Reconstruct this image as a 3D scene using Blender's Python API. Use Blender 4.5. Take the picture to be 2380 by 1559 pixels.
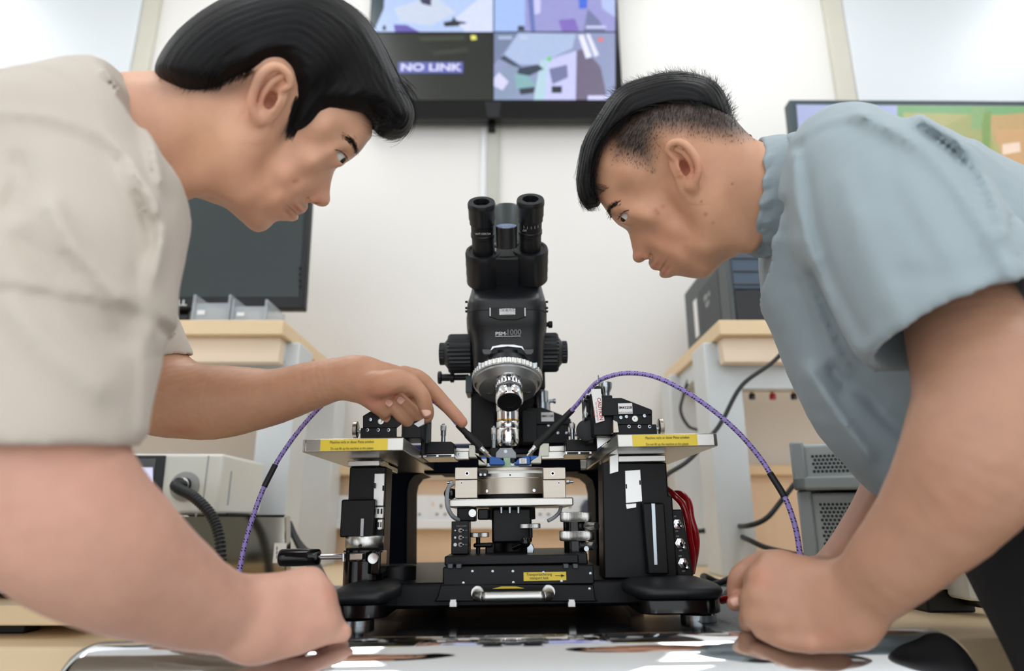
import bpy, bmesh, math, random
import numpy as np
from mathutils import Vector, Matrix

for o in list(bpy.data.objects): bpy.data.objects.remove(o)
C = bpy.context.scene.collection
random.seed(7)

# ------------------------------------------------------------------ camera, world, exposure
W_, H_, F_ = 2380.0, 1559.0, 1540.0          # frame and focal length in pixels
PITCH = math.radians(15.7)
CAM_Z = 0.90
cam_d = bpy.data.cameras.new('camera'); cam = bpy.data.objects.new('camera', cam_d); C.objects.link(cam)
cam_d.sensor_width = 36.0; cam_d.lens = F_ / W_ * 36.0
cam_d.clip_start = 0.02; cam_d.clip_end = 50
cam.location = (0, 0, CAM_Z); cam.rotation_euler = (math.pi/2 + PITCH, 0, 0)
cam_d.dof.use_dof = True; cam_d.dof.focus_distance = 0.84; cam_d.dof.aperture_fstop = 2.9
bpy.context.scene.camera = cam

world = bpy.data.worlds.new('lab_ambient'); bpy.context.scene.world = world
world.use_nodes = True
world.node_tree.nodes['Background'].inputs[0].default_value = (0.93, 0.96, 1.0, 1)
world.node_tree.nodes['Background'].inputs[1].default_value = 1.5
LAMP = 6.2                                    # ceiling lamp radiance
vs = bpy.context.scene.view_settings
vs.view_transform = 'Standard'; vs.look = 'None'; vs.exposure = 0.2; vs.gamma = 1.0; vs.use_curve_mapping = False

# ------------------------------------------------------------------ materials
def lin(c):
    r = []
    for v in c[:3]:
        v = v/255.0
        r.append(v/12.92 if v <= 0.04045 else ((v+0.055)/1.055)**2.4)
    return tuple(r) + (1.0,)
MATS = {}
def mat(name, col=(128,128,128), rough=0.5, metal=0.0, var=0.06, vscale=18.0, bump=0.0, bscale=300.0,
        coat=0.0, alpha=1.0, trans=0.0, ior=1.45, emit=None, estr=1.0, stretch=None, sheen=0.0, spec=0.5):
    if name in MATS: return MATS[name]
    m = bpy.data.materials.new(name); m.use_nodes = True
    nt = m.node_tree; N = nt.nodes; L = nt.links
    b = N['Principled BSDF']
    b.inputs['Roughness'].default_value = rough; b.inputs['Metallic'].default_value = metal
    b.inputs['Coat Weight'].default_value = coat; b.inputs['Alpha'].default_value = alpha
    b.inputs['Transmission Weight'].default_value = trans; b.inputs['IOR'].default_value = ior
    b.inputs['Sheen Weight'].default_value = sheen; b.inputs['Specular IOR Level'].default_value = spec
    tc = N.new('ShaderNodeTexCoord'); mp = N.new('ShaderNodeMapping')
    L.new(tc.outputs['Object'], mp.inputs['Vector'])
    if stretch: mp.inputs['Scale'].default_value = stretch
    nz = N.new('ShaderNodeTexNoise'); nz.inputs['Scale'].default_value = vscale; nz.inputs['Detail'].default_value = 4
    L.new(mp.outputs[0], nz.inputs['Vector'])
    c = lin(col)
    mx = N.new('ShaderNodeMix'); mx.data_type = 'RGBA'
    mx.inputs[6].default_value = tuple(max(0, v*(1-var)) for v in c[:3]) + (1,)
    mx.inputs[7].default_value = tuple(min(1, v*(1+var)) for v in c[:3]) + (1,)
    L.new(nz.outputs['Fac'], mx.inputs[0]); L.new(mx.outputs[2], b.inputs['Base Color'])
    if bump > 0:
        n2 = N.new('ShaderNodeTexNoise'); n2.inputs['Scale'].default_value = bscale; n2.inputs['Detail'].default_value = 3
        L.new(mp.outputs[0], n2.inputs['Vector'])
        bp = N.new('ShaderNodeBump'); bp.inputs['Strength'].default_value = bump; bp.inputs['Distance'].default_value = 0.002
        L.new(n2.outputs['Fac'], bp.inputs['Height']); L.new(bp.outputs[0], b.inputs['Normal'])
    if emit is not None:
        b.inputs['Emission Color'].default_value = lin(emit); b.inputs['Emission Strength'].default_value = estr
    MATS[name] = m
    return m
def attr_mat(name, rough=0.5, emission=False, strength=1.0, sss=0.0, sss_r=(0.012,0.005,0.003), bump=0.0, bscale=700, coat=0.0, spec=0.5, noise=0.05):
    """colour comes from the mesh's own colour attribute, with a little noise on top"""
    if name in MATS: return MATS[name]
    m = bpy.data.materials.new(name); m.use_nodes = True
    nt = m.node_tree; N = nt.nodes; L = nt.links; b = N['Principled BSDF']
    a = N.new('ShaderNodeAttribute'); a.attribute_name = 'Col'
    b.inputs['Roughness'].default_value = rough; b.inputs['Specular IOR Level'].default_value = spec
    nz = N.new('ShaderNodeTexNoise'); nz.inputs['Scale'].default_value = 60; nz.inputs['Detail'].default_value = 5
    tc = N.new('ShaderNodeTexCoord'); L.new(tc.outputs['Object'], nz.inputs['Vector'])
    mr = N.new('ShaderNodeMapRange'); mr.inputs[3].default_value = 1-noise*2; mr.inputs[4].default_value = 1+noise*2
    L.new(nz.outputs['Fac'], mr.inputs[0])
    vm = N.new('ShaderNodeVectorMath'); vm.operation = 'SCALE'
    L.new(a.outputs['Color'], vm.inputs[0]); L.new(mr.outputs[0], vm.inputs['Scale'])
    if emission:
        b.inputs['Base Color'].default_value = (0.01,0.01,0.01,1)
        L.new(vm.outputs[0], b.inputs['Emission Color']); b.inputs['Emission Strength'].default_value = strength
    else:
        L.new(vm.outputs[0], b.inputs['Base Color'])
    if sss > 0:
        b.inputs['Subsurface Weight'].default_value = sss
        b.inputs['Subsurface Radius'].default_value = sss_r; b.inputs['Subsurface Scale'].default_value = 1.0
    b.inputs['Coat Weight'].default_value = coat
    if bump > 0:
        n2 = N.new('ShaderNodeTexNoise'); n2.inputs['Scale'].default_value = bscale; n2.inputs['Detail'].default_value = 4
        L.new(tc.outputs['Object'], n2.inputs['Vector'])
        bp = N.new('ShaderNodeBump'); bp.inputs['Strength'].default_value = bump; bp.inputs['Distance'].default_value = 0.0015
        L.new(n2.outputs['Fac'], bp.inputs['Height']); L.new(bp.outputs[0], b.inputs['Normal'])
    MATS[name] = m
    return m
def wood_mat(name, col, dark, rough=0.45, axis=0):
    if name in MATS: return MATS[name]
    m = bpy.data.materials.new(name); m.use_nodes = True
    nt = m.node_tree; N = nt.nodes; L = nt.links; b = N['Principled BSDF']
    tc = N.new('ShaderNodeTexCoord'); mp = N.new('ShaderNodeMapping'); L.new(tc.outputs['Object'], mp.inputs[0])
    s = [14.0, 14.0, 14.0]; s[axis] = 1.2; mp.inputs['Scale'].default_value = s
    nz = N.new('ShaderNodeTexNoise'); nz.inputs['Scale'].default_value = 3.0; nz.inputs['Detail'].default_value = 6
    nz.inputs['Distortion'].default_value = 0.6; L.new(mp.outputs[0], nz.inputs['Vector'])
    mx = N.new('ShaderNodeMix'); mx.data_type = 'RGBA'
    mx.inputs[6].default_value = lin(col); mx.inputs[7].default_value = lin(dark)
    L.new(nz.outputs['Fac'], mx.inputs[0]); L.new(mx.outputs[2], b.inputs['Base Color'])
    b.inputs['Roughness'].default_value = rough
    MATS[name] = m
    return m

# ------------------------------------------------------------------ frames: pixel -> point on a plane of known depth
CAM = np.array([0, 0, CAM_Z])
_cp, _sp = math.cos(PITCH), math.sin(PITCH)
def ray(px, py):
    u = (px - W_/2)/F_; v = (H_/2 - py)/F_
    return np.array([u, _cp - v*_sp, _sp + v*_cp])
def P(px, py, d):                      # world point at camera depth d
    return CAM + d*ray(px, py)
class Frame:
    def __init__(s, roll=0.0, pivot=(0, 0.9, -0.1)):
        pv = Vector(pivot) + Vector((0, 0, CAM_Z))
        s.m = Matrix.Translation(pv) @ Matrix.Rotation(-roll, 4, 'Y') @ Matrix.Translation(-Vector(pivot))
        s.n = np.array(s.m); s.inv = np.linalg.inv(s.n)
        s.c = (s.inv @ np.append(CAM, 1))[:3]
    def pt(s, px, py, y):              # point in frame coordinates on the plane y = const
        d = s.inv[:3,:3] @ ray(px, py)
        t = (y - s.c[1])/d[1]
        return s.c + t*d
    def ptz(s, px, py, z):
        d = s.inv[:3,:3] @ ray(px, py)
        t = (z - s.c[2])/d[2]
        return s.c + t*d
    def w(s, p): return (s.n @ np.append(np.asarray(p, float), 1))[:3]
F0 = Frame(0.0)                        # the room; origin at the camera
FM = Frame(math.radians(0.85))         # the floating table and everything on it

# ------------------------------------------------------------------ mesh builder
def _basis(ax):
    ax = np.asarray(ax, float); ax = ax/np.linalg.norm(ax)
    t = np.array([0,0,1.0]) if abs(ax[2]) < 0.9 else np.array([1.0,0,0])
    u = np.cross(t, ax); u /= np.linalg.norm(u); v = np.cross(ax, u)
    return u, v, ax
def spline(pts, n=8):
    """Catmull-Rom through points (any dimension)"""
    p = np.asarray(pts, float); q = np.vstack([2*p[0]-p[1], p, 2*p[-1]-p[-2]])
    out = []
    for i in range(1, len(q)-2):
        a, b, c, d = q[i-1], q[i], q[i+1], q[i+2]
        for k in range(n):
            t = k/n
            out.append(0.5*((2*b)+(-a+c)*t+(2*a-5*b+4*c-d)*t*t+(-a+3*b-3*c+d)*t**3))
    out.append(p[-1]); return np.array(out)
class MB:
    def __init__(s, fr=F0): s.f = fr; s.v = []; s.q = []; s.uv = {}
    def add(s, vs_, fs_, uvs=None):
        o = len(s.v); s.v += [tuple(map(float, p)) for p in vs_]
        for i, f in enumerate(fs_):
            if uvs is not None: s.uv[len(s.q)] = uvs[i]
            s.q.append(tuple(a+o for a in f))
        return s
    def box(s, x0, x1, y0, y1, z0, z1):
        x0, x1 = sorted((x0, x1)); y0, y1 = sorted((y0, y1)); z0, z1 = sorted((z0, z1))
        vs_ = [(x,y,z) for z in (z0,z1) for y in (y0,y1) for x in (x0,x1)]
        return s.add(vs_, [(0,2,3,1),(4,5,7,6),(0,1,5,4),(2,6,7,3),(0,4,6,2),(1,3,7,5)])
    def pbox(s, px0, py0, px1, py1, y0, y1):       # box whose front face covers a pixel rectangle at depth y0
        xm, ym = (px0+px1)/2, (py0+py1)/2
        return s.box(s.f.pt(px0,ym,y0)[0], s.f.pt(px1,ym,y0)[0], y0, y1, s.f.pt(xm,py0,y0)[2], s.f.pt(xm,py1,y0)[2])
    def lathe(s, o, ax, prof, n=32, phase=0.0):
        u, v, a = _basis(ax); o = np.asarray(o, float); vs_ = []; fs_ = []
        for r, h in prof:
            for k in range(n):
                t = 2*math.pi*k/n + phase
                vs_.append(o + a*h + (u*math.cos(t)+v*math.sin(t))*max(r, 1e-6))
        m = len(prof)
        for i in range(m-1):
            for k in range(n):
                k2 = (k+1) % n
                fs_.append((i*n+k, i*n+k2, (i+1)*n+k2, (i+1)*n+k))
        if prof[0][0] > 1e-5: fs_.append(tuple(range(n-1, -1, -1)))
        if prof[-1][0] > 1e-5: fs_.append(tuple((m-1)*n+k for k in range(n)))
        return s.add(vs_, fs_)
    def cyl(s, p0, p1, r0, r1=None, n=24):
        p0 = np.asarray(p0, float); p1 = np.asarray(p1, float); r1 = r0 if r1 is None else r1
        L = np.linalg.norm(p1-p0)
        return s.lathe(p0, p1-p0, [(r0,0),(r1,L)], n)
    def knurl(s, p0, p1, r, teeth=40, depth=0.04):   # ribbed knob
        p0 = np.asarray(p0, float); p1 = np.asarray(p1, float); u, v, a = _basis(p1-p0)
        n = teeth*2; vs_ = []; L = np.linalg.norm(p1-p0); c = min(L*0.1, r*0.1)
        for h, k0 in ((0,.93),(c,1),(L-c,1),(L,.93)):
            for k in range(n):
                t = 2*math.pi*k/n; rr = r*k0*(1 if k % 2 else 1-depth)
                vs_.append(p0 + a*h + (u*math.cos(t)+v*math.sin(t))*rr)
        fs_ = [(i*n+k, i*n+(k+1)%n, (i+1)*n+(k+1)%n, (i+1)*n+k) for i in range(3) for k in range(n)]
        fs_ += [tuple(range(n-1,-1,-1)), tuple(3*n+k for k in range(n))]
        return s.add(vs_, fs_)
    def prism(s, poly, axis, lo, hi):
        n = len(poly)
        def mk(p, h):
            return {'x': (h,p[0],p[1]), 'y': (p[0],h,p[1]), 'z': (p[0],p[1],h)}[axis]
        vs_ = [mk(p, lo) for p in poly] + [mk(p, hi) for p in poly]
        fs_ = [tuple(range(n)), tuple(range(2*n-1, n-1, -1))] + [(k, n+k, n+(k+1)%n, (k+1)%n) for k in range(n)]
        return s.add(vs_, fs_)
    def pprism(s, pix, y0, y1):                    # pixel polygon at depth y0, extruded back to y1
        pts = [s.f.pt(a, b, y0) for a, b in pix]
        return s.prism([(p[0], p[2]) for p in pts], 'y', y0, y1)
    def tube(s, path, r, n=10, cap=True):
        path = np.asarray(path, float); m = len(path); r = np.full(m, r) if np.isscalar(r) else np.asarray(r)
        T = np.gradient(path, axis=0); T /= np.linalg.norm(T, axis=1)[:,None]+1e-12
        u, v, _ = _basis(T[0]); vs_ = []; L = np.concatenate([[0], np.cumsum(np.linalg.norm(np.diff(path, axis=0), axis=1))])
        for i in range(m):
            u = u - T[i]*np.dot(u, T[i]); u /= np.linalg.norm(u); v = np.cross(T[i], u)
            for k in range(n):
                t = 2*math.pi*k/n; vs_.append(path[i] + (u*math.cos(t)+v*math.sin(t))*r[i])
        fs_ = []; uv = []
        for i in range(m-1):
            for k in range(n):
                fs_.append((i*n+k, i*n+(k+1)%n, (i+1)*n+(k+1)%n, (i+1)*n+k))
                uv.append(((k/n, L[i]), ((k+1)/n, L[i]), ((k+1)/n, L[i+1]), (k/n, L[i+1])))
        if cap:
            fs_ += [tuple(range(n-1,-1,-1)), tuple((m-1)*n+k for k in range(n))]; uv += [None, None]
        return s.add(vs_, fs_, uv)
    def build(s, name, m, parent=None, bevel=0.0, seg=2, smooth=True, angle=35, label=None, cat=None, group=None, kind=None):
        v = np.array(s.v); v = (s.f.n[:3,:3] @ v.T).T + s.f.n[:3,3]
        return link_mesh(name, v, s.q, m, parent, bevel, seg, smooth, angle, label, cat, group, kind, s.uv)
ROOTLOC = {}
def tag(o, label=None, cat=None, group=None, kind=None):
    if label: o['label'] = label
    if cat: o['category'] = cat
    if group: o['group'] = group
    if kind: o['kind'] = kind
    return o
def link_mesh(name, v, faces, m, parent=None, bevel=0.0, seg=2, smooth=True, angle=35, label=None, cat=None, group=None, kind=None, uvs=None, cols=None, recalc=True):
    v = np.asarray(v, float)
    if parent is None:
        loc = np.array([(v[:,0].min()+v[:,0].max())/2, (v[:,1].min()+v[:,1].max())/2, v[:,2].min()])
    else: loc = ROOTLOC[parent.name]
    me = bpy.data.meshes.new(name)
    me.from_pydata((v-loc).tolist(), [], [list(f) for f in faces])
    if uvs:
        ul = me.uv_layers.new(name='UVMap')
        for pi, p in enumerate(me.polygons):
            q = uvs.get(pi)
            if q:
                for j, li in enumerate(p.loop_indices): ul.data[li].uv = q[j]
    if cols is not None:
        ca = me.color_attributes.new('Col', 'FLOAT_COLOR', 'POINT')
        cc = np.ones((len(v),4)); cc[:,:3] = cols; ca.data.foreach_set('color', cc.ravel())
    if recalc:
        bm = bmesh.new(); bm.from_mesh(me); bmesh.ops.recalc_face_normals(bm, faces=bm.faces); bm.to_mesh(me); bm.free()
    if smooth:
        me.polygons.foreach_set('use_smooth', [True]*len(me.polygons))
        if angle < 180: me.set_sharp_from_angle(angle=math.radians(angle))
    for mm in (m if isinstance(m, (list,tuple)) else [m]): me.materials.append(mm)
    o = bpy.data.objects.new(name, me); C.objects.link(o)
    if parent is None: o.location = loc
    else: o.parent = parent
    ROOTLOC[o.name] = loc
    if bevel > 0:
        md = o.modifiers.new('bevel', 'BEVEL'); md.width = bevel; md.segments = seg; md.limit_method = 'ANGLE'; md.angle_limit = math.radians(40)
    return tag(o, label, cat, group, kind)
def thing(name, loc, label, cat, group=None, kind=None):
    o = bpy.data.objects.new(name, None); C.objects.link(o); o.empty_display_size = 0.05
    o.location = tuple(loc); ROOTLOC[o.name] = np.asarray(loc, float)
    return tag(o, label, cat, group, kind)
def text(body, org, right, up, size, m, parent, name='lettering', align='CENTER', bold=0.0, fr=F0, ext=0.00005, sx=1.0):
    cu = bpy.data.curves.new('t', 'FONT'); cu.body = body; cu.size = 1.0; cu.align_x = align; cu.align_y = 'CENTER'; cu.offset = bold; cu.resolution_u = 3
    to = bpy.data.objects.new('t', cu); C.objects.link(to)
    dg = bpy.context.evaluated_depsgraph_get(); me = bpy.data.meshes.new_from_object(to.evaluated_get(dg))
    v = np.array([list(x.co) for x in me.vertices]); f = [list(p.vertices) for p in me.polygons]
    bpy.data.objects.remove(to); bpy.data.curves.remove(cu); bpy.data.meshes.remove(me)
    right = np.asarray(right, float); up = np.asarray(up, float)
    right = right/np.linalg.norm(right); up = up/np.linalg.norm(up)
    w = np.asarray(org, float) + (v[:,0:1]*right*sx + v[:,1:2]*up)*size
    w = (fr.n[:3,:3] @ w.T).T + fr.n[:3,3]
    return link_mesh(name, w, f, m, parent, smooth=False, recalc=False)
def ptext(body, px, py, y, hpx, m, parent, fr=FM, name='lettering', bold=0.0, sx=1.0, align='CENTER'):
    p = fr.pt(px, py, y-0.0004); s = abs(fr.pt(px, py-hpx/2, y)[2]-fr.pt(px, py+hpx/2, y)[2])/0.72
    return text(body, p, (1,0,0), (0,0,1), s, m, parent, name, align, bold, fr, sx=sx)
def patches(name, polys, y, fr, m, parent, step=0.0004):
    """flat picture on a screen: coloured polygons, each a hair in front of the one before"""
    vs_, fs_, co = [], [], []
    for i, (pix, col) in enumerate(polys):
        b = len(vs_)
        for a, c in pix: vs_.append(fr.w(fr.pt(a, c, y-step*(i*0.15+1)))); co.append(lin(col)[:3])
        fs_.append(list(range(b, b+len(pix))))
    return link_mesh(name, vs_, fs_, m, parent, smooth=False, cols=np.array(co), recalc=False)
def R4(a,b,c,d): return [(a,b),(c,b),(c,d),(a,d)]
# ================================================================== the room
M_wall = mat('wall_paint', (231,229,225), 0.7, var=0.02, vscale=3)
M_panel = mat('wall_panel_white', (220,226,230), 0.38, var=0.015, vscale=2)
M_trim = mat('trim_cream', (205,202,188), 0.5, var=0.03)
M_wood = wood_mat('maple_laminate', (236,212,174), (224,196,154))
M_woodv = wood_mat('maple_panel', (230,204,174), (220,190,158), axis=2)
M_woodp = wood_mat('maple_pale', (240,220,196), (232,208,182))
M_white = mat('white_plastic', (232,234,236), 0.35, var=0.02)
M_greyleg = mat('grey_painted_steel', (208,213,215), 0.4, var=0.03)
M_black = mat('black_anodised', (10,11,13), 0.42, spec=0.3, var=0.1, bump=0.05, bscale=900)
M_blackg = mat('black_gloss', (9,9,11), 0.12, var=0.1)
M_blackm = mat('black_matt', (19,21,24), 0.55, var=0.1)
M_navy = mat('navy_black', (9,12,22), 0.6, spec=0.06, var=0.1)
M_alu = mat('machined_aluminium', (190,188,182), 0.28, 1.0, var=0.06, vscale=12, bump=0.08, bscale=60, stretch=(1,1,14))
M_alul = mat('satin_aluminium', (205,205,202), 0.32, 1.0, var=0.04)
M_steel = mat('brushed_steel', (178,170,158), 0.3, 1.0, var=0.08, vscale=10, bump=0.1, bscale=80, stretch=(1,1,20))
M_chrome = mat('chrome', (235,236,238), 0.04, 1.0, var=0.02)
M_chrome2 = mat('dark_chrome', (205,207,210), 0.12, 1.0, var=0.04)
M_zinc = mat('zinc_steel', (168,176,182), 0.22, 1.0, var=0.06)
M_yellow = mat('yellow_label', (222,196,58), 0.4, var=0.03)
M_ink = mat('black_ink', (22,22,20), 0.6)
M_paper = mat('white_label', (238,238,236), 0.5, var=0.02)
M_redink = mat('red_ink', (190,40,40), 0.6)
M_whiteink = mat('white_ink', (215,220,222), 0.5)
M_greyink = mat('grey_ink', (120,124,126), 0.5)
M_rubber = mat('black_rubber', (20,21,22), 0.6, var=0.1)
M_blue = mat('blue_anodised', (32,88,160), 0.35, 0.2, var=0.08)
M_cream = mat('cream_ceramic', (214,212,198), 0.4, var=0.04)
M_glassd = mat('dark_glass', (6,6,8), 0.05, var=0.1)
M_granite = mat('speckled_granite', (120,124,126), 0.6, var=0.75, vscale=420, bump=0.5, bscale=420)
M_cabl = mat('black_cable', (22,25,26), 0.5, var=0.1)
M_screen = attr_mat('screen_picture', 0.3, emission=True, strength=1.0, noise=0.04)
M_lamp = mat('lamp_diffuser', (255,255,255), 0.5, emit=(250,252,255), estr=LAMP)
M_floor = mat('floor_vinyl', (196,194,188), 0.35, var=0.08, vscale=4)
M_ceil = mat('ceiling_tile', (236,238,238), 0.8, var=0.03, vscale=8)
M_copper = mat('copper_bar', (150,96,72), 0.4, 0.6)
M_gold = mat('gold_plated', (206,160,72), 0.25, 1.0)
M_red = mat('red_plastic', (178,22,34), 0.3)
M_redhose = mat('red_hose', (158,16,24), 0.15, coat=0.5)
M_inst = mat('instrument_ivory', (222,222,214), 0.45, var=0.02)
M_instg = mat('instrument_grey', (168,174,174), 0.5, var=0.03)
M_hole = mat('perforation_dark', (52,58,58), 0.7)
M_clear = mat('clear_plastic', (214,222,228), 0.15, trans=0.55, alpha=0.75, var=0.03)
M_pc = mat('charcoal_case', (78,84,86), 0.5, var=0.06)
M_pcmesh = mat('blue_grey_mesh', (70,86,104), 0.5, var=0.5, vscale=500)
M_soft = mat('black_vinyl_pad', (20,23,27), 0.48, var=0.08, bump=0.05, bscale=600)

YW = 2.10
def struct(o): o['kind'] = 'structure'; return o
struct(MB().box(-3.2,3.2,YW,YW+0.12,-0.9,2.15).build('wall_back', M_wall, label='cream painted laboratory back wall', cat='wall'))
struct(MB().box(-3.32,-3.2,-2.5,YW+0.12,-0.9,2.15).build('wall_left', M_wall, label='plain left side wall of the laboratory', cat='wall'))
struct(MB().box(3.2,3.32,-2.5,YW+0.12,-0.9,2.15).build('wall_right', M_wall, label='plain right side wall of the laboratory', cat='wall'))
struct(MB().box(-3.32,3.32,-2.5,YW+0.12,-1.0,-0.9).build('floor', M_floor, label='grey vinyl laboratory floor', cat='floor'))
struct(MB().box(-3.32,3.32,-2.5,YW+0.12,2.15,2.25).build('ceiling', M_ceil, label='white tiled ceiling above the laboratory', cat='ceiling'))

# large glossy wall boards at both ends of the back wall, with cream edge trims
xl = F0.pt(358, 80, YW)[0]; xr = F0.pt(1948, 110, YW)[0]
struct(MB().box(-3.15, xl-0.05, YW-0.03, YW, 0.5, 2.1).build('trim_1', M_panel, bevel=0.004, label='glossy white wall board at the upper left', cat='wall panel'))
struct(MB().box(xl-0.05, xl+0.012, YW-0.022, YW, 0.3, 2.12).build('trim_2', M_trim, bevel=0.004, label='cream upright trim beside the left wall board', cat='trim'))
struct(MB().box(xr+0.03, 3.15, YW-0.03, YW, 0.5, 2.1).build('trim_3', M_panel, bevel=0.004, label='glossy white wall board at the upper right', cat='wall panel'))
struct(MB().box(xr-0.04, xr+0.03, YW-0.022, YW, 0.3, 2.12).build('trim_4', M_trim, bevel=0.004, label='cream upright trim beside the right wall board', cat='trim'))
# cable trunking under the television
a = F0.pt(1131, 380, YW-0.02)[0]; b = F0.pt(1160, 380, YW-0.02)[0]
struct(MB().box(a, b, YW-0.02, YW, 0.2, 1.42).build('trim_5', mat('trunking_grey', (186,186,176), 0.5, var=0.02), bevel=0.003, label='pale upright cable trunking below the television', cat='trim'))
struct(MB().box(a-0.022, a, YW-0.012, YW, 0.2, 1.42).build('trim_6', M_white, bevel=0.002, label='narrow white strip beside the cable trunking', cat='trim'))

# wood wall panelling behind the bench
zl = F0.pt(1000,1092,YW-0.03)[2]; 
struct(MB().box(-2.4, 2.4, YW-0.035, YW, -0.12, zl).build('trim_7', M_woodv, bevel=0.002, label='maple panelling along the wall behind the bench', cat='panelling'))
struct(MB().box(-2.4, 2.4, YW-0.075, YW-0.035, zl-0.018, zl+0.012).build('trim_8', M_wood, bevel=0.003, label='projecting maple ledge above the wall panelling', cat='ledge'))

# ceiling lamps
for i, (x, y) in enumerate([(-2.25,1.62),(-0.8,1.45),(0.8,1.45),(2.25,1.62),(-2.25,0.0),(-0.8,0.1),(0.8,0.1),(2.25,0.0),(-0.8,-1.4),(0.8,-1.4)]):
    t = thing('ceiling_lamp', F0.w((x,y,2.15)), 'white recessed ceiling lamp panel out of view above', 'lamp', 'ceiling lamps above the laboratory')
    MB().box(x-0.19,x+0.19,y-0.46,y+0.46,2.125,2.15).build('frame', M_white, t, bevel=0.004)
    MB().box(x-0.165,x+0.165,y-0.435,y+0.435,2.117,2.126).build('diffuser', M_lamp, t)

# ------------------------------------------------------------------ benches
ZB = -0.118
def bench(name, x0, x1, y0, y1, label):
    t = thing(name, F0.w(((x0+x1)/2, (y0+y1)/2, -0.9)), label, 'bench')
    MB().box(x0, x1, y0, y1, ZB-0.035, ZB).build('worktop', M_wood, t, bevel=0.003)
    MB().box(x0+0.02, x1-0.02, y0+0.02, y0+0.04, ZB-0.2, ZB-0.035).build('apron', M_woodp, t, bevel=0.002)
    for x in (x0+0.05, x1-0.05):
        for y in (y0+0.09, y1-0.06):
            MB().box(x-0.03,x+0.03,y-0.03,y+0.03,-0.9,ZB-0.035).build('leg', M_greyleg, t, bevel=0.003)
bench('workbench', -2.2, -0.36, 0.708, 1.32, 'maple topped workbench at the left, under the ivory instrument')
bench('workbench', 0.385, 2.2, 0.76, 1.32, 'maple topped workbench at the right, under the stacked grey instruments')
bench('workbench', -2.2, 2.2, 1.33, 2.06, 'maple topped workbench along the back wall, carrying both shelves')

# ------------------------------------------------------------------ raised shelves
def riser(xc, sgn, label, ytop, leglabel):
    # xc: x of the inner front corner; sgn +1 = extends right
    y0 = 1.49; z1 = F0.pt(1672,743,y0)[2]; z0 = F0.pt(1672,777,y0)[2]; xe = sgn*1.75
    t = thing('raised_shelf', F0.w(((xc+xe)/2, 1.78, ZB)), label, 'shelf')
    MB().box(xc, xe, y0, 2.07, z0, z1).build('shelf_board', M_wood, t, bevel=0.002)
    za = F0.pt(1700,845,1.53)[2]
    MB().box(xc+sgn*0.012, xe, 1.515, 1.55, za, z0).build('apron', M_woodp, t, bevel=0.002)
    MB().box(xc+sgn*0.012, xc+sgn*0.03, 1.55, 2.05, za+0.012, z0).build('side_rail', M_greyleg, t, bevel=0.002)
    MB().box(xc+sgn*0.06, xe, 1.56, 1.60, za-0.055, za+0.006).build('cross_beam', M_greyleg, t, bevel=0.003)
    xl_ = xc - sgn*0.02
    for yy in (1.56, 1.93):
        MB().box(xl_, xl_+sgn*0.085, yy, yy+0.11, ZB, z0).build('leg', M_greyleg, t, bevel=0.004)
    MB().box(xe-sgn*0.09, xe, 1.56, 1.67, ZB, z0).build('leg', M_greyleg, t, bevel=0.004)
    return z1, za
xR = F0.pt(1672,760,1.49)[0]; xL = F0.pt(658,760,1.49)[0]
ZS, ZA = riser(xR, 1, 'raised maple shelf on grey legs at the right, under the computer tower', 0, '')
riser(xL, -1, 'raised maple shelf on grey legs at the left, under the black monitor', 0, '')
M_fill = mat('added_fill_diffuser', (255,255,255), 0.5, emit=(255,250,244), estr=4.0)  # added fill strips, hidden behind the beams, that brighten the wall below
for sg, xc, lab in ((1, xR, 'slim fill light added under the right raised shelf to brighten the wall'), (-1, xL, 'slim fill light added under the left raised shelf to brighten the wall')):
    t = thing('added_fill_strip', F0.w((xc+sg*0.6, 1.66, ZA-0.02)), lab, 'lamp')
    MB().box(xc+sg*0.12, xc+sg*1.1, 1.63, 1.69, ZA-0.005, ZA+0.03).build('housing', M_white, t, bevel=0.003)
    MB().box(xc+sg*0.14, xc+sg*1.08, 1.64, 1.68, ZA-0.012, ZA-0.004).build('diffuser', M_fill, t)

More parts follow.
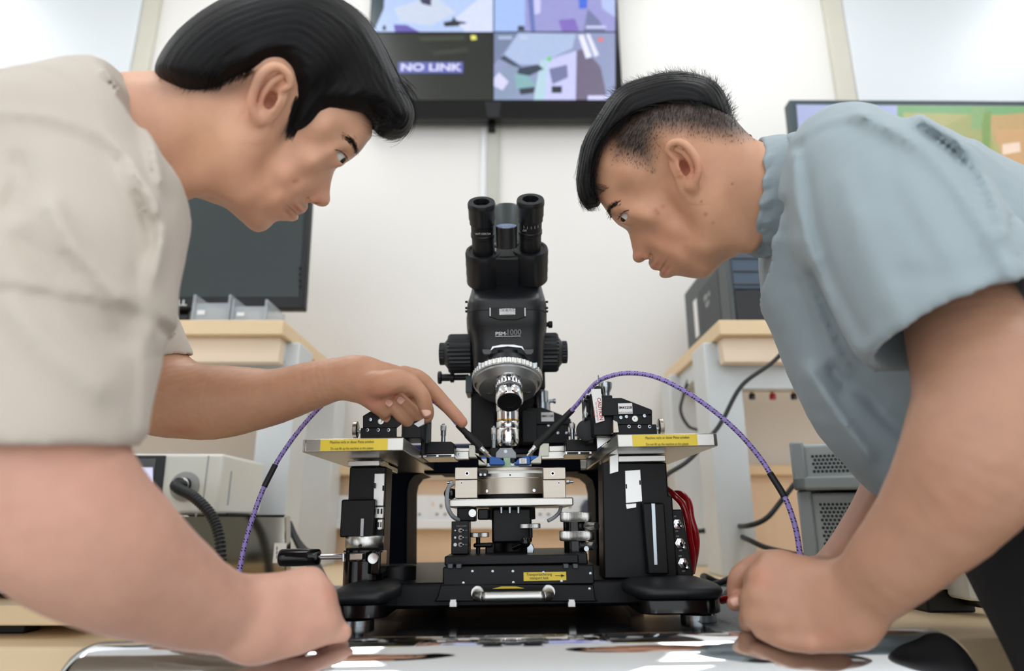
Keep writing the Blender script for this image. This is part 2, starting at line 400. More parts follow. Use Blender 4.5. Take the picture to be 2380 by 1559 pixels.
# ------------------------------------------------------------------ television
t = thing('television', F0.w(F0.pt(1148,300,YW-0.06)), 'black wall television showing four camera pictures, one reading NO LINK', 'television')
yt = YW-0.07
MB().pbox(856,-130,1440,270,yt,yt+0.05).build('casing', M_blackg, t, bevel=0.006)
MB().pprism([(858,236),(1436,236),(1438,262),(1395,268),(1392,276),(900,276),(858,270)], yt-0.006, yt+0.03).build('lower_bezel', M_blackg, t, bevel=0.002)
MB().pprism([(1128,236),(1164,236),(1160,272),(1132,272)], yt-0.012, yt).build('sensor_window', M_blackm, t, bevel=0.002)
MB().box(-0.3,0.2,yt+0.05,YW,1.45,1.7).build('wall_bracket', M_blackm, t)
S = yt-0.0015
polys = [(R4(862,-120,1146,74),(176,196,236)), (R4(1149,-120,1430,73),(150,150,205)), (R4(862,78,1145,233),(26,30,24)), (R4(1148,76,1430,232),(140,150,186)),
 ([(862,-120),(900,-120),(892,20),(872,66),(862,70)],(40,58,66)), ([(915,20),(1010,-10),(1060,30),(1000,60),(930,50)],(196,206,226)),
 ([(1060,40),(1146,-30),(1146,74),(1080,74)],(206,214,248)), ([(915,57),(945,58),(975,74),(918,74)],(96,84,170)), ([(1030,52),(1050,48),(1054,38),(1060,48),(1086,52),(1070,60),(1034,62)],(34,40,48)),
 ([(970,-120),(1002,-120),(1002,14),(980,8),(972,-10)],(52,52,84)), ([(1068,56),(1092,56),(1092,63),(1068,63)],(214,214,250)), ([(890,60),(896,58),(898,70),(888,70)],(36,46,50)),
 (R4(1149,-120,1220,73),(160,186,240)), ([(1216,-120),(1232,-120),(1244,73),(1234,73)],(96,116,176)), ([(1236,-120),(1258,-120),(1256,30),(1242,34)],(196,196,240)),
 ([(1298,46),(1336,43),(1346,72),(1306,73)],(126,106,186)), ([(1340,-120),(1372,-120),(1364,20),(1346,20)],(70,106,216)), ([(1366,20),(1392,46),(1408,73),(1356,73)],(112,120,160)),
 ([(1204,60),(1218,60),(1220,72),(1203,72)],(48,58,66)), ([(1380,-120),(1430,-120),(1430,40),(1400,20)],(176,190,232)), (R4(1362,60,1408,66),(200,204,240)),
 ([(973,86),(1078,82),(1082,94),(980,96)],(54,60,46)), ([(1003,120),(1086,110),(1090,122),(1010,130)],(46,50,42)), ([(1094,82),(1106,82),(1108,92),(1095,93)],(226,226,110)),
 (R4(926,144,1076,170),(92,98,172)),
 ([(1148,76),(1205,76),(1160,136),(1148,150)],(112,126,156)), ([(1205,76),(1338,80),(1330,112),(1250,150),(1210,150),(1172,128)],(168,186,220)), ([(1160,136),(1172,128),(1212,156),(1206,160)],(62,72,92)),
 ([(1180,150),(1212,158),(1195,232),(1148,232),(1148,190)],(134,150,178)), ([(1270,140),(1340,118),(1340,232),(1262,232)],(194,196,240)), ([(1256,140),(1276,136),(1266,232),(1240,232)],(176,206,220)),
 ([(1206,158),(1250,150),(1264,160),(1230,176),(1200,178)],(50,62,80)), ([(1196,170),(1230,176),(1246,200),(1200,206)],(128,172,178)), ([(1148,182),(1160,168),(1182,190),(1168,210),(1148,200)],(206,206,238)),
 ([(1276,160),(1318,150),(1320,180),(1284,196)],(112,118,158)), ([(1282,200),(1306,200),(1306,216),(1282,216)],(40,42,54)), (R4(1272,132,1282,142),(110,196,110)),
 ([(1206,206),(1244,202),(1240,216),(1210,220)],(44,54,64)), ([(1340,118),(1358,112),(1396,156),(1412,232),(1338,232)],(106,98,122)), ([(1344,82),(1356,80),(1376,132),(1362,136)],(226,226,250)), ([(1362,80),(1370,78),(1392,128),(1382,132)],(224,224,246)),
 (R4(1390,88,1402,96),(226,110,110)), (R4(1366,222,1420,232),(206,206,246)), (R4(1158,84,1190,91),(170,182,214)), (R4(1210,84,1226,91),(190,200,230))]
patches('screen_picture', polys, S, F0, M_screen, t)
M_nolink = mat('screen_lettering', (10,10,10), 0.4, emit=(226,226,255), estr=0.9)
ptext('NO LINK', 1001, 157, S-0.004, 17, M_nolink, t, F0, bold=0.03, sx=1.25)
MB().box(F0.pt(1135,285,YW-0.03)[0], F0.pt(1151,285,YW-0.03)[0], YW-0.05, YW-0.02, F0.pt(1143,306,YW-0.03)[2], F0.pt(1143,270,YW-0.03)[2]).build('cable_cover', M_black, t, bevel=0.002)

# ------------------------------------------------------------------ left monitor and plastic bins
t = thing('computer_monitor', F0.w(F0.pt(430,744,1.64)), 'black flat computer monitor standing on the left raised shelf', 'monitor')
ym = 1.62
MB().pprism([(190,400),(726,400),(706,718),(190,716)], ym, ym+0.03).build('casing', M_blackm, t, bevel=0.004)
MB().pprism([(200,410),(712,410),(694,690),(200,690)], ym-0.001, ym+0.01).build('screen', mat('switched_off_screen', (44,54,54), 0.32, var=0.05, vscale=3), t)
ptext('DELL', 409, 704, ym-0.001, 13, M_whiteink, t, F0, bold=0.02, sx=1.2)
MB().pbox(408,712,438,744,ym+0.03,ym+0.06).build('stand_neck', M_blackg, t, bevel=0.003)
zz = ZS
MB().box(F0.pt(360,740,1.6)[0], F0.pt(480,740,1.6)[0], 1.6, 1.78, zz, zz+0.012).build('stand_foot', M_blackm, t, bevel=0.003)
for i in range(4): MB().pbox(694,620+i*14,698,626+i*14,ym-0.003,ym).build('button', M_black, t)
def bin_(px0, px1, py0, lab):
    y0 = 1.515; a = F0.pt(px0,720,y0)[0]; b = F0.pt(px1,720,y0)[0]; z0 = ZS; z1 = F0.pt(px0,py0,y0)[2]; h = z1-z0
    t = thing('storage_bin', F0.w(((a+b)/2, y0+0.06, z0)), lab, 'bin', 'clear plastic bins in front of the monitor')
    MB().box(a,b,y0,y0+0.12,z0,z0+0.004).build('bottom', M_clear, t)
    MB().box(a,a+0.006,y0-0.006,y0+0.12,z0,z1).build('side_wall', M_clear, t, bevel=0.001)
    MB().box(b-0.006,b,y0-0.006,y0+0.12,z0,z1).build('side_wall', M_clear, t, bevel=0.001)
    MB().box(a,b,y0,y0+0.004,z0,z0+h*0.72).build('front_wall', M_clear, t, bevel=0.001)
    MB().box(a,b,y0+0.116,y0+0.12,z0,z0+h*0.85).build('back_wall', M_clear, t, bevel=0.001)
    MB().box(a+0.02,b-0.02,y0+0.02,y0+0.09,z0+0.004,z0+h*0.62).build('contents', mat('packed_parts', (226,212,196), 0.6, var=0.25, vscale=60), t, bevel=0.003)
    MB().box(a+0.012,a+0.03,y0-0.001,y0,z0+h*0.3,z0+h*0.45).build('tag', M_paper, t)
bin_(448, 536, 686, 'left clear plastic bin of parts, nearer the monitor stand')
bin_(540, 622, 697, 'right clear plastic bin of parts, at the shelf corner')

# ------------------------------------------------------------------ right: computer tower, big monitor, banana socket rail
t = thing('computer_tower', F0.w((F0.pt(1700,740,1.53)[0]+0.1, 1.72, ZS)), 'charcoal computer tower with mesh front on the right raised shelf', 'computer')
xa = F0.pt(1700,742,1.53)[0]; zt = F0.pt(1700,560,1.53)[2]
MB().box(xa, xa+0.24, 1.53, 1.93, ZS+0.004, zt).build('case', M_pc, t, bevel=0.004)
MB().box(xa+0.012, xa+0.2, 1.524, 1.532, ZS+0.09, zt-0.02).build('front_mesh', M_pcmesh, t, bevel=0.002)
MB().box(xa+0.012, xa+0.2, 1.526, 1.532, ZS+0.01, ZS+0.088).build('front_panel', M_blackg, t, bevel=0.002)
for i in range(5): MB().box(xa+0.012, xa+0.2, 1.519, 1.525, ZS+0.10+i*0.034, ZS+0.103+i*0.034).build('mesh_rib', M_pc, t)
MB().box(xa-0.001, xa, 1.60, 1.78, ZS+0.03, ZS+0.17).build('rating_plate', mat('dark_plate',(52,58,60),0.5), t)
MB().box(xa-0.0018, xa-0.0008, 1.80, 1.835, ZS+0.05, ZS+0.16).build('paper_label', M_paper, t)
text('SER 41\nREV', F0.w((xa-0.0016, 1.70, ZS+0.12))-np.array([0,0,0]), (0,-1,0), (0,0,1), 0.022, M_whiteink, t, fr=type('I',(),{'n':np.eye(4)})())
t = thing('large_monitor', F0.w((1.5, 1.72, ZS)), 'large monitor with a green and yellow picture behind the grey shirt', 'monitor')
y1 = 1.70
MB().pprism([(1834,231),(2520,234),(2560,640),(1880,640)], y1, y1+0.04).build('casing', mat('slate_bezel',(62,76,82),0.4), t, bevel=0.004)
polys = [([(1851,243),(2504,247),(2530,600),(1880,600)],(150,164,150)), ([(1851,243),(2090,245),(2090,600),(1880,600)],(166,176,214)),
 ([(2085,246),(2504,248),(2504,290),(2085,280)],(116,164,112)), ([(2100,262),(2504,270),(2530,600),(2100,600)],(168,166,110)), ([(2180,300),(2262,262),(2300,300),(2320,390),(2200,380)],(156,160,104)),
 ([(2300,270),(2380,262),(2440,330),(2380,360),(2310,330)],(186,156,108)), ([(2310,300),(2420,300),(2430,400),(2330,370)],(196,158,112)), ([(2280,260),(2304,258),(2300,360),(2284,350)],(120,150,84)),
 ([(2330,335),(2370,330),(2372,352),(2330,360)],(230,206,186)), ([(2260,250),(2290,249),(2280,300),(2256,300)],(130,164,110)), ([(2380,380),(2500,340),(2530,600),(2400,600)],(180,146,96))]
patches('screen_picture', polys, y1-0.0015, F0, M_screen, t)
MB().box(1.4,1.6,y1+0.04,y1+0.07,ZS+0.01,ZS+0.3).build('stand_neck', M_blackm, t, bevel=0.003)
MB().box(1.2,1.75,y1-0.06,y1+0.12,ZS,ZS+0.012).build('stand_foot', M_blackm, t, bevel=0.003)
t = thing('terminal_rail', F0.w(F0.pt(1810,905,1.60)), 'brown rail with red and black sockets under the right shelf', 'rail')
yy = 1.60
MB().pbox(1700,899,2150,908,yy,yy+0.02).build('bar', M_copper, t, bevel=0.001)
for px, m in ((1746,M_blackg),(1794,M_red),(1843,M_blackg),(1890,M_red),(1938,M_blackg)):
    s_ = MB(); c = F0.pt(px,904,yy+0.008); s_.cyl(c, c-np.array([0,0,0.016]), 0.0035, n=12).build('pin', M_gold, t)
    s_ = MB(); s_.knurl(c-np.array([0,0,0.012]), c-np.array([0,0,0.026]), 0.0075, 8, 0.12); s_.build('socket_cap', m, t)
    MB().cyl(c-np.array([0,0,0.004]), c-np.array([0,0,0.008]), 0.006, n=12).build('washer', M_gold, t)

# ------------------------------------------------------------------ wall sockets
t = thing('power_strip', F0.w(F0.pt(1150,1230,YW-0.06)), 'white socket strip on the panelling behind the machine', 'socket strip')
yk = YW-0.06
MB().pbox(700,1151,1400,1208,yk,YW-0.034).build('face_plate', M_white, t, bevel=0.002)
MB().pbox(690,1206,1410,1229,yk-0.012,YW-0.034).build('trunking', M_white, t, bevel=0.003)
for px in (905,965,1025,1085,1145,1205,1265,1325):
    so = MB().pbox(px-27,1156,px+27,1204,yk-0.0025,yk).build('socket', M_white, t, bevel=0.0015)
    mb = MB()
    mb.pprism([(px,1170),(px+3,1175),(px,1183),(px-3,1175)], yk-0.0035, yk-0.0024)
    mb.pprism([(px-15,1195),(px-7,1192),(px-7,1198)], yk-0.0035, yk-0.0024)
    mb.pprism([(px+15,1195),(px+7,1192),(px+7,1198)], yk-0.0035, yk-0.0024)
    mb.build('pin_hole', M_ink, so, smooth=False)
    MB().pbox(px-21,1166,px-17,1176,yk-0.0033,yk-0.0024).build('indicator', mat('amber_neon',(236,190,160),0.4), so)
t = thing('power_plug', F0.w(F0.pt(1370,1190,yk-0.05)), 'dark blue-grey plug pushed into the socket strip', 'plug')
MB().pprism([(1352,1205),(1352,1176),(1362,1160),(1384,1158),(1396,1170),(1398,1205)], yk-0.05, yk-0.003).build('plug_body', mat('plug_slate',(70,76,90),0.5), t, bevel=0.004)
MB().tube(spline([F0.pt(1375,1200,yk-0.04),F0.pt(1376,1225,yk-0.05),F0.pt(1386,1260,yk-0.08),F0.pt(1400,1300,yk-0.15)],8),0.006).build('cord', M_cabl, t)

# ------------------------------------------------------------------ left: ivory light source on steel unit
xs = F0.pt(665,1270,1.28)[0]
t = thing('steel_unit', F0.w((xs-0.16,1.35,ZB)), 'low polished steel unit under the ivory instrument', 'instrument')
yb = 1.28
MB().pprism([(410,1218),(414,1205),(424,1196),(664,1198),(666,1400),(404,1400)], yb, yb+0.03).build('front_cover', mat('polished_steel',(176,172,160),0.12,1.0,var=0.05), t, bevel=0.003)
zt = F0.pt(500,1198,yb)[2]
MB().box(xs-0.5, xs-0.085, yb+0.03, yb+0.26, ZB+0.01, zt-0.003).build('body', M_zinc, t, bevel=0.003)
MB().pbox(330,1196,412,1380,yb+0.0,yb+0.03).build('side_cover', M_alul, t, bevel=0.006)
MB().pbox(436,1196,660,1199,yb-0.004,yb+0.002).build('seam', M_blackm, t)
MB().cyl(F0.pt(456,1201,yb-0.003), F0.pt(456,1193,yb-0.003), 0.002, n=8).build('latch_pin', M_chrome2, t)
MB().pbox(636,1262,664,1308,yb-0.002,yb).build('paper_label', M_paper, t)
for k in range(3): MB().pbox(642,1270+k*10,645,1278+k*10,yb-0.0025,yb-0.0018).build('print', M_greyink, t)
for sx in (0.1, 0.45):
    MB().box(xs-sx-0.03, xs-sx, yb+0.05, yb+0.2, ZB, ZB+0.012).build('foot', M_rubber, t)
t = thing('light_source', F0.w((F0.pt(440,1190,1.29)[0],1.4,zt)), 'ivory light source box with dark display and black ribbed hose', 'instrument')
yi = 1.29; xc = F0.pt(513,1120,yi)[0]; ztop = F0.pt(513,1054,yi)[2]
MB().box(xc-0.55, xc, yi, yi+0.22, zt+0.004, ztop).build('housing', M_inst, t, bevel=0.006, seg=3)
MB().box(xc-0.03, xc-0.028, yi-0.0015, yi+0.001, zt+0.006, ztop-0.004).build('panel_seam', M_instg, t)
MB().pprism([(200,1058),(384,1058),(370,1184),(200,1190)], yi-0.004, yi+0.002).build('display_panel', mat('panel_black',(34,36,38),0.35), t, bevel=0.001)
MB().pprism([(200,1066),(362,1066),(354,1140),(200,1142)], yi-0.006, yi-0.003).build('display_bezel', mat('bezel_grey',(82,84,86),0.3), t, bevel=0.001)
patches('display', [(R4(220,1086,355,1122),(206,206,232)), (R4(322,1100,340,1104),(150,150,170)), (R4(322,1114,344,1118),(186,150,130))], yi-0.0065, F0, M_screen, t)
c = F0.pt(430,1130,yi)
MB().lathe(c, (0,-1,0), [(0.0275,0),(0.0275,0.003),(0.026,0.004)], 40).build('port_plate', mat('port_grey',(150,152,150),0.4), t)
MB().lathe(F0.pt(432,1127,yi-0.003), (-0.35,-1,0), [(0.013,0),(0.013,0.02),(0.011,0.022)], 24).build('hose_socket', M_rubber, t)
MB().lathe(F0.pt(424,1128,yi-0.012), (-0.35,-1,0), [(0.0145,0),(0.0145,0.006)], 24).build('label_ring', M_paper, t)
hp = spline([F0.pt(426,1127,yi-0.02),F0.pt(408,1127,yi-0.05),F0.pt(416,1136,yi-0.075),F0.pt(452,1156,yi-0.09),F0.pt(490,1196,yi-0.1),F0.pt(510,1250,yi-0.11),F0.pt(516,1330,yi-0.12),F0.pt(518,1400,yi-0.12)], 40)
r = [0.0085*(1.0+0.14*math.sin(i*2*math.pi/5.0)) for i in range(len(hp))]
MB().tube(hp, r, 14).build('ribbed_hose', mat('hose_black',(24,26,29),0.35), t, angle=180)
MB().box(xc-0.0005, xc+0.001, yi+0.04, yi+0.046, zt+0.02, ztop-0.03).build('side_recess', M_instg, t)
for px in (300, 480):
    MB().box(F0.pt(px,1195,yi)[0]-0.02, F0.pt(px,1195,yi)[0]+0.02, yi+0.05, yi+0.16, zt-0.003, zt+0.005).build('foot', M_rubber, t)
# low platform and grey unit at far left
t = thing('wooden_platform', F0.w((-0.78,0.86,ZB)), 'low maple platform on black feet at the left bench edge', 'platform')
x0, x1 = -1.3, -0.455
zp = F0.pt(80,1402,0.78)[2]
MB().box(x0,x1,0.76,1.1,zp-0.02,zp).build('board', M_wood, t, bevel=0.002)
for x in (x0+0.2, F0.pt(38,1430,0.79)[0], x1-0.12):
    for y in (0.80,1.05): MB().box(x-0.014,x+0.014,y-0.014,y+0.014,ZB,zp-0.02).build('foot', M_blackm, t, bevel=0.002)
t = thing('grey_unit', F0.w((-0.9,0.95,zp)), 'grey metal unit standing on the low maple platform', 'instrument')
MB().box(-1.25, F0.pt(44,1350,0.82)[0], 0.82, 1.06, zp+0.006, zp+0.13).build('housing', M_instg, t, bevel=0.004)
MB().box(F0.pt(44,1350,0.82)[0], F0.pt(104,1350,0.82)[0], 0.83, 1.06, zp, zp+0.022).build('base_foot', M_blackm, t, bevel=0.003)
MB().box(-1.2,-1.1,0.84,1.0,zp,zp+0.008).build('foot', M_rubber, t)

# ------------------------------------------------------------------ right: stacked perforated instruments, handled instrument
def perforated(name, x0, x1, y0, y1, z0, z1, lab, seed):
    t = thing(name, F0.w((x0,y0,z0)), lab, 'instrument', 'stacked grey instruments on the right bench')
    MB().box(x0,x1,y0,y1,z0+0.006,z1).build('housing', M_instg, t, bevel=0.006, seg=3)
    MB().box(x0-0.008,x0+0.014,y0-0.01,y0+0.012,z0+0.004,z1+0.004).build('corner_bumper', mat('bumper_grey',(150,157,157),0.55), t, bevel=0.004)
    MB().box(x0-0.008,x1,y0-0.01,y0+0.012,z0+0.004,z0+0.026).build('lower_bumper', MATS['bumper_grey'], t, bevel=0.004)
    for a in (x0+0.03, x1-0.05): MB().box(a,a+0.02,y0+0.03,y1-0.04,z0,z0+0.008).build('foot', M_rubber, t)
    hh = 0.0034; pt_ = 0.0062; rows = int((z1-z0-0.042)/pt_); n = int((x1-x0-0.045)/pt_)
    mb = MB()
    for r_ in range(rows):
        for c_ in range(n):
            cx = x0+0.026+c_*pt_+(pt_/2 if r_%2 else 0); cz = z0+0.034+r_*pt_
            vs_ = [(cx+hh*0.75*math.cos(k*math.pi/3), y0-0.0008, cz+hh*0.75*math.sin(k*math.pi/3)) for k in range(6)]
            mb.add(vs_, [tuple(range(6))])
    o = mb.build('perforation', M_hole, t, smooth=False); o['kind'] = 'stuff'
    return t
x0 = F0.pt(1868,1180,1.14)[0]
zc = F0.pt(1868,1140,1.14)[2]; zt2 = F0.pt(1850,1035,1.14)[2]
_a = perforated('perforated_instrument', x0, x0+0.3, 1.14, 1.5, ZB, zc-0.004, 'lower grey perforated instrument, directly on the right bench', 1)
_b = perforated('perforated_instrument', x0-0.008, x0+0.3, 1.13, 1.5, zc-0.004, zt2, 'upper grey perforated instrument, stacked on its twin', 2)
_a.rotation_euler.z = _b.rotation_euler.z = math.radians(-24)
t = thing('handled_instrument', F0.w((F0.pt(2220,1390,0.95)[0],1.05,ZB)), 'white instrument with moulded carrying handle at the lower right', 'instrument')
yy = 0.93
xq = F0.pt(2236,1330,yy)[0]
MB().box(xq-0.04, xq, yy+0.02, yy+0.25, ZB+0.03, ZB+0.16).build('housing', mat('case_white',(206,208,208),0.4), t, bevel=0.004)
MB().box(xq-0.035, xq+0.03, yy+0.03, yy+0.23, ZB, ZB+0.03).build('base', M_blackm, t, bevel=0.003)
side = [(2236,1262),(2245,1235),(2300,1205),(2322,1240),(2343,1388),(2336,1402),(2254,1396),(2247,1386)]
MB().pprism(side, yy-0.012, yy+0.03).build('side_frame', mat('frame_white',(226,225,218),0.4), t, bevel=0.004, seg=3)
MB().pprism([(2272,1255),(2290,1250),(2300,1335),(2292,1350),(2282,1340)], yy-0.0125, yy-0.008).build('grip_recess', mat('recess_grey',(120,126,128),0.6), t, bevel=0.001)
MB().pprism([(2286,1262),(2300,1258),(2304,1335),(2296,1347),(2290,1330)], yy-0.018, yy-0.011).build('handle', MATS['frame_white'], t, bevel=0.002)
MB().pprism([(2262,1395),(2300,1398),(2302,1415),(2276,1412)], yy+0.0, yy+0.03).build('foot', M_blackm, t, bevel=0.002)

# ------------------------------------------------------------------ loose cables on the benches
def cable(pts, r, lab, m=M_cabl, n=10):
    o = MB(F0).tube(spline(pts, n), r, 10).build('cable', m, None, angle=180, label=lab, cat='cable'); return o
Fp = F0.pt
cable([Fp(1862,768,1.46),Fp(1800,838,1.46),Fp(1725,895,1.45),Fp(1680,975,1.44),Fp(1655,1010,1.43),Fp(1600,1070,1.40),Fp(1548,1105,1.36),Fp(1530,1140,1.34),Fp(1525,1250,1.34)],0.0048,'dark grey cable running diagonally down from the right shelf')
cable([Fp(1600,880,1.85),Fp(1588,920,1.85),Fp(1582,955,1.85),Fp(1600,990,1.85),Fp(1640,1020,1.88),Fp(1650,1160,1.9)],0.0042,'thin dark cable looping behind the right shelf leg')
cable([Fp(1846,1125,1.50),Fp(1815,1165,1.48),Fp(1780,1205,1.46),Fp(1735,1222,1.48),Fp(1690,1222,1.72),Fp(1600,1240,1.8)],0.0055,'black cable drooping left of the stacked instruments, upper one')
cable([Fp(1600,1232,1.8),Fp(1700,1240,1.74),Fp(1735,1252,1.5),Fp(1780,1272,1.45),Fp(1848,1288,1.42),Fp(1880,1290,1.45)],0.0055,'black cable drooping left of the stacked instruments, lower one')
coil = []
for k in range(40):
    a_ = k/40*4*math.pi; rr = 0.055-0.008*k/40
    coil.append((Fp(1710,1345,1.2)[0]+rr*math.cos(a_), 1.22+rr*0.9*math.sin(a_), ZB+0.006+0.02*k/40+0.006*math.sin(3*a_)))
coil += [Fp(1700,1372,1.1), Fp(1680,1392,1.02)]
cable(coil, 0.005, 'coiled black cable on the bench beside the right fist', n=3)
for i, (dx, lab) in enumerate(((0,'leftmost black cable behind the black lever grip'),(14,'middle black cable behind the black lever grip'),(30,'rightmost black cable behind the black lever grip'))):
    cable([Fp(672+dx*0.3,1215+i*14,1.38),Fp(690+dx*0.4,1258+i*6,1.34),Fp(712+dx*0.6,1300,1.28),Fp(735+dx*0.5,1340,1.2),Fp(752+dx*0.3,1372,1.12),Fp(760+dx,1392,1.06)],0.006,lab)
# ================================================================== vibration table
G = FM.pt; A3 = np.array
ZG = -0.109
t = thing('vibration_table', FM.w((0.02,0.9,-0.9)), 'floating instrument table with speckled slab and chrome front rail', 'table')
MB(FM).box(-0.335, 0.365, 0.665, 1.31, ZG-0.05, ZG).build('granite_slab', M_granite, t, bevel=0.004)
xa, xb, rr = G(172,1530,0.655)[0], G(2226,1510,0.655)[0], 0.045
zc = -0.1450; prof = [(0.001,0.0)]
for k in range(1,9):
    a_ = k/8*math.pi/2; prof.append((rr*(0.62+0.38*math.sin(a_)) if k>0 else 0, 0.022*(1-math.cos(a_))))
L_ = xb-xa; full = prof + [(r_, L_-h_) for r_, h_ in prof[::-1]]
MB(FM).lathe((xa,0.658,zc), (1,0,0), full, 64).build('front_rail', M_chrome, t, angle=60)
for x in (-0.28, 0.33): MB(FM).box(x-0.02,x+0.02,0.68,0.75,zc-0.03,zc+0.01).build('rail_bracket', M_zinc, t, bevel=0.002)
MB(FM).box(-0.31,0.34,0.74,1.28,-0.9,ZG-0.05).build('pedestal', M_blackm, t, bevel=0.01)

# ================================================================== probe station
t = thing('probe_station', FM.w((0,0.95,ZG)), 'black probe station with steel platen arms and yellow warning labels', 'machine')
PS = t
z0b = -0.096
zb_top = G(1190,1352,0.82)[2]
xl0, xl1 = G(772,1420,0.745)[0], G(893,1420,0.745)[0]; xr0, xr1 = G(1488,1418,0.745)[0], G(1684,1418,0.745)[0]
xbl, xbr = G(885,1390,0.80)[0], G(1492,1390,0.80)[0]
MB(FM).box(-0.205,0.20,0.67,1.26,ZG,ZG+0.0025).build('base_shade_sheet', M_blackg, t)  # black sheet standing in for the shade and dark reflection under the machine
MB(FM).prism([(xbl,0.825),(xbr,0.825),(xbr+0.03,1.25),(xbl-0.03,1.25)], 'z', z0b, zb_top).build('base_casting', M_black, t, bevel=0.004)
def foot_block(x0, x1, s):
    ztp = G(1580,1392,0.74)[2]; r_ = 0.02
    pts = []
    for cx, cy, a0 in ((x0+r_,0.742+r_,180),(x1-r_,0.742+r_,270),(x1-r_,0.90-r_,0),(x0+r_,0.90-r_,90)):
        for k in range(5): a_ = math.radians(a0+k*22.5); pts.append((cx+r_*math.cos(a_), cy+r_*math.sin(a_)))
    MB(FM).prism(pts, 'z', z0b, ztp).build('front_foot', M_blackg, t, bevel=0.002)
    # upholstered wrist pad: domed slab
    mb = MB(FM); n, m = 28, 7; vs_, fs_ = [], []; hx = (x1-x0)/2+0.004; cx = (x0+x1)/2; hy = 0.088
    zt_ = G(1580,1341,0.80)[2]
    for i in range(m+1):
        f_ = i/m
        if f_ < 0.3: k, z = 1+0.05*math.sin(f_/0.3*math.pi/2), ztp + (zt_-ztp)*0.42*f_/0.3
        else: g_ = (f_-0.3)/0.7; k, z = 1.05*math.cos(g_*math.pi/2*0.93)**0.55, ztp + (zt_-ztp)*(0.42+0.58*math.sin(g_*math.pi/2))
        for j in range(n):
            a_ = 2*math.pi*j/n; c_, s_ = math.cos(a_), math.sin(a_); e = 0.42
            vs_.append((cx+hx*k*math.copysign(abs(c_)**e, c_), 0.825+hy*k*math.copysign(abs(s_)**e, s_), z))
    for i in range(m):
        for j in range(n): fs_.append((i*n+j, i*n+(j+1)%n, (i+1)*n+(j+1)%n, (i+1)*n+j))
    fs_ += [tuple(range(n-1,-1,-1)), tuple(m*n+j for j in range(n))]
    mb.add(vs_, fs_); mb.build('wrist_pad', M_soft, t, angle=60)
    c = G(1630,1445,0.78) if s > 0 else A3([x0+0.016,0.80,0]); c = A3([c[0],0.79,0])
    f_ = MB(FM).lathe((c[0],c[1],ZG), (0,0,1), [(0.0185,0),(0.0195,0.001),(0.0195,0.008),(0.018,0.0095),(0.008,0.010),(0.008,0.014)], 32).build('levelling_foot', M_zinc, t)
foot_block(xl0, xl1, -1); foot_block(xr0, xr1, 1)
for x in (xbl+0.02, xbr-0.02): MB(FM).lathe((x,1.2,ZG), (0,0,1), [(0.019,0),(0.019,0.009),(0.008,0.01),(0.008,0.014)], 24).build('levelling_foot', M_zinc, t)
# platen: U-shaped steel plate
zp1 = (G(820,1018,0.74)[2]+G(1553,1008,0.74)[2])/2; zp0 = (G(820,1048,0.74)[2]+G(1553,1038.5,0.74)[2])/2
pl0, pl1 = G(701,1033,0.74)[0], G(938,1033,0.74)[0]; pr0, pr1 = G(1435,1023,0.74)[0], G(1670,1023,0.74)[0]
MB(FM).prism([(pl0+0.004,0.74),(pl1,0.74),(pl1,1.055),(pr0,1.055),(pr0,0.74),(pr1-0.004,0.74),(pr1,0.744),(pr1,1.26),(pl0,1.26),(pl0,0.744)], 'z', zp0, zp1).build('platen', M_alu, t, bevel=0.0012)
for (a_, b_, cx, cy) in ((745,901,820,1033),(1470,1621,1553,1023)):
    x0, x1 = G(a_,cy,0.74)[0], G(b_,cy,0.74)[0]
    lb = MB(FM).box(x0,x1,0.7394,0.7402,zp0+0.0008,zp1-0.001).build('warning_label', M_yellow, t)
    ptext('Maschine nicht an dieser Platte anheben', cx-2, cy-6, 0.7394, 6.4, M_ink, lb, sx=0.72*1.0)
    ptext('Do not lift up the machine at this platen', cx-2, cy+9, 0.7394, 6.2, M_ink, lb, sx=0.72*1.0)
# rear arch (dark blue painted)
ya, yb_ = 1.08, 1.20
arch = [(882,1062),(1480,1062),(1492,1345),(1388,1345),(1384,1140),(1378,1116),(1362,1102),(1340,1098),(985,1098),(962,1104),(950,1120),(946,1140),(944,1345),(868,1345)]
MB(FM).pprism(arch, ya, yb_).build('rear_arch', M_navy, t, bevel=0.004)
MB(FM).pbox(985,1062,1350,1098,1.04,1.08).build('rear_rail', M_navy, t, bevel=0.003)
MB(FM).pbox(940,1029,1400,1056,1.14,1.20).build('bridge_beam', mat('blue_paint',(26,42,86),0.35), t, bevel=0.003)
MB(FM).pprism([(1105,1040),(1250,1040),(1262,880),(1092,880)], 1.20, 1.26).build('microscope_bridge', M_black, t, bevel=0.004)
MB(FM).pprism([(1094,910),(1152,910),(1152,1042),(1094,1042)], 1.06, 1.20).build('bridge_post', M_black, t, bevel=0.003)
# left column
yc = 0.83
MB(FM).pbox(806,1084,893,1345,yc,0.875).build('column', M_black, t, bevel=0.002)
MB(FM).pbox(791,1160,870,1248,yc-0.015,0.87).build('column_block', M_black, t, bevel=0.002)
MB(FM).pbox(808,1070,882,1083,yc-0.005,0.96).build('spacer', M_alul, t, bevel=0.001)
MB(FM).pbox(866,1072,893,1094,yc+0.03,yc+0.06).build('spacer_tab', M_alul, t)
MB(FM).pbox(868,1099,893,1176,yc-0.003,yc+0.006).build('bearing_plate', M_alul, t, bevel=0.001)
MB(FM).pbox(871,1177,891,1205,yc-0.005,yc+0.004).build('bearing_plate', M_alul, t, bevel=0.001)
MB(FM).pbox(876,1206,889,1231,yc-0.007,yc+0.002).build('bearing_plate', M_alul, t, bevel=0.001)
for px, py in ((878,1188),(886,1188),(879,1219),(885,1219),(870,1128),(890,1134)):
    MB(FM).pbox(px-1.3,py-6,px+1.3,py+6,yc-0.0085,yc-0.004).build('slot', M_ink, t)
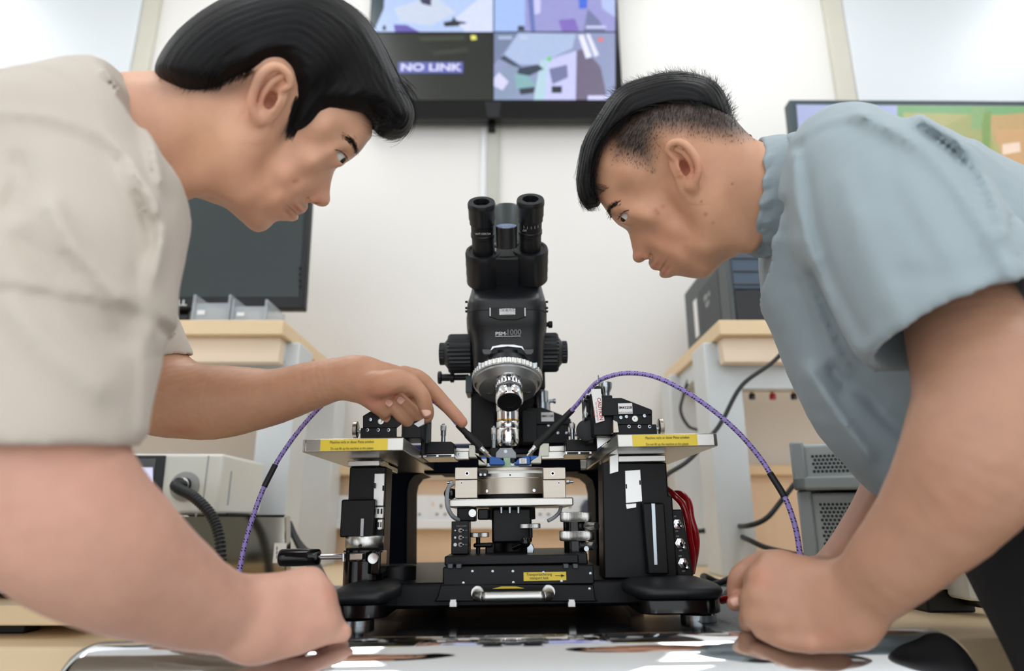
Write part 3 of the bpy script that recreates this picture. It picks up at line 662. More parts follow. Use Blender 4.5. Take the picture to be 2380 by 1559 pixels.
MB(FM).pbox(838,1205,845,1246,yc-0.024,yc-0.014).build('guide_rod', M_zinc, t)
c0 = G(834,1276,0.80); c1 = G(834,1245,0.80); rk = abs(G(881,1260,0.80)[0]-G(789,1260,0.80)[0])/2
ck = A3([c0[0], 0.83, 0])
MB(FM).knurl(ck+[0,0,c0[2]], ck+[0,0,c1[2]], rk, 44, 0.02).build('height_ring', M_alul, t, angle=50)
MB(FM).lathe(ck+A3([0,-rk-0.0006,(c0[2]+c1[2])/2-0.004]), (0,-1,0), [(0.0021,-0.002),(0.0021,0.0006)], 16).build('ring_hole', M_ink, t)
MB(FM).lathe(ck+[0,0,G(834,1284,0.80)[2]], (0,0,1), [(rk*1.06,0),(rk*1.06,0.002)], 40).build('ring_flange', M_blackg, t)
MB(FM).lathe(ck+[0,0,zb_top-0.002], (0,0,1), [(rk*1.02,0),(rk*1.02,c0[2]-zb_top-0.012),(rk*0.72,c0[2]-zb_top-0.0115),(rk*0.72,c0[2]-zb_top)], 40).build('column_housing', M_blackg, t)
MB(FM).pbox(862,1280,884,1336,0.80,0.84).build('clamp_block', M_blackg, t, bevel=0.002)
c = G(868,1297,0.795); MB(FM).lathe(c, (0.1,-1,0), [(0.006,-0.002),(0.006,0.0065),(0.0055,0.0075),(0.001,0.0068)], 24).build('clamp_screw', M_alul, t)
c = G(822,1292,0.80); MB(FM).pbox(812,1286,842,1302,0.785,0.80).build('slot_insert', M_steel, t, bevel=0.001)
h0, h1 = G(802,1293,0.79), G(742,1294,0.79); MB(FM).cyl(h0, h1, 0.0031, n=16).build('lever_rod', M_chrome2, t)
MB(FM).cyl(G(798,1286,0.787), G(798,1304,0.787), 0.0016, n=12).build('lever_pin', M_chrome2, t)
g0, g1 = G(743,1294,0.79), G(650,1296,0.79); gl = np.linalg.norm(g1-g0)
MB(FM).lathe(g0, g1-g0, [(0.0075,0),(0.0088,0.0012),(0.0094,gl*0.3),(0.0097,gl*0.8),(0.0094,gl*0.96),(0.0082,gl)], 32).build('lever_grip', M_blackg, t, angle=60)
c = G(912,1345,0.86); MB(FM).lathe((c[0],0.88,zb_top-0.002), (0,0,1), [(0.026,0),(0.026,0.018),(0.0245,0.0195)], 40).build('base_boss', M_black, t)
# right column
MB(FM).pprism([(1400,1074),(1549,1074),(1554,1150),(1563,1152),(1576,1345),(1404,1345)], yc, 0.875).build('column', M_black, t, bevel=0.002)
MB(FM).pbox(1437,1058,1548,1073,yc-0.006,0.97).build('spacer', M_alul, t, bevel=0.001)
MB(FM).pprism([(1417,1060),(1438,1054),(1438,1096),(1417,1102)], yc-0.006, yc+0.004).build('spacer_tab', M_alul, t, bevel=0.0006)
MB(FM).pprism([(1452,1093),(1489,1090),(1494,1166),(1454,1170)], yc-0.004, yc+0.002).build('bearing_plate', M_alul, t, bevel=0.0008)
MB(FM).pprism([(1454,1171),(1480,1168),(1480,1180),(1456,1184)], yc-0.004, yc+0.002).build('bearing_plate', M_alul, t, bevel=0.0008)
for px, py in ((1456,1130),(1488,1121)): MB(FM).pbox(px-1.3,py-5,px+1.3,py+5,yc-0.0055,yc-0.003).build('slot', M_ink, t)
MB(FM).pprism([(1493,1168),(1545,1168),(1556,1335),(1506,1335)], yc-0.014, yc).build('column_block', M_black, t, bevel=0.002)
MB(FM).pprism([(1514,1170),(1522,1170),(1528,1312),(1521,1312)], yc-0.017, yc-0.012).build('guide_strip', M_zinc, t)
MB(FM).pprism([(1397,1076),(1404,1076),(1409,1320),(1402,1320)], 0.99, 1.0).build('guide_rod', M_zinc, t)
tb = MB(FM).pprism([(1556,1184),(1586,1183),(1613,1340),(1574,1340)], 0.845, 0.94).build('switch_box', M_blackm, t, bevel=0.002)
for px, py, dn in ((1574,1218,0),(1580,1262,1),(1587,1308,1)):
    c = G(px,py,0.845)
    MB(FM).lathe(c, (0,-1,0), [(0.0062,0),(0.0062,0.002),(0.0045,0.0022),(0.0045,0.005),(0.003,0.0055)], 6).build('switch_nut', M_chrome2, tb)
    d_ = A3([0.15,-0.8,-0.5 if dn else -0.25]); d_ = d_/np.linalg.norm(d_)
    MB(FM).lathe(c+A3([0,-0.005,0]), d_, [(0.0015,0),(0.0024,0.008),(0.0025,0.010),(0.0012,0.0115)], 12).build('switch_lever', M_chrome2, tb)
for px, py in ((1568,1200),(1573,1234),(1575,1246),(1582,1279),(1581,1292),(1589,1327)):
    ptext('ON' if px in (1573,1575,1581) else 'OFF', px, py, 0.845, 3.4, M_whiteink, tb)
for off, pts in ((0,[(1550,1136,.90),(1566,1150,.88),(1586,1172,.88),(1597,1205,.88),(1604,1250,.885),(1610,1290,.89),(1606,1330,.9)]),
                 (1,[(1552,1150,.92),(1580,1147,.90),(1600,1166,.89),(1607,1205,.885),(1617,1240,.885),(1618,1275,.89),(1608,1330,.91)])):
    MB(FM).tube(spline([G(*p) for p in pts],10), 0.0042, 12).build('red_hose', M_redhose, t, angle=180)

# ================================================================== chuck stage
t = thing('chuck_stage', FM.w(G(1195,1400,0.82)), 'steel chuck on a black sliding stage with pull handle and transport lock label', 'stage')
y0 = 0.81
MB(FM).pprism([(1024,1359),(1380,1359),(1384,1392),(1392,1398),(1008,1398),(1016,1388)], y0, 1.0).build('lower_slide', M_black, t, bevel=0.0015)
MB(FM).pbox(1029,1315,1381,1360,y0+0.004,1.02).build('middle_slide', M_black, t, bevel=0.0015)
MB(FM).pbox(1033,1290,1345,1312,y0+0.014,1.03).build('upper_slide', M_black, t, bevel=0.0015)
MB(FM).pbox(1338,1285,1366,1312,y0+0.02,0.9).build('slide_block', M_black, t, bevel=0.0015)
for px in (1046,1066,1316,1338): MB(FM).pbox(px-7,1310,px+7,1322,y0-0.001,y0+0.008).build('stop_block', mat('gunmetal',(70,74,78),0.35,0.7), t, bevel=0.0012)
for px, py in ((1077,1354),(1193,1353),(1263,1330),(1305,1350),(1372,1332),(1370,1368),(1098,1327),(1145,1327),(1192,1327)):
    MB(FM).lathe(G(px,py,y0+0.004 if py<1359 else y0), (0,-1,0), [(0.0015,0),(0.0015,0.0008),(0.0006,0.001)], 10).build('screw', M_zinc, t)
lb = MB(FM).pbox(1217,1329,1316,1349,y0+0.0034,y0+0.0042).build('transport_label', M_yellow, t)
ptext('Transportsicherung', 1253, 1334.5, y0+0.0034, 7.0, M_ink, lb, sx=0.82)
ptext('transport lock', 1253, 1343, y0+0.0034, 7.0, M_ink, lb, sx=0.82)
mb = MB(FM); mb.pprism([(1290,1336.8),(1304,1336.8),(1304,1334),(1313,1337.5),(1304,1341),(1304,1338.2),(1290,1338.2)], y0+0.003, y0+0.0034); mb.build('arrow', M_ink, lb, smooth=False)
MB(FM).pprism([(1144,1368),(1166,1362.5),(1200,1362.5),(1219,1367)], y0-0.0006, y0+0.0004).build('hazard_sticker', M_yellow, t)
hz = G(1190,1386,y0)[2]; hx0, hx1 = G(1106,1384,y0-0.035)[0], G(1279,1384,y0-0.035)[0]; zt_ = G(1190,1387,y0-0.035)[2]
hpth = [(hx0,y0,hz+0.0045),(hx0,y0-0.018,hz+0.003)] + [(hx0+0.012*(1-math.cos(a_)), y0-0.018-0.014*math.sin(a_), hz+0.003+(zt_-hz-0.003)*math.sin(a_)) for a_ in np.linspace(0.2,math.pi/2,6)]
hpth = hpth + [(hx0+hx1-p[0],p[1],p[2]) for p in hpth[::-1]]
MB(FM).tube(spline(hpth,4), 0.0054, 16).build('pull_handle', M_alul, t, angle=180)
for x in (hx0,hx1): MB(FM).lathe((x,y0+0.001,hz+0.0045), (0,-1,0), [(0.0078,0),(0.0078,0.003),(0.0072,0.0036)], 24).build('handle_flange', M_alul, t)
for px in (1053,1329): MB(FM).pprism([(px-9,1411),(px-9,1400),(px-7,1396),(px-8,1393),(px+8,1393),(px+7,1396),(px+9,1400),(px+9,1411)], y0-0.008, y0+0.01).build('clip', M_alul, t, bevel=0.0006)
# centre column and levers
cx, cy = G(1190,1230,0.95)[0], 0.95
zu = G(1190,1290,0.85)[2]; zchk = G(1190,1178,0.875)[2]
rc = abs(G(1236,1230,0.90)[0]-G(1143,1230,0.90)[0])/2
MB(FM).lathe((cx,cy,zu), (0,0,1), [(rc*0.9,0),(rc*0.9,0.012),(rc,0.013),(rc,zchk-zu-0.016),(rc*1.25,zchk-zu-0.015),(rc*1.25,zchk-zu)], 40).build('centre_column', M_black, t)
MB(FM).pbox(1143,1180,1236,1262,0.905,0.93).build('column_front', M_black, t, bevel=0.003)
MB(FM).pbox(1128,1262,1150,1288,0.89,0.93).build('column_bracket', M_black, t, bevel=0.002)
MB(FM).pbox(1100,1262,1145,1272,0.885,0.91).build('bracket_arm', M_black, t, bevel=0.002)
for px in (1165,1185,1205): MB(FM).cyl(G(px,1178,0.90), G(px,1192,0.90), 0.0022, n=12).build('spring_post', M_zinc, t)
def hknob(name, pxl, pxr, pyt, pyb, yy_, m=M_alul, teeth=60):
    a_, b_ = G(pxl,(pyt+pyb)/2,yy_), G(pxr,(pyt+pyb)/2,yy_); r_ = (b_[0]-a_[0])/2; x_ = (a_[0]+b_[0])/2
    MB(FM).knurl((x_,yy_+r_,G(pxl,pyb,yy_)[2]), (x_,yy_+r_,G(pxl,pyt,yy_)[2]), r_, teeth, 0.03).build(name, m, t, angle=50)
hknob('thumb_wheel', 1090,1136,1238,1249,0.875); hknob('thumb_wheel', 1208,1257,1217,1228,0.875)
hknob('stage_knob', 1304,1379,1190,1213,0.86,teeth=80); hknob('stage_knob', 1303,1385,1234,1258,0.858,teeth=80)
def pcyl(name, pxl, pxr, pyt, pyb, yy_, m, n=32):
    a_, b_ = G(pxl,(pyt+pyb)/2,yy_), G(pxr,(pyt+pyb)/2,yy_); r_ = (b_[0]-a_[0])/2; x_ = (a_[0]+b_[0])/2
    MB(FM).cyl((x_,yy_+r_,G(pxl,pyb,yy_)[2]), (x_,yy_+r_,G(pxl,pyt,yy_)[2]), r_, n=n).build(name, m, t)
pcyl('knob_neck',1311,1363,1213,1236,0.864,M_blackg); pcyl('knob_spindle',1313,1366,1258,1290,0.864,M_blackg)
pcyl('wheel_stem',1106,1116,1249,1290,0.888,M_black); pcyl('wheel_stem',1229,1238,1227,1250,0.888,M_black)
for px, py in ((1387,1222),(1382,1269)):
    c = G(px,py,0.852); MB(FM).lathe(c, (-0.55,0.8,0), [(0.001,-0.0004),(0.0046,0),(0.0046,0.02)], 20).build('knob_pin', M_alul, t)
c = G(1363,1275,0.855); MB(FM).cyl(c, c+A3([0,0.01,0]), 0.003, n=12).build('set_screw', M_zinc, t)
vp = MB(FM).pbox(1049,1211,1089,1288,0.85,0.90).build('vacuum_panel', M_black, t, bevel=0.001)
ptext('VACUUM', 1072, 1222.5, 0.85, 4.2, M_greyink, vp)
for i, py in enumerate((1232.5,1249,1265.5)):
    c = G(1070,py,0.85)
    MB(FM).lathe(c, (0,-1,0), [(0.0028,0),(0.0028,0.0012),(0.0018,0.0014),(0.0018,0.003)], 20).build('vacuum_switch', mat('dull_nickel',(120,114,108),0.35,0.9), vp)
    MB(FM).lathe(c+A3([0,-0.003,0]), (0.8,-0.6,0), [(0.0008,0),(0.0013,0.005),(0.0006,0.006)], 10).build('switch_lever', M_zinc, vp)
    r_ = (0.0006,0.0009,0.0014)[i]; c = G(1058,py,0.8497)
    MB(FM).lathe(c, (0,-1,0), [(r_*1.0,0),(r_*1.5,0),(r_*1.5,0.0003),(r_*1.0,0.0003)], 16).build('ring_mark', M_whiteink, vp)
    ptext('ON', 1083, py, 0.85, 3.0, M_greyink, vp)
c = G(1098,1192,0.87); MB(FM).lathe(c, (0,1,0), [(0.0048,0),(0.0048,0.03)], 20).build('valve_cap', M_alul, t)
MB(FM).pbox(1110,1182,1136,1208,0.88,0.93).build('valve_block', M_black, t, bevel=0.002)
MB(FM).pbox(1062,1178,1105,1212,0.89,0.93).build('valve_block', M_black, t, bevel=0.002)
c0, c1 = G(1193,1273,0.87), G(1218,1262,0.862); MB(FM).cyl(c0,c1,0.0035,0.0028,16).build('lever_arm', M_blackg, t)
MB(FM).lathe(G(1221,1260,0.861), (0,0,1), [(0.0001,-0.0065)]+[(0.0065*math.sin(a_),-0.0065*math.cos(a_)) for a_ in np.linspace(0.3,2.85,10)]+[(0.0001,0.0065)], 20).build('lever_ball', M_blackg, t, angle=180)
MB(FM).pprism([(1224,1286),(1224,1268),(1230,1262),(1238,1264),(1242,1274),(1240,1286)], 0.868, 0.88).build('lever_bracket', M_zinc, t, bevel=0.001)
# chuck plate, blocks and drum
yk = 0.875
MB(FM).pbox(1043,1157.5,1333,1177,yk,1.03).build('chuck_plate', mat('bead_blasted',(206,204,198),0.4,1.0,var=0.03), t, bevel=0.0018)
xk0, xk1 = G(1057,1120,yk)[0], G(1315,1120,yk)[0]
for a_, b_ in ((1057,1110),(1262,1315)):
    MB(FM).pbox(a_,1115,b_,1157.5,yk+0.004,1.02).build('chuck_block', M_steel, t, bevel=0.0008)
    MB(FM).pbox(a_,1086,b_,1114,yk+0.004,1.02).build('chuck_block', M_steel, t, bevel=0.0008)
    for px, py, r_ in (((a_+b_)/2+(2 if a_<1200 else -4),1100,0.0027),((a_+16 if a_<1200 else b_-16),1122,0.0015)):
        MB(FM).lathe(G(px,py,yk+0.0038), (0,-1,0), [(r_*1.1,-0.001),(r_,0.0004),(r_*0.6,0.0005),(r_*0.5,-0.0002),(0.0002,-0.0002)], 20).build('cap_screw', M_chrome2, t)
xc_ = (G(1110,1130,yk)[0]+G(1262,1130,yk)[0])/2; yc_ = 0.955; rd = 0.0715
zA, zB_, zC, zD, zE = (G(1186,v,0.884)[2] for v in (1086,1092,1098,1109,1147))
MB(FM).lathe((xc_,yc_,zE), (0,0,1), [(rd,0),(rd,zD-zE-0.0006),(rd-0.0006,zD-zE)], 96).build('chuck_drum', M_steel, t)
MB(FM).lathe((xc_,yc_,zD+0.0006), (0,0,1), [(rd-0.0012,-0.001),(rd-0.0012,zC-zD-0.001)], 96).build('chuck_ring', M_alu, t)
MB(FM).lathe((xc_,yc_,zC), (0,0,1), [(rd-0.002,-0.001),(rd-0.002,zB_-zC)], 96).build('insulator_ring', mat('white_ptfe',(236,236,230),0.4), t)
MB(FM).lathe((xc_,yc_,zB_), (0,0,1), [(rd-0.0005,0),(rd-0.0005,zA-zB_),(rd-0.004,zA-zB_+0.0008),(0.0001,zA-zB_+0.0008)], 96).build('chuck_top', M_steel, t)
MB(FM).lathe((xc_,yc_,G(1186,1158,yk)[2]), (0,0,1), [(rd-0.006,0),(rd-0.006,zE-G(1186,1158,yk)[2])], 64).build('drum_base', M_black, t)
MB(FM).lathe((xc_,yc_-rd-0.0004+0.0012,(zC+zD)/2), (0,-1,0), [(0.001,-0.001),(0.001,0.0006)], 12).build('ring_hole', M_ink, t)
for dx in (-0.031, 0.031):
    MB(FM).lathe((xc_+dx,yc_-math.sqrt(rd**2-dx**2),zE+0.004), (dx*6,-1,0), [(0.0022,-0.001),(0.002,0.0007),(0.001,0.0008),(0.0009,0.0002)], 16).build('cap_screw', M_chrome2, t)
MB(FM).pbox(1112,1093,1134,1107,0.883,0.90).build('contact_block', M_blackg, t, bevel=0.001)
for px in (1117,1127): MB(FM).lathe(G(px,1103,0.883), (0,-1,0), [(0.0017,0),(0.0017,0.0012),(0.0008,0.0014)], 12).build('contact_screw', M_zinc, t)
M_tube = mat('clear_tubing',(176,182,186),0.2,trans=0.4)
MB(FM).tube(spline([G(1053,1124,.885),G(1043,1132,.88),(G(1039,1150,.87)),G(1040,1175,.868),G(1050,1197,.875),G(1066,1209,.885)],10), 0.0028, 12).build('vacuum_tube', M_tube, t, angle=180)
MB(FM).tube(spline([G(1304,1176,.90),G(1300,1190,.895),G(1288,1202,.89),G(1274,1210,.885)],10), 0.0024, 12).build('vacuum_tube', M_tube, t, angle=180)
MB(FM).lathe(G(1052,1121,.89), (-1,0,0), [(0.003,0),(0.003,0.003),(0.002,0.004),(0.002,0.007)], 14).build('tube_fitting', M_zinc, t)
MB(FM).lathe(G(1316,1119,.885), (1,0,0), [(0.0035,0),(0.0035,0.004),(0.002,0.005),(0.002,0.009)], 14).build('tube_fitting', M_zinc, t)
MB(FM).lathe(G(1046,1147,.885), (-0.6,-1,0), [(0.007,-0.004),(0.007,0.004),(0.005,0.006)], 20).build('clamp_knob', M_blackg, t)

# ================================================================== microscope
t = thing('microscope', FM.w(G(1180,1040,1.0)), 'black binocular microscope mounted above the chuck, with chrome objectives', 'microscope')
ax = 1180; YM = 1.02
M_micro = mat('microscope_black', (21,24,28), 0.36, var=0.06, bump=0.03, bscale=700)
# loft helper: pixel outlines (front contour half widths) in frame coords
def loft(name, secs, m, n=40, e=0.35, parent=None, ang=40):
    """rounded-rectangle sections: (cx, cy, z, half width, half depth)"""
    mb = MB(FM); vs_, fs_ = [], []
    for (cx_, cy_, z_, hw, hd) in secs:
        for k in range(n):
            a_ = 2*math.pi*(k+0.5)/n; c_, s_ = math.cos(a_), math.sin(a_)
            vs_.append((cx_+hw*math.copysign(abs(c_)**e, c_), cy_+hd*math.copysign(abs(s_)**e, s_), z_))
    for i in range(len(secs)-1):
        for k in range(n): fs_.append((i*n+k, i*n+(k+1)%n, (i+1)*n+(k+1)%n, (i+1)*n+k))
    fs_ += [tuple(range(n-1,-1,-1)), tuple((len(secs)-1)*n+k for k in range(n))]
    mb.add(vs_, fs_); return mb.build(name, m, parent or t, angle=ang)
def hs(px0, px1, py, yf): # section helper: x centre, z, half width at front plane yf
    a_, b_ = G(px0,py,yf), G(px1,py,yf); return (a_[0]+b_[0])/2, a_[2], (b_[0]-a_[0])/2
def sec(px0, px1, py, yf, depth):
    x_, z_, h_ = hs(px0,px1,py,yf); return (x_, yf+depth/2, z_, h_, depth/2)
YF = 0.95
loft('arm_body', [sec(1101,1262,858,YF+0.012,0.13), sec(1096,1266,835,YF,0.16), sec(1094,1268,800,YF-0.004,0.17), sec(1091,1270,772,YF-0.008,0.18), sec(1085,1272,758,YF-0.012,0.19), sec(1080,1275,745,YF-0.016,0.20), sec(1079,1275,722,YF-0.018,0.20)], M_micro)
loft('head_base', [sec(1080,1275,720,YF-0.019,0.20), sec(1080,1275,700,YF-0.02,0.20), sec(1081,1274,692,YF-0.018,0.195), sec(1088,1268,676,YF,0.16), sec(1094,1262,658,YF+0.01,0.13), sec(1096,1258,650,YF+0.012,0.12)], M_micro)
loft('head_seam', [sec(1081,1274,722,YF-0.0185,0.198), sec(1081,1274,719,YF-0.0185,0.198)], M_blackm)
for sx in (1084,1271):
    for k in range(3): MB(FM).pbox(sx-3,699+k*8+(6 if k>0 else 0),sx+3,702+k*8+(6 if k>0 else 0),YF-0.0195,YF-0.015).build('groove', M_ink, t)
# white knurled magnification wheel
wz = G(1179,724,YF-0.02); 
mb = MB(FM); mb.knurl((wz[0],YF+0.02,G(1179,733,YF-0.02)[2]), (wz[0],YF+0.02,G(1179,716,YF-0.02)[2]), 0.0425, 60, 0.03); mb.build('magnification_wheel', mat('wheel_silver',(226,228,230),0.35,0.3), t, angle=50)
mb = MB(FM); mb.pprism([(1136,714),(1222,714),(1222,735),(1200,742),(1160,742),(1136,735)], YF-0.0202, YF-0.016); mb.build('wheel_recess', M_ink, t, smooth=False)
ptext('1X1R/Y1S', 1179, 721, YF-0.0232, 6, M_ink, t, sx=0.9)
MB(FM).box(G(1138,724,YF-.02)[0],G(1140.5,724,YF-.02)[0],YF-0.0215,YF-0.02,G(1138,735,YF-.02)[2],G(1138,716,YF-.02)[2]).build('index_mark', M_whiteink, t)
MB(FM).box(G(1219,724,YF-.02)[0],G(1221.5,724,YF-.02)[0],YF-0.0215,YF-0.02,G(1219,735,YF-.02)[2],G(1219,716,YF-.02)[2]).build('index_mark', M_whiteink, t)
ptext('PSM', 1163, 775.5, YF-0.0105, 8, M_whiteink, t, bold=0.02, sx=1.2)
ptext('-', 1176.5, 775, YF-0.0105, 8, M_whiteink, t)
ptext('1000', 1194, 772.5, YF-0.0105, 13, M_greyink, t, bold=0.01, sx=0.95)
MB(FM).pbox(1151,780.5,1210,781.5,YF-0.0112,YF-0.009).build('underline', M_whiteink, t)
c = G(1280,754,0.99); MB(FM).lathe(A3([G(1272,755,0.99)[0]-0.004,0.99,c[2]]), (1,0,0), [(0.0035,0),(0.0035,0.005),(0.0055,0.006),(0.0055,0.011),(0.0045,0.012)], 20).build('slide_knob', M_black, t)
# nosepiece housing
mb = MB(FM); mb.pprism([(1140,815),(1144,805),(1165,801),(1195,801),(1214,805),(1219,815),(1212,808),(1180,804.5),(1148,808)], YF-0.010, YF+0.01); mb.build('nosepiece_trim', mat('trim_silver',(214,216,218),0.3,0.8), t)
for px in (1132,1229): MB(FM).pprism([(px-11,811),(px+11,811),(px+11,819),(px+6,824),(px-6,824),(px-11,819)], YF-0.007, YF+0.0).build('housing_lug', mat('lug_grey',(74,76,78),0.3), t, bevel=0.001)
loft('nosepiece_mount', [sec(1122,1238,862,YF+0.01,0.12), sec(1120,1240,836,YF+0.004,0.12), sec(1142,1218,826,YF-0.006,0.12), sec(1142,1218,812,YF-0.008,0.12)], M_micro, e=0.7)
for sx, sg in ((1118,-1),(1242,1)): MB(FM).pbox(sx-7,842,sx+7,856,YF+0.0,YF+0.02).build('mount_pad', M_zinc, t, bevel=0.001)
# turret disc
tilt = math.radians(20); na = A3([0, -math.sin(tilt), -math.cos(tilt)])
tcn = G(1179,888,YF+0.03); rt = 0.0535
def disc(prof, name, m, **k): MB(FM).lathe(tcn, na, prof, 96).build(name, m, t, **k)
mb = MB(FM); mb.knurl(tcn-na*0.011, tcn-na*0.001, rt, 54, 0.025); mb.build('turret_rim', M_alul, t, angle=50)
disc([(rt*0.985,-0.002),(rt*0.985,0.0),(rt*0.955,0.001),(rt*0.95,0.004),(rt*0.80,0.013),(rt*0.35,0.017),(0.001,0.017)], 'turret_face', mat('turret_grey',(150,152,152),0.35,0.75,var=0.04))
disc([(rt*0.9,-0.022),(rt*0.9,-0.010)], 'turret_cap', M_micro)
def onring(az, r_, h_):   # point on the turret cone; az measured from straight toward viewer
    u_ = A3([1,0,0]); v_ = np.cross(na, u_)      # v_ towards viewer/up
    v_ = v_ if v_[1] < 0 else -v_
    return tcn + na*h_ + r_*(u_*math.sin(az)+v_*math.cos(az)), u_*math.sin(az)+v_*math.cos(az)
cone = math.radians(19)
def objective(az, prof_scale, name, secs_, parent=t):
    p_, rad = onring(az, rt*0.52, 0.012); d_ = na*math.cos(cone) + rad*math.sin(cone)
    for (nm, prof, m, kn) in secs_:
        if kn: mb = MB(FM); mb.knurl(p_+d_*prof[0][1], p_+d_*prof[-1][1], prof[0][0], kn, 0.05); mb.build(nm, m, parent, angle=50)
        else: MB(FM).lathe(p_, d_, prof, 40).build(nm, m, parent)
k = 0.00108
M_objn = mat('objective_face',(16,16,18),0.6,spec=0.2)
objective(math.radians(4), 1, 'objective', [
 ('objective_collar', [(16.5*k,-2*k),(16.5*k,6*k)], M_chrome, 34), ('objective_barrel', [(15.5*k,6*k),(16*k,6.5*k),(16*k,10*k),(17.5*k,11*k),(17.5*k,16*k)], M_chrome, 0),
 ('objective_ring', [(18*k,16*k),(18*k,24*k)], M_chrome, 30), ('objective_barrel', [(17.5*k,24*k),(17.5*k,27*k),(18*k,28*k),(18*k,44*k),(16*k,47*k)], M_chrome, 0),
 ('objective_nose', [(16*k,46.5*k),(15.5*k,48.2*k),(9*k,48.2*k),(8*k,47.4*k),(0.1*k,47.3*k)], M_objn, 0)])
objective(math.radians(180), 1, 'objective', [
 ('objective_collar', [(16*k,-2*k),(16*k,20*k)], M_chrome, 30), ('objective_barrel', [(15.5*k,20*k),(15.5*k,31*k)], M_chrome, 0), ('objective_band', [(15.8*k,31*k),(15.8*k,33*k)], M_gold, 0),
 ('objective_ring', [(16*k,33*k),(16*k,44*k)], M_chrome, 30), ('objective_barrel', [(15.5*k,44*k),(16*k,45*k),(16*k,65*k),(14*k,68*k)], M_chrome, 0),
 ('objective_nose', [(14*k,67.8*k),(9*k,72*k),(0.1*k,72.5*k)], M_blackg, 0)])
for az, m, nm in ((-78,M_blackg,'turret_plug'),(74,M_gold,'turret_port'),(130,M_blackg,'turret_port'),(-130,M_blackg,'turret_port')):
    p_, rad = onring(math.radians(az), rt*0.62, 0.010); d_ = na*math.cos(cone)+rad*math.sin(cone)
    MB(FM).lathe(p_, d_, [(15.5*k,-3*k),(15.5*k,3*k),(14*k,3.5*k),(13*k,1*k),(13*k,-2*k),(0.1*k,-2*k)], 40).build(nm, mat('turret_ring',(120,112,100),0.3,0.8), t)
    MB(FM).lathe(p_, d_, [(12.9*k,-2*k),(12.9*k,1.6*k),(12*k,1.6*k),(12*k,-1.8*k),(0.1*k,-1.8*k)], 32).build('port_lining', mat('bronze_lining',(92,62,28),0.3,0.8) if m is M_gold else M_blackg, t)
# focus knobs
for sg, pxo in ((-1, (1022,1040,1078,1100)), (1, (1318,1300,1264,1250))):
    zc_ = G(1050,822,1.03)[2]; Yk = 1.03
    xo, x1_, x2_, x3_ = (G(p_,822,Yk)[0] for p_ in pxo)
    r1_ = abs(G(0,777,Yk)[2]-G(0,866,Yk)[2])/2; r2_ = abs(G(0,797,Yk)[2]-G(0,848,Yk)[2])/2
    mb = MB(FM); mb.knurl((x3_,Yk,zc_), (x1_+0.002*sg*-1,Yk,zc_), r1_, 30, 0.05); mb.build('coarse_focus_knob', M_micro, t, angle=30)
    MB(FM).lathe((x1_,Yk,zc_), (sg,0,0), [(r1_*0.9,-0.004),(r2_*1.0,0.004),(r2_*0.9,0.006)], 40).build('knob_shoulder', M_micro, t)
    mb = MB(FM); mb.knurl((x1_+0.002*sg,Yk,zc_), (xo,Yk,zc_), r2_, 24, 0.06); mb.build('fine_focus_knob', M_micro, t, angle=30)
    MB(FM).lathe((x3_,Yk,zc_), (-sg,0,0), [(r1_*0.8,0),(r1_*0.8,0.03)], 32).build('knob_axle', M_black, t)
zk = G(1050,877,1.06)[2]; xk = G(1018,877,1.06)[0]
MB(FM).lathe((xk,1.06,zk), (1,0,0), [(0.009,0),(0.0105,0.001),(0.0105,0.005),(0.009,0.006),(0.006,0.0065),(0.006,0.02),(0.0085,0.0205),(0.0085,0.026),(0.005,0.027),(0.005,0.05)], 28).build('clamp_screw', M_micro, t)
MB(FM).pbox(1082,872,1098,912,1.04,1.09).build('clamp_plate', mat('slate_metal',(64,72,74),0.4,0.5), t, bevel=0.001)
MB(FM).pbox(1092,770,1266,905,1.08,1.17).build('focus_carrier', M_micro, t, bevel=0.004)
MB(FM).pbox(1100,860,1258,1040,1.12,1.20).build('focus_column', M_black, t, bevel=0.004)
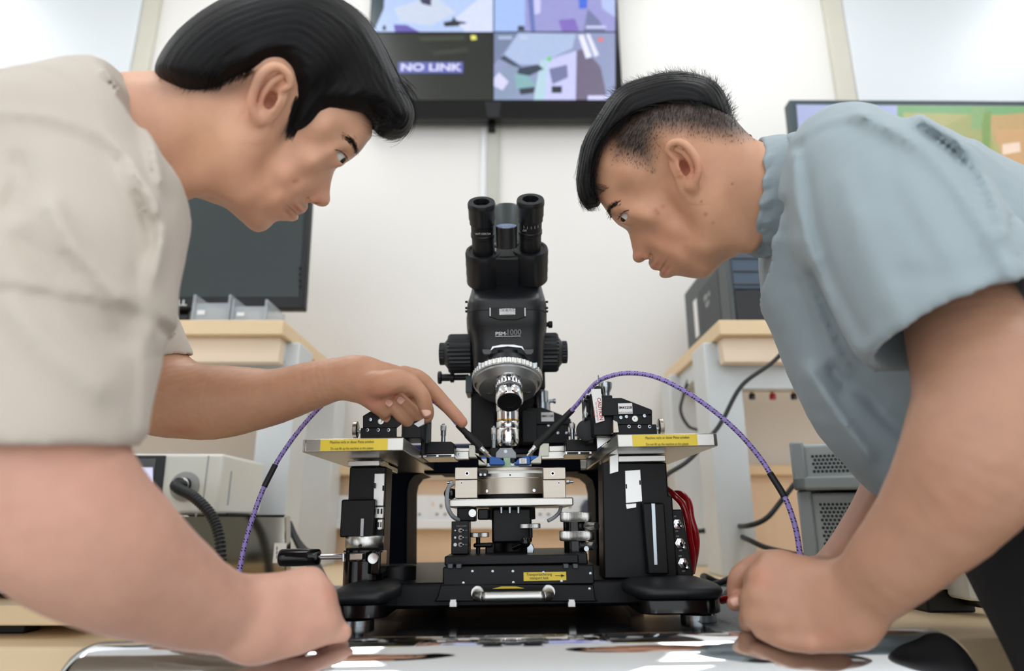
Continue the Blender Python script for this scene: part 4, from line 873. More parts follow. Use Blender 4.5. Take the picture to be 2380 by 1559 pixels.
# binocular head: built in a tilted frame, axis toward the viewer and up
el = math.radians(38); A_ = A3([0,-math.cos(el),math.sin(el)]); U_ = A3([0,math.sin(el),math.cos(el)]); X_ = A3([1.0,0,0])
yh = 0.93
def HP(px, py, y=yh): return G(px,py,y)
cL, cR = HP(1119,560,0.915), HP(1233,560,0.915); ctr = (cL+cR)/2
tr = abs(HP(1119+32,560,.915)[0]-HP(1119,560,.915)[0])
def along(c, a_): return c + A_*a_
for sgn, px, ptop in ((-1,1119,470),(1,1233,463)):
    top = G(px, ptop, 0.865); base = top - A_*0.085
    r_ = 0.0192
    ey = MB(FM).lathe(base, A_, [(0.0165,0),(0.0165,0.030),(0.0178,0.031),(0.0178,0.036),(0.017,0.037),(0.017,0.05),(0.0185,0.052),(0.0185,0.058),(0.0195,0.060),(0.0195,0.076),(0.0202,0.077),(0.0202,0.083),(0.0190,0.0855),(0.0118,0.0855),(0.0112,0.083),(0.0112,0.079)], 56).build('eyepiece', M_micro, t)
    MB(FM).lathe(base, A_, [(0.0112,0.078),(0.0112,0.079),(0.006,0.0803),(0.0001,0.0805)], 32).build('eye_lens', M_glassd, ey)
    nrm = U_*-1.0
    fc = base + A_*0.043 - U_*0.0172
    if sgn < 0: text('WF10X/24', fc+X_*0.001, X_, A_, 0.0050, M_whiteink, ey, fr=FM)
    else:
        text('/24', fc-X_*0.009+U_*0.0015, X_, A_, 0.0045, M_whiteink, ey, fr=FM)
        for q in range(5):
            an = (-0.6+q*0.32); pc = base + A_*0.046 + 0.0172*(X_*math.sin(an)-U_*math.cos(an))
            MB(FM).cyl(pc, pc+A_*0.006, 0.00025, n=6).build('scale_mark', M_whiteink, ey)
    # rubber-grip barrel
    b0 = base - A_*0.052; b1 = base + A_*0.006
    mb = MB(FM); prof = [(0.024,0.0),(0.0275,0.004)] + [(0.0278-(0.0005 if q%2 else 0),0.006+q*0.0075) for q in range(6)] + [(0.0276,0.054),(0.0262,0.058),(0.0225,0.0582),(0.0215,0.056)]
    mb.lathe(b0, A_, prof, 48).build('binocular_barrel', M_micro, t, angle=50)
tb_ = G(1177,535,0.895)
mid = (G(1119,470,.865)+G(1233,463,.865))/2 - A_*0.085
mb = MB(FM); vs_ = []
for q, (a_, hw) in enumerate(((-0.055,0.020),(0.004,0.020))):
    for sx, su in ((-1,-0.022),(1,-0.022),(1,0.03),(-1,0.03)): vs_.append(mid + A_*a_ + X_*sx*hw + U_*su)
mb.add(vs_, [(0,1,2,3),(7,6,5,4),(0,4,5,1),(1,5,6,2),(2,6,7,3),(3,7,4,0)]); mb.build('binocular_bridge', M_micro, t, bevel=0.004)
bc = G(1177,524,0.885)
MB(FM).lathe(bc, A_*0.75+A3([0,0,0.35]), [(0.0152,-0.0015),(0.0152,-0.0005),(0.0145,0),(0.0001,0.0001)], 40).build('badge_cap', mat('badge_blue_grey',(140,152,172),0.25,0.6), t)
MB(FM).lathe(bc, A_*0.75+A3([0,0,0.35]), [(0.0150,-0.032),(0.0155,-0.0014)], 40).build('badge_mount', M_micro, t)
text('HIGH 10', bc+(A_*0.75+A3([0,0,0.35]))*0.0006, X_, np.cross(X_, A_*0.75+A3([0,0,.35]))*-1, 0.0042, M_whiteink, t, fr=FM)
loft('photo_port', [(bc[0],1.0,G(1177,600,1.0)[2],0.03,0.03),(bc[0],1.0,G(1177,496,1.0)[2],0.03,0.03),(bc[0],1.0,G(1177,488,1.0)[2],0.026,0.026)], mat('slate_cap',(42,54,54),0.4), e=0.9)
# head neck: round joint behind the barrels
loft('head_joint', [sec(1100,1256,662,YF+0.012,0.12), sec(1106,1250,648,YF+0.004,0.12), sec(1100,1256,632,YF-0.004,0.13), sec(1104,1252,600,YF+0.0,0.12), sec(1112,1246,560,YF+0.02,0.10)], M_micro, e=0.6)
# ================================================================== micropositioners
def positioner(lab, mirror, dy, label_text, parts):
    pass
def hdisc(name, t, px0, px1, py0, py1, y, axis_sgn, m=M_steel):   # upright disc with its axis along x
    c = G((px0+px1)/2, (py0+py1)/2, y); r_ = abs(G(px0,py0,y)[2]-G(px0,py1,y)[2])/2; w_ = abs(G(px1,py0,y)[0]-G(px0,py0,y)[0])*0.45
    mb = MB(FM); mb.knurl((c[0]-w_/2,y,c[2]), (c[0]+w_/2,y,c[2]), r_, 40, 0.03); mb.build(name, m, t, angle=50)
    MB(FM).cyl((c[0],y,c[2]-r_*0.2), (c[0]-axis_sgn*0.022,y,c[2]-r_*0.2), r_*0.3, n=16).build('drive_shaft', M_zinc, t)
def micrometer(t, px, py0, py1, y, r=0.0042):
    a_, b_ = G(px,py1,y), G(px,py0,y); h_ = b_[2]-a_[2]
    MB(FM).lathe(a_, (0,0,1), [(r*0.75,0),(r*0.75,h_*0.35),(r*0.9,h_*0.36),(r*0.9,h_*0.62)], 24).build('micrometer_sleeve', M_zinc, t)
    mb = MB(FM); mb.knurl(a_+A3([0,0,h_*0.62]), a_+A3([0,0,h_*0.92]), r, 26, 0.06); mb.build('micrometer_thimble', M_alul, t, angle=50)
    MB(FM).cyl(a_+A3([0,0,h_*0.92]), b_, r*0.5, n=16).build('micrometer_cap', M_zinc, t)
def screws(t, pts, y, r=0.0021):
    for px, py in pts: MB(FM).lathe(G(px,py,y), (0,-1,0), [(r,-0.001),(r,0.0004),(r*0.55,0.0005),(r*0.5,-0.0003),(0.0001,-0.0003)], 14).build('screw', M_zinc, t)
def badge(t, px, py, y, r=0.0038):
    MB(FM).lathe(G(px,py,y), (0,-1,0), [(r,-0.001),(r,0.0006),(r*0.82,0.0007),(r*0.78,0.0003),(r*0.5,0.0003),(r*0.45,0.0007),(r*0.2,0.0007),(0.0001,0.0003)], 24).build('lock_badge', M_alul, t)
def caption(t, x0, y0, x1, y1, y, a_, b_=None):
    lb = MB(FM).pbox(x0,y0,x1,y1,y-0.0006,y).build('serial_label', M_paper, t)
    ptext(a_, (x0+x1)/2, y0+(y1-y0)*0.42, y-0.0006, (y1-y0)*0.26, M_ink, lb, bold=0.02)
    if b_: ptext(b_, (x0+x1)/2, y1-(y1-y0)*0.12, y-0.0006, (y1-y0)*0.11, M_ink, lb)
def arm(t, sg, y, pts_metal, brackets, head, tabs, name='probe_arm'):
    for r_ in pts_metal: MB(FM).pbox(*r_, y, y+0.012).build('arm_bar', M_alu, t, bevel=0.0008)
    for b_ in brackets: MB(FM).pprism(b_, y-0.004, y+0.014).build('arm_bracket', M_cream, t, bevel=0.0008)
    for b_ in tabs: MB(FM).pbox(*b_, y-0.002, y+0.006).build('probe_tab', M_blue, t, bevel=0.0006)
    return MB(FM).pprism(head, y-0.003, y+0.010).build('probe_body', M_blue, t, bevel=0.001)
YA = 0.935
# left
t = thing('micropositioner', FM.w(G(890,1014,0.85)), 'black micropositioner on the left platen arm, under the pointing hand', 'micropositioner', 'micropositioners on the platen')
ztopp = zp1
yl_ = 0.83
def zbox(t, name, px0, px1, py0, y0, y1, m, z0, **k):     # box standing on z0, top at pixel row py0
    a_, b_ = G(px0,py0,y0), G(px1,py0,y0); return MB(FM).box(a_[0],b_[0],y0,y1,z0,a_[2]).build(name, m, t, **k)
zbox(t,'base_slide',838,934,994,yl_,0.90,M_black,ztopp,bevel=0.001)
MB(FM).pprism([(843,995),(843,966),(860,956),(932,956),(932,995)], yl_+0.004, 0.895).build('carriage', M_black, t, bevel=0.001)
screws(t, ((854,999),(879,999),(903,999),(861,975)), yl_-0.0002); badge(t, 885, 979, yl_+0.0036)
MB(FM).pprism([(921,994),(934,984),(934,1016),(921,1016)], yl_-0.006, yl_+0.02).build('dovetail_end', M_steel, t, bevel=0.0008)
hdisc('lead_screw_wheel', t, 816, 838, 979, 1018, yl_+0.03, -1)
zbox(t,'cross_slide',936,980,970,yl_+0.01,0.90,M_black,G(950,1018,yl_+0.01)[2],bevel=0.001)
MB(FM).pprism([(962,985),(985,972),(985,985),(972,992)], yl_+0.006, yl_+0.012).build('paper_tag', M_paper, t)
MB(FM).pbox(979,930,989,1056,0.88,0.925).build('upright_plate', M_black, t, bevel=0.001)
MB(FM).pbox(989,930,996,1030,0.885,0.92).build('upright_guide', mat('slate_metal',(64,72,74),0.4,0.5), t, bevel=0.001)
for py in (935,980): MB(FM).lathe(G(996,py,0.89), (1,0,0), [(0.0026,0),(0.0026,0.003),(0.0018,0.0032)], 14).build('screw', M_zinc, t)
MB(FM).pprism([(986,1026),(1048,1026),(1055,1030),(1056,1055),(986,1055)], 0.90, 0.97).build('arm_block', M_black, t, bevel=0.001)
MB(FM).pbox(982,1055,1056,1063,0.895,0.965).build('arm_plate', M_alul, t, bevel=0.0008)
for a_, b_ in ((991,1014),(1019,1049)): MB(FM).pbox(a_,1057,b_,1061,0.8945,0.90).build('plate_window', M_ink, t)
micrometer(t, 1030, 985, 1027, 0.925)
hd = arm(t, 1, YA, [(1054,1041,1092,1049),(1056,1049,1090,1067)], [[(1090,1034),(1104,1034),(1104,1052),(1113,1054),(1113,1066),(1131,1066),(1131,1080),(1112,1080),(1112,1062),(1090,1062)]],
     [(1137,1080),(1137,1064),(1142,1060),(1160,1064),(1173,1072),(1173,1080)], [(1118,1061,1131,1071)])
screws(t, ((1068,1055),), YA-0.0005)
p0, p1 = G(1141,1063,YA), G(1117,1039,YA)
def lerp(a, b, f): return a+(b-a)*f
def connector(t, p0, p1):
    d_ = p1-p0; L_ = np.linalg.norm(d_)
    MB(FM).lathe(p0, d_, [(0.0024,0),(0.0024,L_*0.3),(0.0036,L_*0.32),(0.0036,L_*0.62)], 6).build('connector_nut', M_alul, t)
    MB(FM).lathe(p0, d_, [(0.0031,L_*0.6),(0.0031,L_*0.8),(0.0035,L_*0.82),(0.0035,L_)], 20).build('connector_barrel', M_alul, t)
# right
t = thing('micropositioner', FM.w(G(1470,1008,0.85)), 'black micropositioner on the right platen arm, carrying a white CAUTION tag', 'micropositioner', 'micropositioners on the platen')
zbox(t,'base_slide',1427,1526,987,yl_,0.90,M_black,ztopp,bevel=0.001)
MB(FM).pprism([(1425,963),(1516,963),(1516,987),(1425,987)], yl_+0.003, 0.895).build('carriage', M_black, t, bevel=0.001)
MB(FM).pprism([(1400,925),(1444,924),(1514,951),(1516,954),(1516,964),(1400,966)], yl_+0.002, 0.89).build('body', M_black, t, bevel=0.001)
caption(t, 1437, 937, 1470, 961, yl_+0.002, 'IM43258', 'MADE IN SINGAPORE')
screws(t, ((1462,991),(1486,991),(1510,991),(1443,970),(1456,968),(1498,966)), yl_-0.0002); badge(t, 1476, 973, yl_+0.0028)
MB(FM).pprism([(1425,975),(1436,980),(1440,1005),(1425,1006)], yl_-0.005, yl_+0.02).build('dovetail_end', M_steel, t, bevel=0.0008)
hdisc('lead_screw_wheel', t, 1524, 1547, 972, 1012, yl_+0.03, 1)
MB(FM).pbox(1377,918,1426,1012,0.842,0.93).build('upright_block', M_black, t, bevel=0.0015)
MB(FM).pbox(1364,915,1378,1030,0.87,0.925).build('upright_plate', M_black, t, bevel=0.001)
MB(FM).pprism([(1357,958),(1366,930),(1366,980),(1360,976)], 0.872, 0.89).build('index_plate', M_alul, t, bevel=0.0008)
for px, py in ((1366,920),(1360,930),(1369,963),(1361,974)): MB(FM).lathe(G(px,py,0.868), (-1,-0.4,0), [(0.0028,-0.002),(0.0028,0.003),(0.0018,0.0034)], 14).build('screw', M_zinc, t)
MB(FM).lathe(G(1364,1000,0.87), (-0.2,-1,0), [(0.014,-0.004),(0.014,0.002),(0.012,0.003)], 40).build('side_wheel', M_blackm, t)
a_ = G(1408,916,0.87); MB(FM).lathe(a_, (0,0,1), [(0.005,-0.004),(0.0055,0.002),(0.0085,0.008),(0.009,0.014),(0.0085,0.0155)], 28).build('height_knob', M_zinc, t)
MB(FM).cyl(G(1390,888,0.88), G(1390,872,0.88), 0.0012, n=10).build('spindle_tip', M_zinc, t)
MB(FM).lathe(G(1390,908,0.845), (-0.1,-1,0), [(0.0058,-0.006),(0.006,0.003),(0.005,0.0045)], 28).build('tag_knob', M_black, t)
tg = MB(FM).pprism([(1374,904),(1396,903),(1405,977),(1385,983)], 0.8365, 0.8385).build('caution_tag', M_paper, t)
ud = G(1405,977,0.8364)-G(1396,903,0.8364); ud /= np.linalg.norm(ud); pd = np.cross(ud, A3([0,1.0,0])); pd = pd if pd[2]>0 else -pd
pr = np.cross(A3([0,1.0,0]), ud); pr = pr if pr[0]>0 else -pr
text('CAUTION', G(1394.5,950,0.8362), ud, pr, 0.0064, M_redink, tg, fr=FM, bold=0.015)
text('Do not overtighten', G(1387.5,956,0.8362), ud, pr, 0.0030, M_redink, tg, fr=FM)
text('or damage', G(1381.5,957,0.8362), ud, pr, 0.0030, M_redink, tg, fr=FM)
MB(FM).pprism([(1316,1021),(1388,1021),(1388,1048),(1316,1048)], 0.90, 0.97).build('arm_block', M_black, t, bevel=0.001)
MB(FM).pbox(1313,1048,1376,1056,0.895,0.965).build('arm_plate', M_alul, t, bevel=0.0008)
for q, w_ in ((1318,1344),(1349,1370)): MB(FM).pbox(q,1050,w_,1055,0.8945,0.90).build('plate_window', M_ink, t)
MB(FM).pprism([(1386,1006),(1400,1014),(1420,1012),(1430,1006),(1434,1012),(1388,1044)], 0.865, 0.87).build('support_bracket', M_alul, t, bevel=0.0008)
micrometer(t, 1331, 981, 1021, 0.925)
hd2 = arm(t, -1, YA, [(1276,1036,1312,1049),(1258,1049,1312,1066)], [[(1276,1030),(1276,1060),(1258,1060),(1258,1076),(1234,1076),(1234,1072),(1252,1060),(1256,1030)]],
     [(1194,1079),(1204,1067),(1222,1059),(1228,1059),(1233,1064),(1233,1079)], [(1233,1059,1250,1069)])
lb = MB(FM).pbox(1207,1065,1224,1077,YA-0.0038,YA-0.0028).build('probe_label', M_paper, t)
ptext('SP A', 1215.5, 1069, YA-0.0038, 3.4, M_ink, lb); ptext('NCP1', 1215.5, 1073.6, YA-0.0038, 2.8, M_ink, lb)
# rear
t = thing('micropositioner', FM.w(G(1275,1030,1.08)), 'rear black micropositioner half hidden beside the objective, with a small white label', 'micropositioner', 'micropositioners on the platen')
yr = 1.065
MB(FM).pprism([(1222,947),(1262,947),(1322,970),(1327,974),(1327,986),(1222,986)], yr, 1.12).build('body', M_black, t, bevel=0.001)
MB(FM).pbox(1214,952,1248,1028,yr-0.008,1.10).build('upright_block', M_black, t, bevel=0.001)
MB(FM).pbox(1246,986,1322,1030,yr+0.004,1.11).build('base_slide', M_black, t, bevel=0.001)
caption(t, 1258, 958, 1287, 979, yr, 'IM41158')
screws(t, ((1275,988),(1297,1006),(1317,1006),(1290,986)), yr+0.0035)
hdisc('lead_screw_wheel', t, 1337, 1351, 989, 1022, yr+0.02, 1)
micrometer(t, 1331, 982, 1022, yr-0.005)
MB(FM).lathe(G(1260,948,1.11), (0,0,1), [(0.014,-0.02),(0.014,0.008),(0.011,0.009),(0.011,0.028),(0.0085,0.03)], 32).build('clamp_cylinder', M_zinc, t)
MB(FM).lathe(G(1276,932,1.11), (1,0,0), [(0.003,0),(0.003,0.007),(0.0045,0.008),(0.0045,0.011),(0.003,0.0115)], 16).build('clamp_screw', M_zinc, t)
zlow = G(1270,1030,yr)[2]
MB(FM).box(G(1240,1030,yr)[0], G(1325,1030,yr)[0], yr+0.004, 1.12, zp1, zlow).build('foot_plate', M_navy, t, bevel=0.001)
# sample clamp under the objective
t = thing('probe_clamp', FM.w((xc_,0.96,zA+0.003)), 'small clear and steel clamp under the objective, between both blue probes', 'clamp')
yq = 0.95
MB(FM).pprism([(1152,1064),(1153,1052),(1162,1041),(1190,1041),(1199,1052),(1200,1064)], yq, yq+0.006).build('clear_plate', M_clear, t, bevel=0.0008)
screws(t, ((1175,1049),), yq-0.0005, 0.0024)
MB(FM).pprism([(1170,1064),(1186,1064),(1186,1078),(1190,1086),(1166,1086),(1172,1078)], yq-0.002, yq+0.008).build('green_core', mat('pale_green_board',(166,196,160),0.4), t, bevel=0.0006)
MB(FM).pbox(1188,1066,1196,1075,yq-0.003,yq+0.004).build('dark_chip', M_ink, t, bevel=0.0005)
MB(FM).pbox(1130,1076,1236,1083,yq+0.004,yq+0.012).build('carrier_strip', M_zinc, t, bevel=0.0005)
MB(FM).pbox(1176,1074,1206,1086,yq+0.012,yq+0.02).build('carrier_foot', M_zinc, t)
micrometer(t, 1148, 990, 1042, yq+0.03, 0.0035)
MB(FM).pbox(1140,1040,1158,1076,yq+0.02,yq+0.04).build('micrometer_mount', M_black, t, bevel=0.001)

# ================================================================== purple probe cables
def striped():
    m = bpy.data.materials.new('purple_braid'); m.use_nodes = True; N = m.node_tree.nodes; L = m.node_tree.links; b = N['Principled BSDF']
    b.inputs['Roughness'].default_value = 0.6
    uv = N.new('ShaderNodeUVMap'); uv.uv_map = 'UVMap'; sp = N.new('ShaderNodeSeparateXYZ'); L.new(uv.outputs[0], sp.inputs[0])
    def mth(op, a_, b_=None, c_=None):
        n = N.new('ShaderNodeMath'); n.operation = op
        for i, x in enumerate((a_, b_, c_)):
            if x is None: continue
            if isinstance(x, (int,float)): n.inputs[i].default_value = x
            else: L.new(x, n.inputs[i])
        return n.outputs[0]
    u3 = mth('FRACT', mth('MULTIPLY', sp.outputs[0], 4.0))
    vv = mth('ADD', sp.outputs[1], mth('MULTIPLY', u3, 0.0022))
    ph = mth('FRACT', mth('DIVIDE', vv, 0.0105))
    d1 = mth('LESS_THAN', ph, 0.15); d2 = mth('COMPARE', ph, 0.38, 0.075)
    dash = mth('MAXIMUM', d1, d2); ur = mth('COMPARE', u3, 0.5, 0.27)
    k_ = mth('MULTIPLY', dash, ur)
    nz = N.new('ShaderNodeTexNoise'); nz.inputs['Scale'].default_value = 900; tc = N.new('ShaderNodeTexCoord'); L.new(tc.outputs['Object'], nz.inputs['Vector'])
    mx0 = N.new('ShaderNodeMix'); mx0.data_type = 'RGBA'; mx0.inputs[6].default_value = lin((138,118,190)); mx0.inputs[7].default_value = lin((176,158,226)); L.new(nz.outputs['Fac'], mx0.inputs[0])
    mx = N.new('ShaderNodeMix'); mx.data_type = 'RGBA'; L.new(mx0.outputs[2], mx.inputs[6]); mx.inputs[7].default_value = lin((28,24,44)); L.new(k_, mx.inputs[0])
    L.new(mx.outputs[2], b.inputs['Base Color'])
    bp = N.new('ShaderNodeBump'); bp.inputs['Strength'].default_value = 0.3; bp.inputs['Distance'].default_value = 0.001; L.new(nz.outputs['Fac'], bp.inputs['Height']); L.new(bp.outputs[0], b.inputs['Normal'])
    return m
M_purple = striped()
def probe_cable(lab, boot, pts, s0, s1, tip):
    path = spline([G(*p) for p in pts], 16)
    t = thing('probe_cable', FM.w(path[-1]), lab, 'cable', 'purple probe cables')
    MB(FM).tube(path, 0.0031, 16).build('sheath', M_purple, t, angle=180)
    b0, b1 = G(*boot[0]), G(*boot[1]); d_ = b1-b0; L_ = np.linalg.norm(d_)
    MB(FM).lathe(b0, d_, [(0.0052,0),(0.0055,0.002),(0.0055,L_*0.55),(0.0045,L_*0.62),(0.0042,L_-0.001),(0.0036,L_)], 24).build('strain_relief', M_rubber, t)
    connector(t, G(*tip), b0)
    i0 = min(range(len(path)), key=lambda i: np.linalg.norm(path[i]-G(*s0))); i1 = min(range(len(path)), key=lambda i: np.linalg.norm(path[i]-G(*s1)))
    MB(FM).tube(path[min(i0,i1):max(i0,i1)+1], 0.0039, 14).build('identity_sleeve', mat('sleeve_black',(32,32,36),0.5), t, angle=180)
    return t
probe_cable('purple striped cable arching over the right platen arm and CAUTION tag', ((1245,1037,YA),(1332,951,0.925)),
  [(1325,958,.926),(1345,935,.915),(1385,890,.90),(1425,872,.885),(1468,867,.875),(1520,875,.865),(1580,902,.85),(1650,948,.835),(1715,1004,.82),(1765,1062,.81),(1795,1108,.80),(1825,1158,.79),(1846,1215,.785),(1857,1270,.78),(1860,1320,.775),(1852,1370,.765),(1835,1400,.76)],
  (1790,1098,.80),(1824,1155,.79),(1226,1060,YA))
probe_cable('purple striped cable falling from the pointing hand down the left side', ((1117,1040,YA),(1063,986,0.93)),
  [(1070,993,.931),(1030,950,.93),(980,915,.93),(920,895,.925),(850,893,.92),(790,912,.915),(745,945,.91),(695,1000,.905),(652,1060,.90),(628,1103,.895),(606,1150,.89),(585,1210,.885),(568,1270,.88),(556,1330,.875),(548,1380,.87),(545,1420,.86)],
  (638,1080,.90),(614,1132,.893),(1140,1063,YA))

t = thing('banana_plug', FM.w((G(1690,1392,0.79)[0],0.79,ZG)), 'small red test plug lying on the slab beside the right wrist pad', 'plug')
a_, b_ = G(1676,1395,0.80), G(1697,1390,0.78)
MB(FM).lathe(a_, b_-a_, [(0.003,0),(0.0042,0.002),(0.0042,np.linalg.norm(b_-a_)*0.7),(0.003,np.linalg.norm(b_-a_))], 20).build('plug_body', M_red, t)
MB(FM).tube(spline([a_, G(1660,1398,0.83), G(1640,1392,0.87)],6), 0.0022, 10).build('lead', M_redhose, t, angle=180)
MB(FM).cyl(b_, G(1700,1389,0.776), 0.0022, n=12).build('tip', M_alul, t)
# ================================================================== implicit-surface modelling for people and cloth
def smin(a, b, k):
    h = np.maximum(k-np.abs(a-b), 0)/k
    return np.minimum(a, b) - h*h*k*0.25
def smax(a, b, k): return -smin(-a, -b, k)
BIG = 0.03
class Vol:
    def __init__(s, O, R, lo, hi, h):
        s.O = np.asarray(O, float); s.R = np.asarray(R, float); s.h = h
        s.lo = np.asarray(lo, float)
        s.ax = [np.arange(lo[i], hi[i]+h, h).astype(np.float32) for i in range(3)]
        s.F = np.full([len(a) for a in s.ax], BIG, np.float32); s.pending = []; s.disp = None
    @staticmethod
    def around(pts, pad, h, R=np.eye(3)):
        p = np.asarray(pts) @ R
        lo, hi = p.min(0)-pad, p.max(0)+pad
        return Vol(np.zeros(3), R, lo, hi, h)
    def loc(s, p): return (np.asarray(p, float)-s.O) @ s.R
    def sl(s, lo, hi):
        r = []
        for i in range(3):
            a = int(np.clip(math.floor((lo[i]-s.lo[i])/s.h), 0, len(s.ax[i]))); b = int(np.clip(math.ceil((hi[i]-s.lo[i])/s.h)+1, 0, len(s.ax[i])))
            if b <= a: return None
            r.append(slice(a, b))
        return tuple(r)
    def xyz(s, sl): return s.ax[0][sl[0]][:,None,None], s.ax[1][sl[1]][None,:,None], s.ax[2][sl[2]][None,None,:]
    def comb(s, sl, T, mode, k):
        F = s.F[sl]
        if mode == 'u': s.F[sl] = smin(F, T, k) if k > 0 else np.minimum(F, T)
        elif mode == 's': s.F[sl] = smax(F, -T, k)
        elif mode == 'i': s.F[sl] = smax(F, T, k)
    def tube_field(s, nodes, vdir, ns=5, margin=0.03):
        """nodes: (world pos, a, b): half widths across and along vdir"""
        q = np.array([list(s.loc(n[0]))+[n[1], n[2]] for n in nodes]); q = spline(q, ns)
        vd = np.asarray(vdir, float) @ s.R
        rm = q[:,3:].max()
        sl = s.sl(q[:,:3].min(0)-rm-margin, q[:,:3].max(0)+rm+margin)
        if sl is None: return None, None
        T = np.full([x.stop-x.start for x in sl], BIG, np.float32)
        for i in range(len(q)-1):
            p0, p1 = q[i,:3], q[i+1,:3]; r = max(q[i,3:].max(), q[i+1,3:].max())+margin
            ss = s.sl(np.minimum(p0,p1)-r, np.maximum(p0,p1)+r)
            if ss is None: continue
            ss = tuple(slice(max(a.start,b.start), min(a.stop,b.stop)) for a, b in zip(ss, sl))
            if any(a.stop <= a.start for a in ss): continue
            X, Y, Z = s.xyz(ss)
            d = p1-p0; L = np.linalg.norm(d)+1e-9; t = d/L
            v = vd - t*np.dot(vd, t); v /= np.linalg.norm(v)+1e-9; u = np.cross(t, v)
            dx, dy, dz = X-np.float32(p0[0]), Y-np.float32(p0[1]), Z-np.float32(p0[2])
            al = (dx*np.float32(t[0])+dy*np.float32(t[1])+dz*np.float32(t[2]))
            f = np.clip(al/np.float32(L), 0, 1)
            w = al - f*np.float32(L)
            cu = dx*np.float32(u[0])+dy*np.float32(u[1])+dz*np.float32(u[2]); cv = dx*np.float32(v[0])+dy*np.float32(v[1])+dz*np.float32(v[2])
            a = q[i,3]+(q[i+1,3]-q[i,3])*f; b = q[i,4]+(q[i+1,4]-q[i,4])*f; mn = np.minimum(a, b)
            D = (np.sqrt((cu/a)**2+(cv/b)**2+(w/mn)**2)-1)*mn
            lc = tuple(slice(x.start-y.start, x.stop-y.start) for x, y in zip(ss, sl))
            T[lc] = np.minimum(T[lc], D)
        return sl, T
    def tube(s, nodes, vdir=(0,1,0), k=0.008, mode='u', ns=5):
        sl, T = s.tube_field(nodes, vdir, ns, max(0.02, k*1.5))
        if sl is not None: s.comb(sl, T, mode, k)
    def ell(s, c, r, axes=None, k=0.005, mode='u'):
        """ellipsoid; axes = world 3x3 (columns) or None for the volume's own axes"""
        c = s.loc(c); r = np.asarray(r, float); A = np.eye(3) if axes is None else s.R.T @ np.asarray(axes)
        m = r.max()+k*1.5+0.004; sl = s.sl(c-m, c+m)
        if sl is None: return
        X, Y, Z = s.xyz(sl); D = 0
        for i in range(3):
            q = ((X-c[0])*A[0,i]+(Y-c[1])*A[1,i]+(Z-c[2])*A[2,i])/r[i]; D = D+q*q
        s.comb(sl, ((np.sqrt(D)-1)*r.min()).astype(np.float32), mode, k)
    def sleeve(s, nodes, planes, vdir, th=0.006, k=0.02, hollow=True, ns=5, depth=0.05):
        """open ended cloth tube: planes = [(world point, world outward normal)]"""
        sl, T = s.tube_field(nodes, vdir, ns, 0.03)
        if sl is None: return
        X, Y, Z = s.xyz(sl); T0 = T.copy(); Hm = None
        for p, n in planes:
            p = s.loc(p); n = np.asarray(n, float) @ s.R; n = n/np.linalg.norm(n)
            H = (X-p[0])*n[0]+(Y-p[1])*n[1]+(Z-p[2])*n[2]
            H = H.astype(np.float32); T = smax(T, H, 0.002); Hm = -(H+depth) if Hm is None else np.minimum(Hm, -(H+depth))
        s.F[sl] = smin(s.F[sl], T, k)
        if hollow: s.pending.append((sl, T0, Hm, th))
    def pix(s):
        """pixel coordinates of every grid point (to lay folds where the cloth shows them)"""
        X, Y, Z = [a.astype(np.float32) for a in s.xyz((slice(None),)*3)]
        R, O = s.R, s.O-CAM
        w = [O[i]+X*R[i,0]+Y*R[i,1]+Z*R[i,2] for i in range(3)]
        dep = w[1]*_cp+w[2]*_sp; up = -w[1]*_sp+w[2]*_cp
        return (W_/2+F_*w[0]/dep).astype(np.float32), (H_/2-F_*up/dep).astype(np.float32), dep.astype(np.float32)
    def folds(s, lst, near=0.014):
        px, py, dep = s.pix(); act = np.abs(s.F) < near
        a, b = px[act], py[act]; tot = np.zeros_like(a)
        for pts, wd, amp in lst:
            p = spline(pts, 3).astype(np.float32); D = np.full_like(a, 1e9)
            for i in range(len(p)-1):
                d = p[i+1]-p[i]; L2 = d@d+1e-9
                t = np.clip(((a-p[i,0])*d[0]+(b-p[i,1])*d[1])/L2, 0, 1)
                D = np.minimum(D, (a-p[i,0]-t*d[0])**2+(b-p[i,1]-t*d[1])**2)
            tot += amp*np.exp(-D/(wd*wd))
        s.F[act] -= tot; s._acc(act, tot)
    def bumps(s, amp, scale, seed=0, near=0.014, n=7):
        act = np.abs(s.F) < near; rng = np.random.RandomState(seed)
        X, Y, Z = np.broadcast_arrays(*s.xyz((slice(None),)*3)); x, y, z = X[act], Y[act], Z[act]; tot = 0
        for i in range(n):
            d = rng.randn(3); d /= np.linalg.norm(d); f = scale*(0.6+rng.rand()*1.4)
            tot = tot + np.sin((x*d[0]+y*d[1]+z*d[2])*f + rng.rand()*6.28 + 1.5*np.sin((x*d[1]+y*d[2]+z*d[0])*f*0.6))/n
        tot = (amp*tot*2).astype(np.float32); s.F[act] -= tot; s._acc(act, tot)
    def _acc(s, act, tot):
        if not s.pending: return
        if s.disp is None: s.disp = np.zeros_like(s.F)
        s.disp[act] += tot
    def mesh(s, smooth=2):
        for sl, T0, Hm, th in s.pending:
            d = s.disp[sl] if s.disp is not None else 0
            s.F[sl] = smax(s.F[sl], -smax(T0+th-d, Hm, 0.01), 0.002)
        v, q = surface_nets(s.F)
        for _ in range(smooth): v = relax(v, q)
        v = v*s.h + s.lo
        return v @ s.R.T + s.O, q
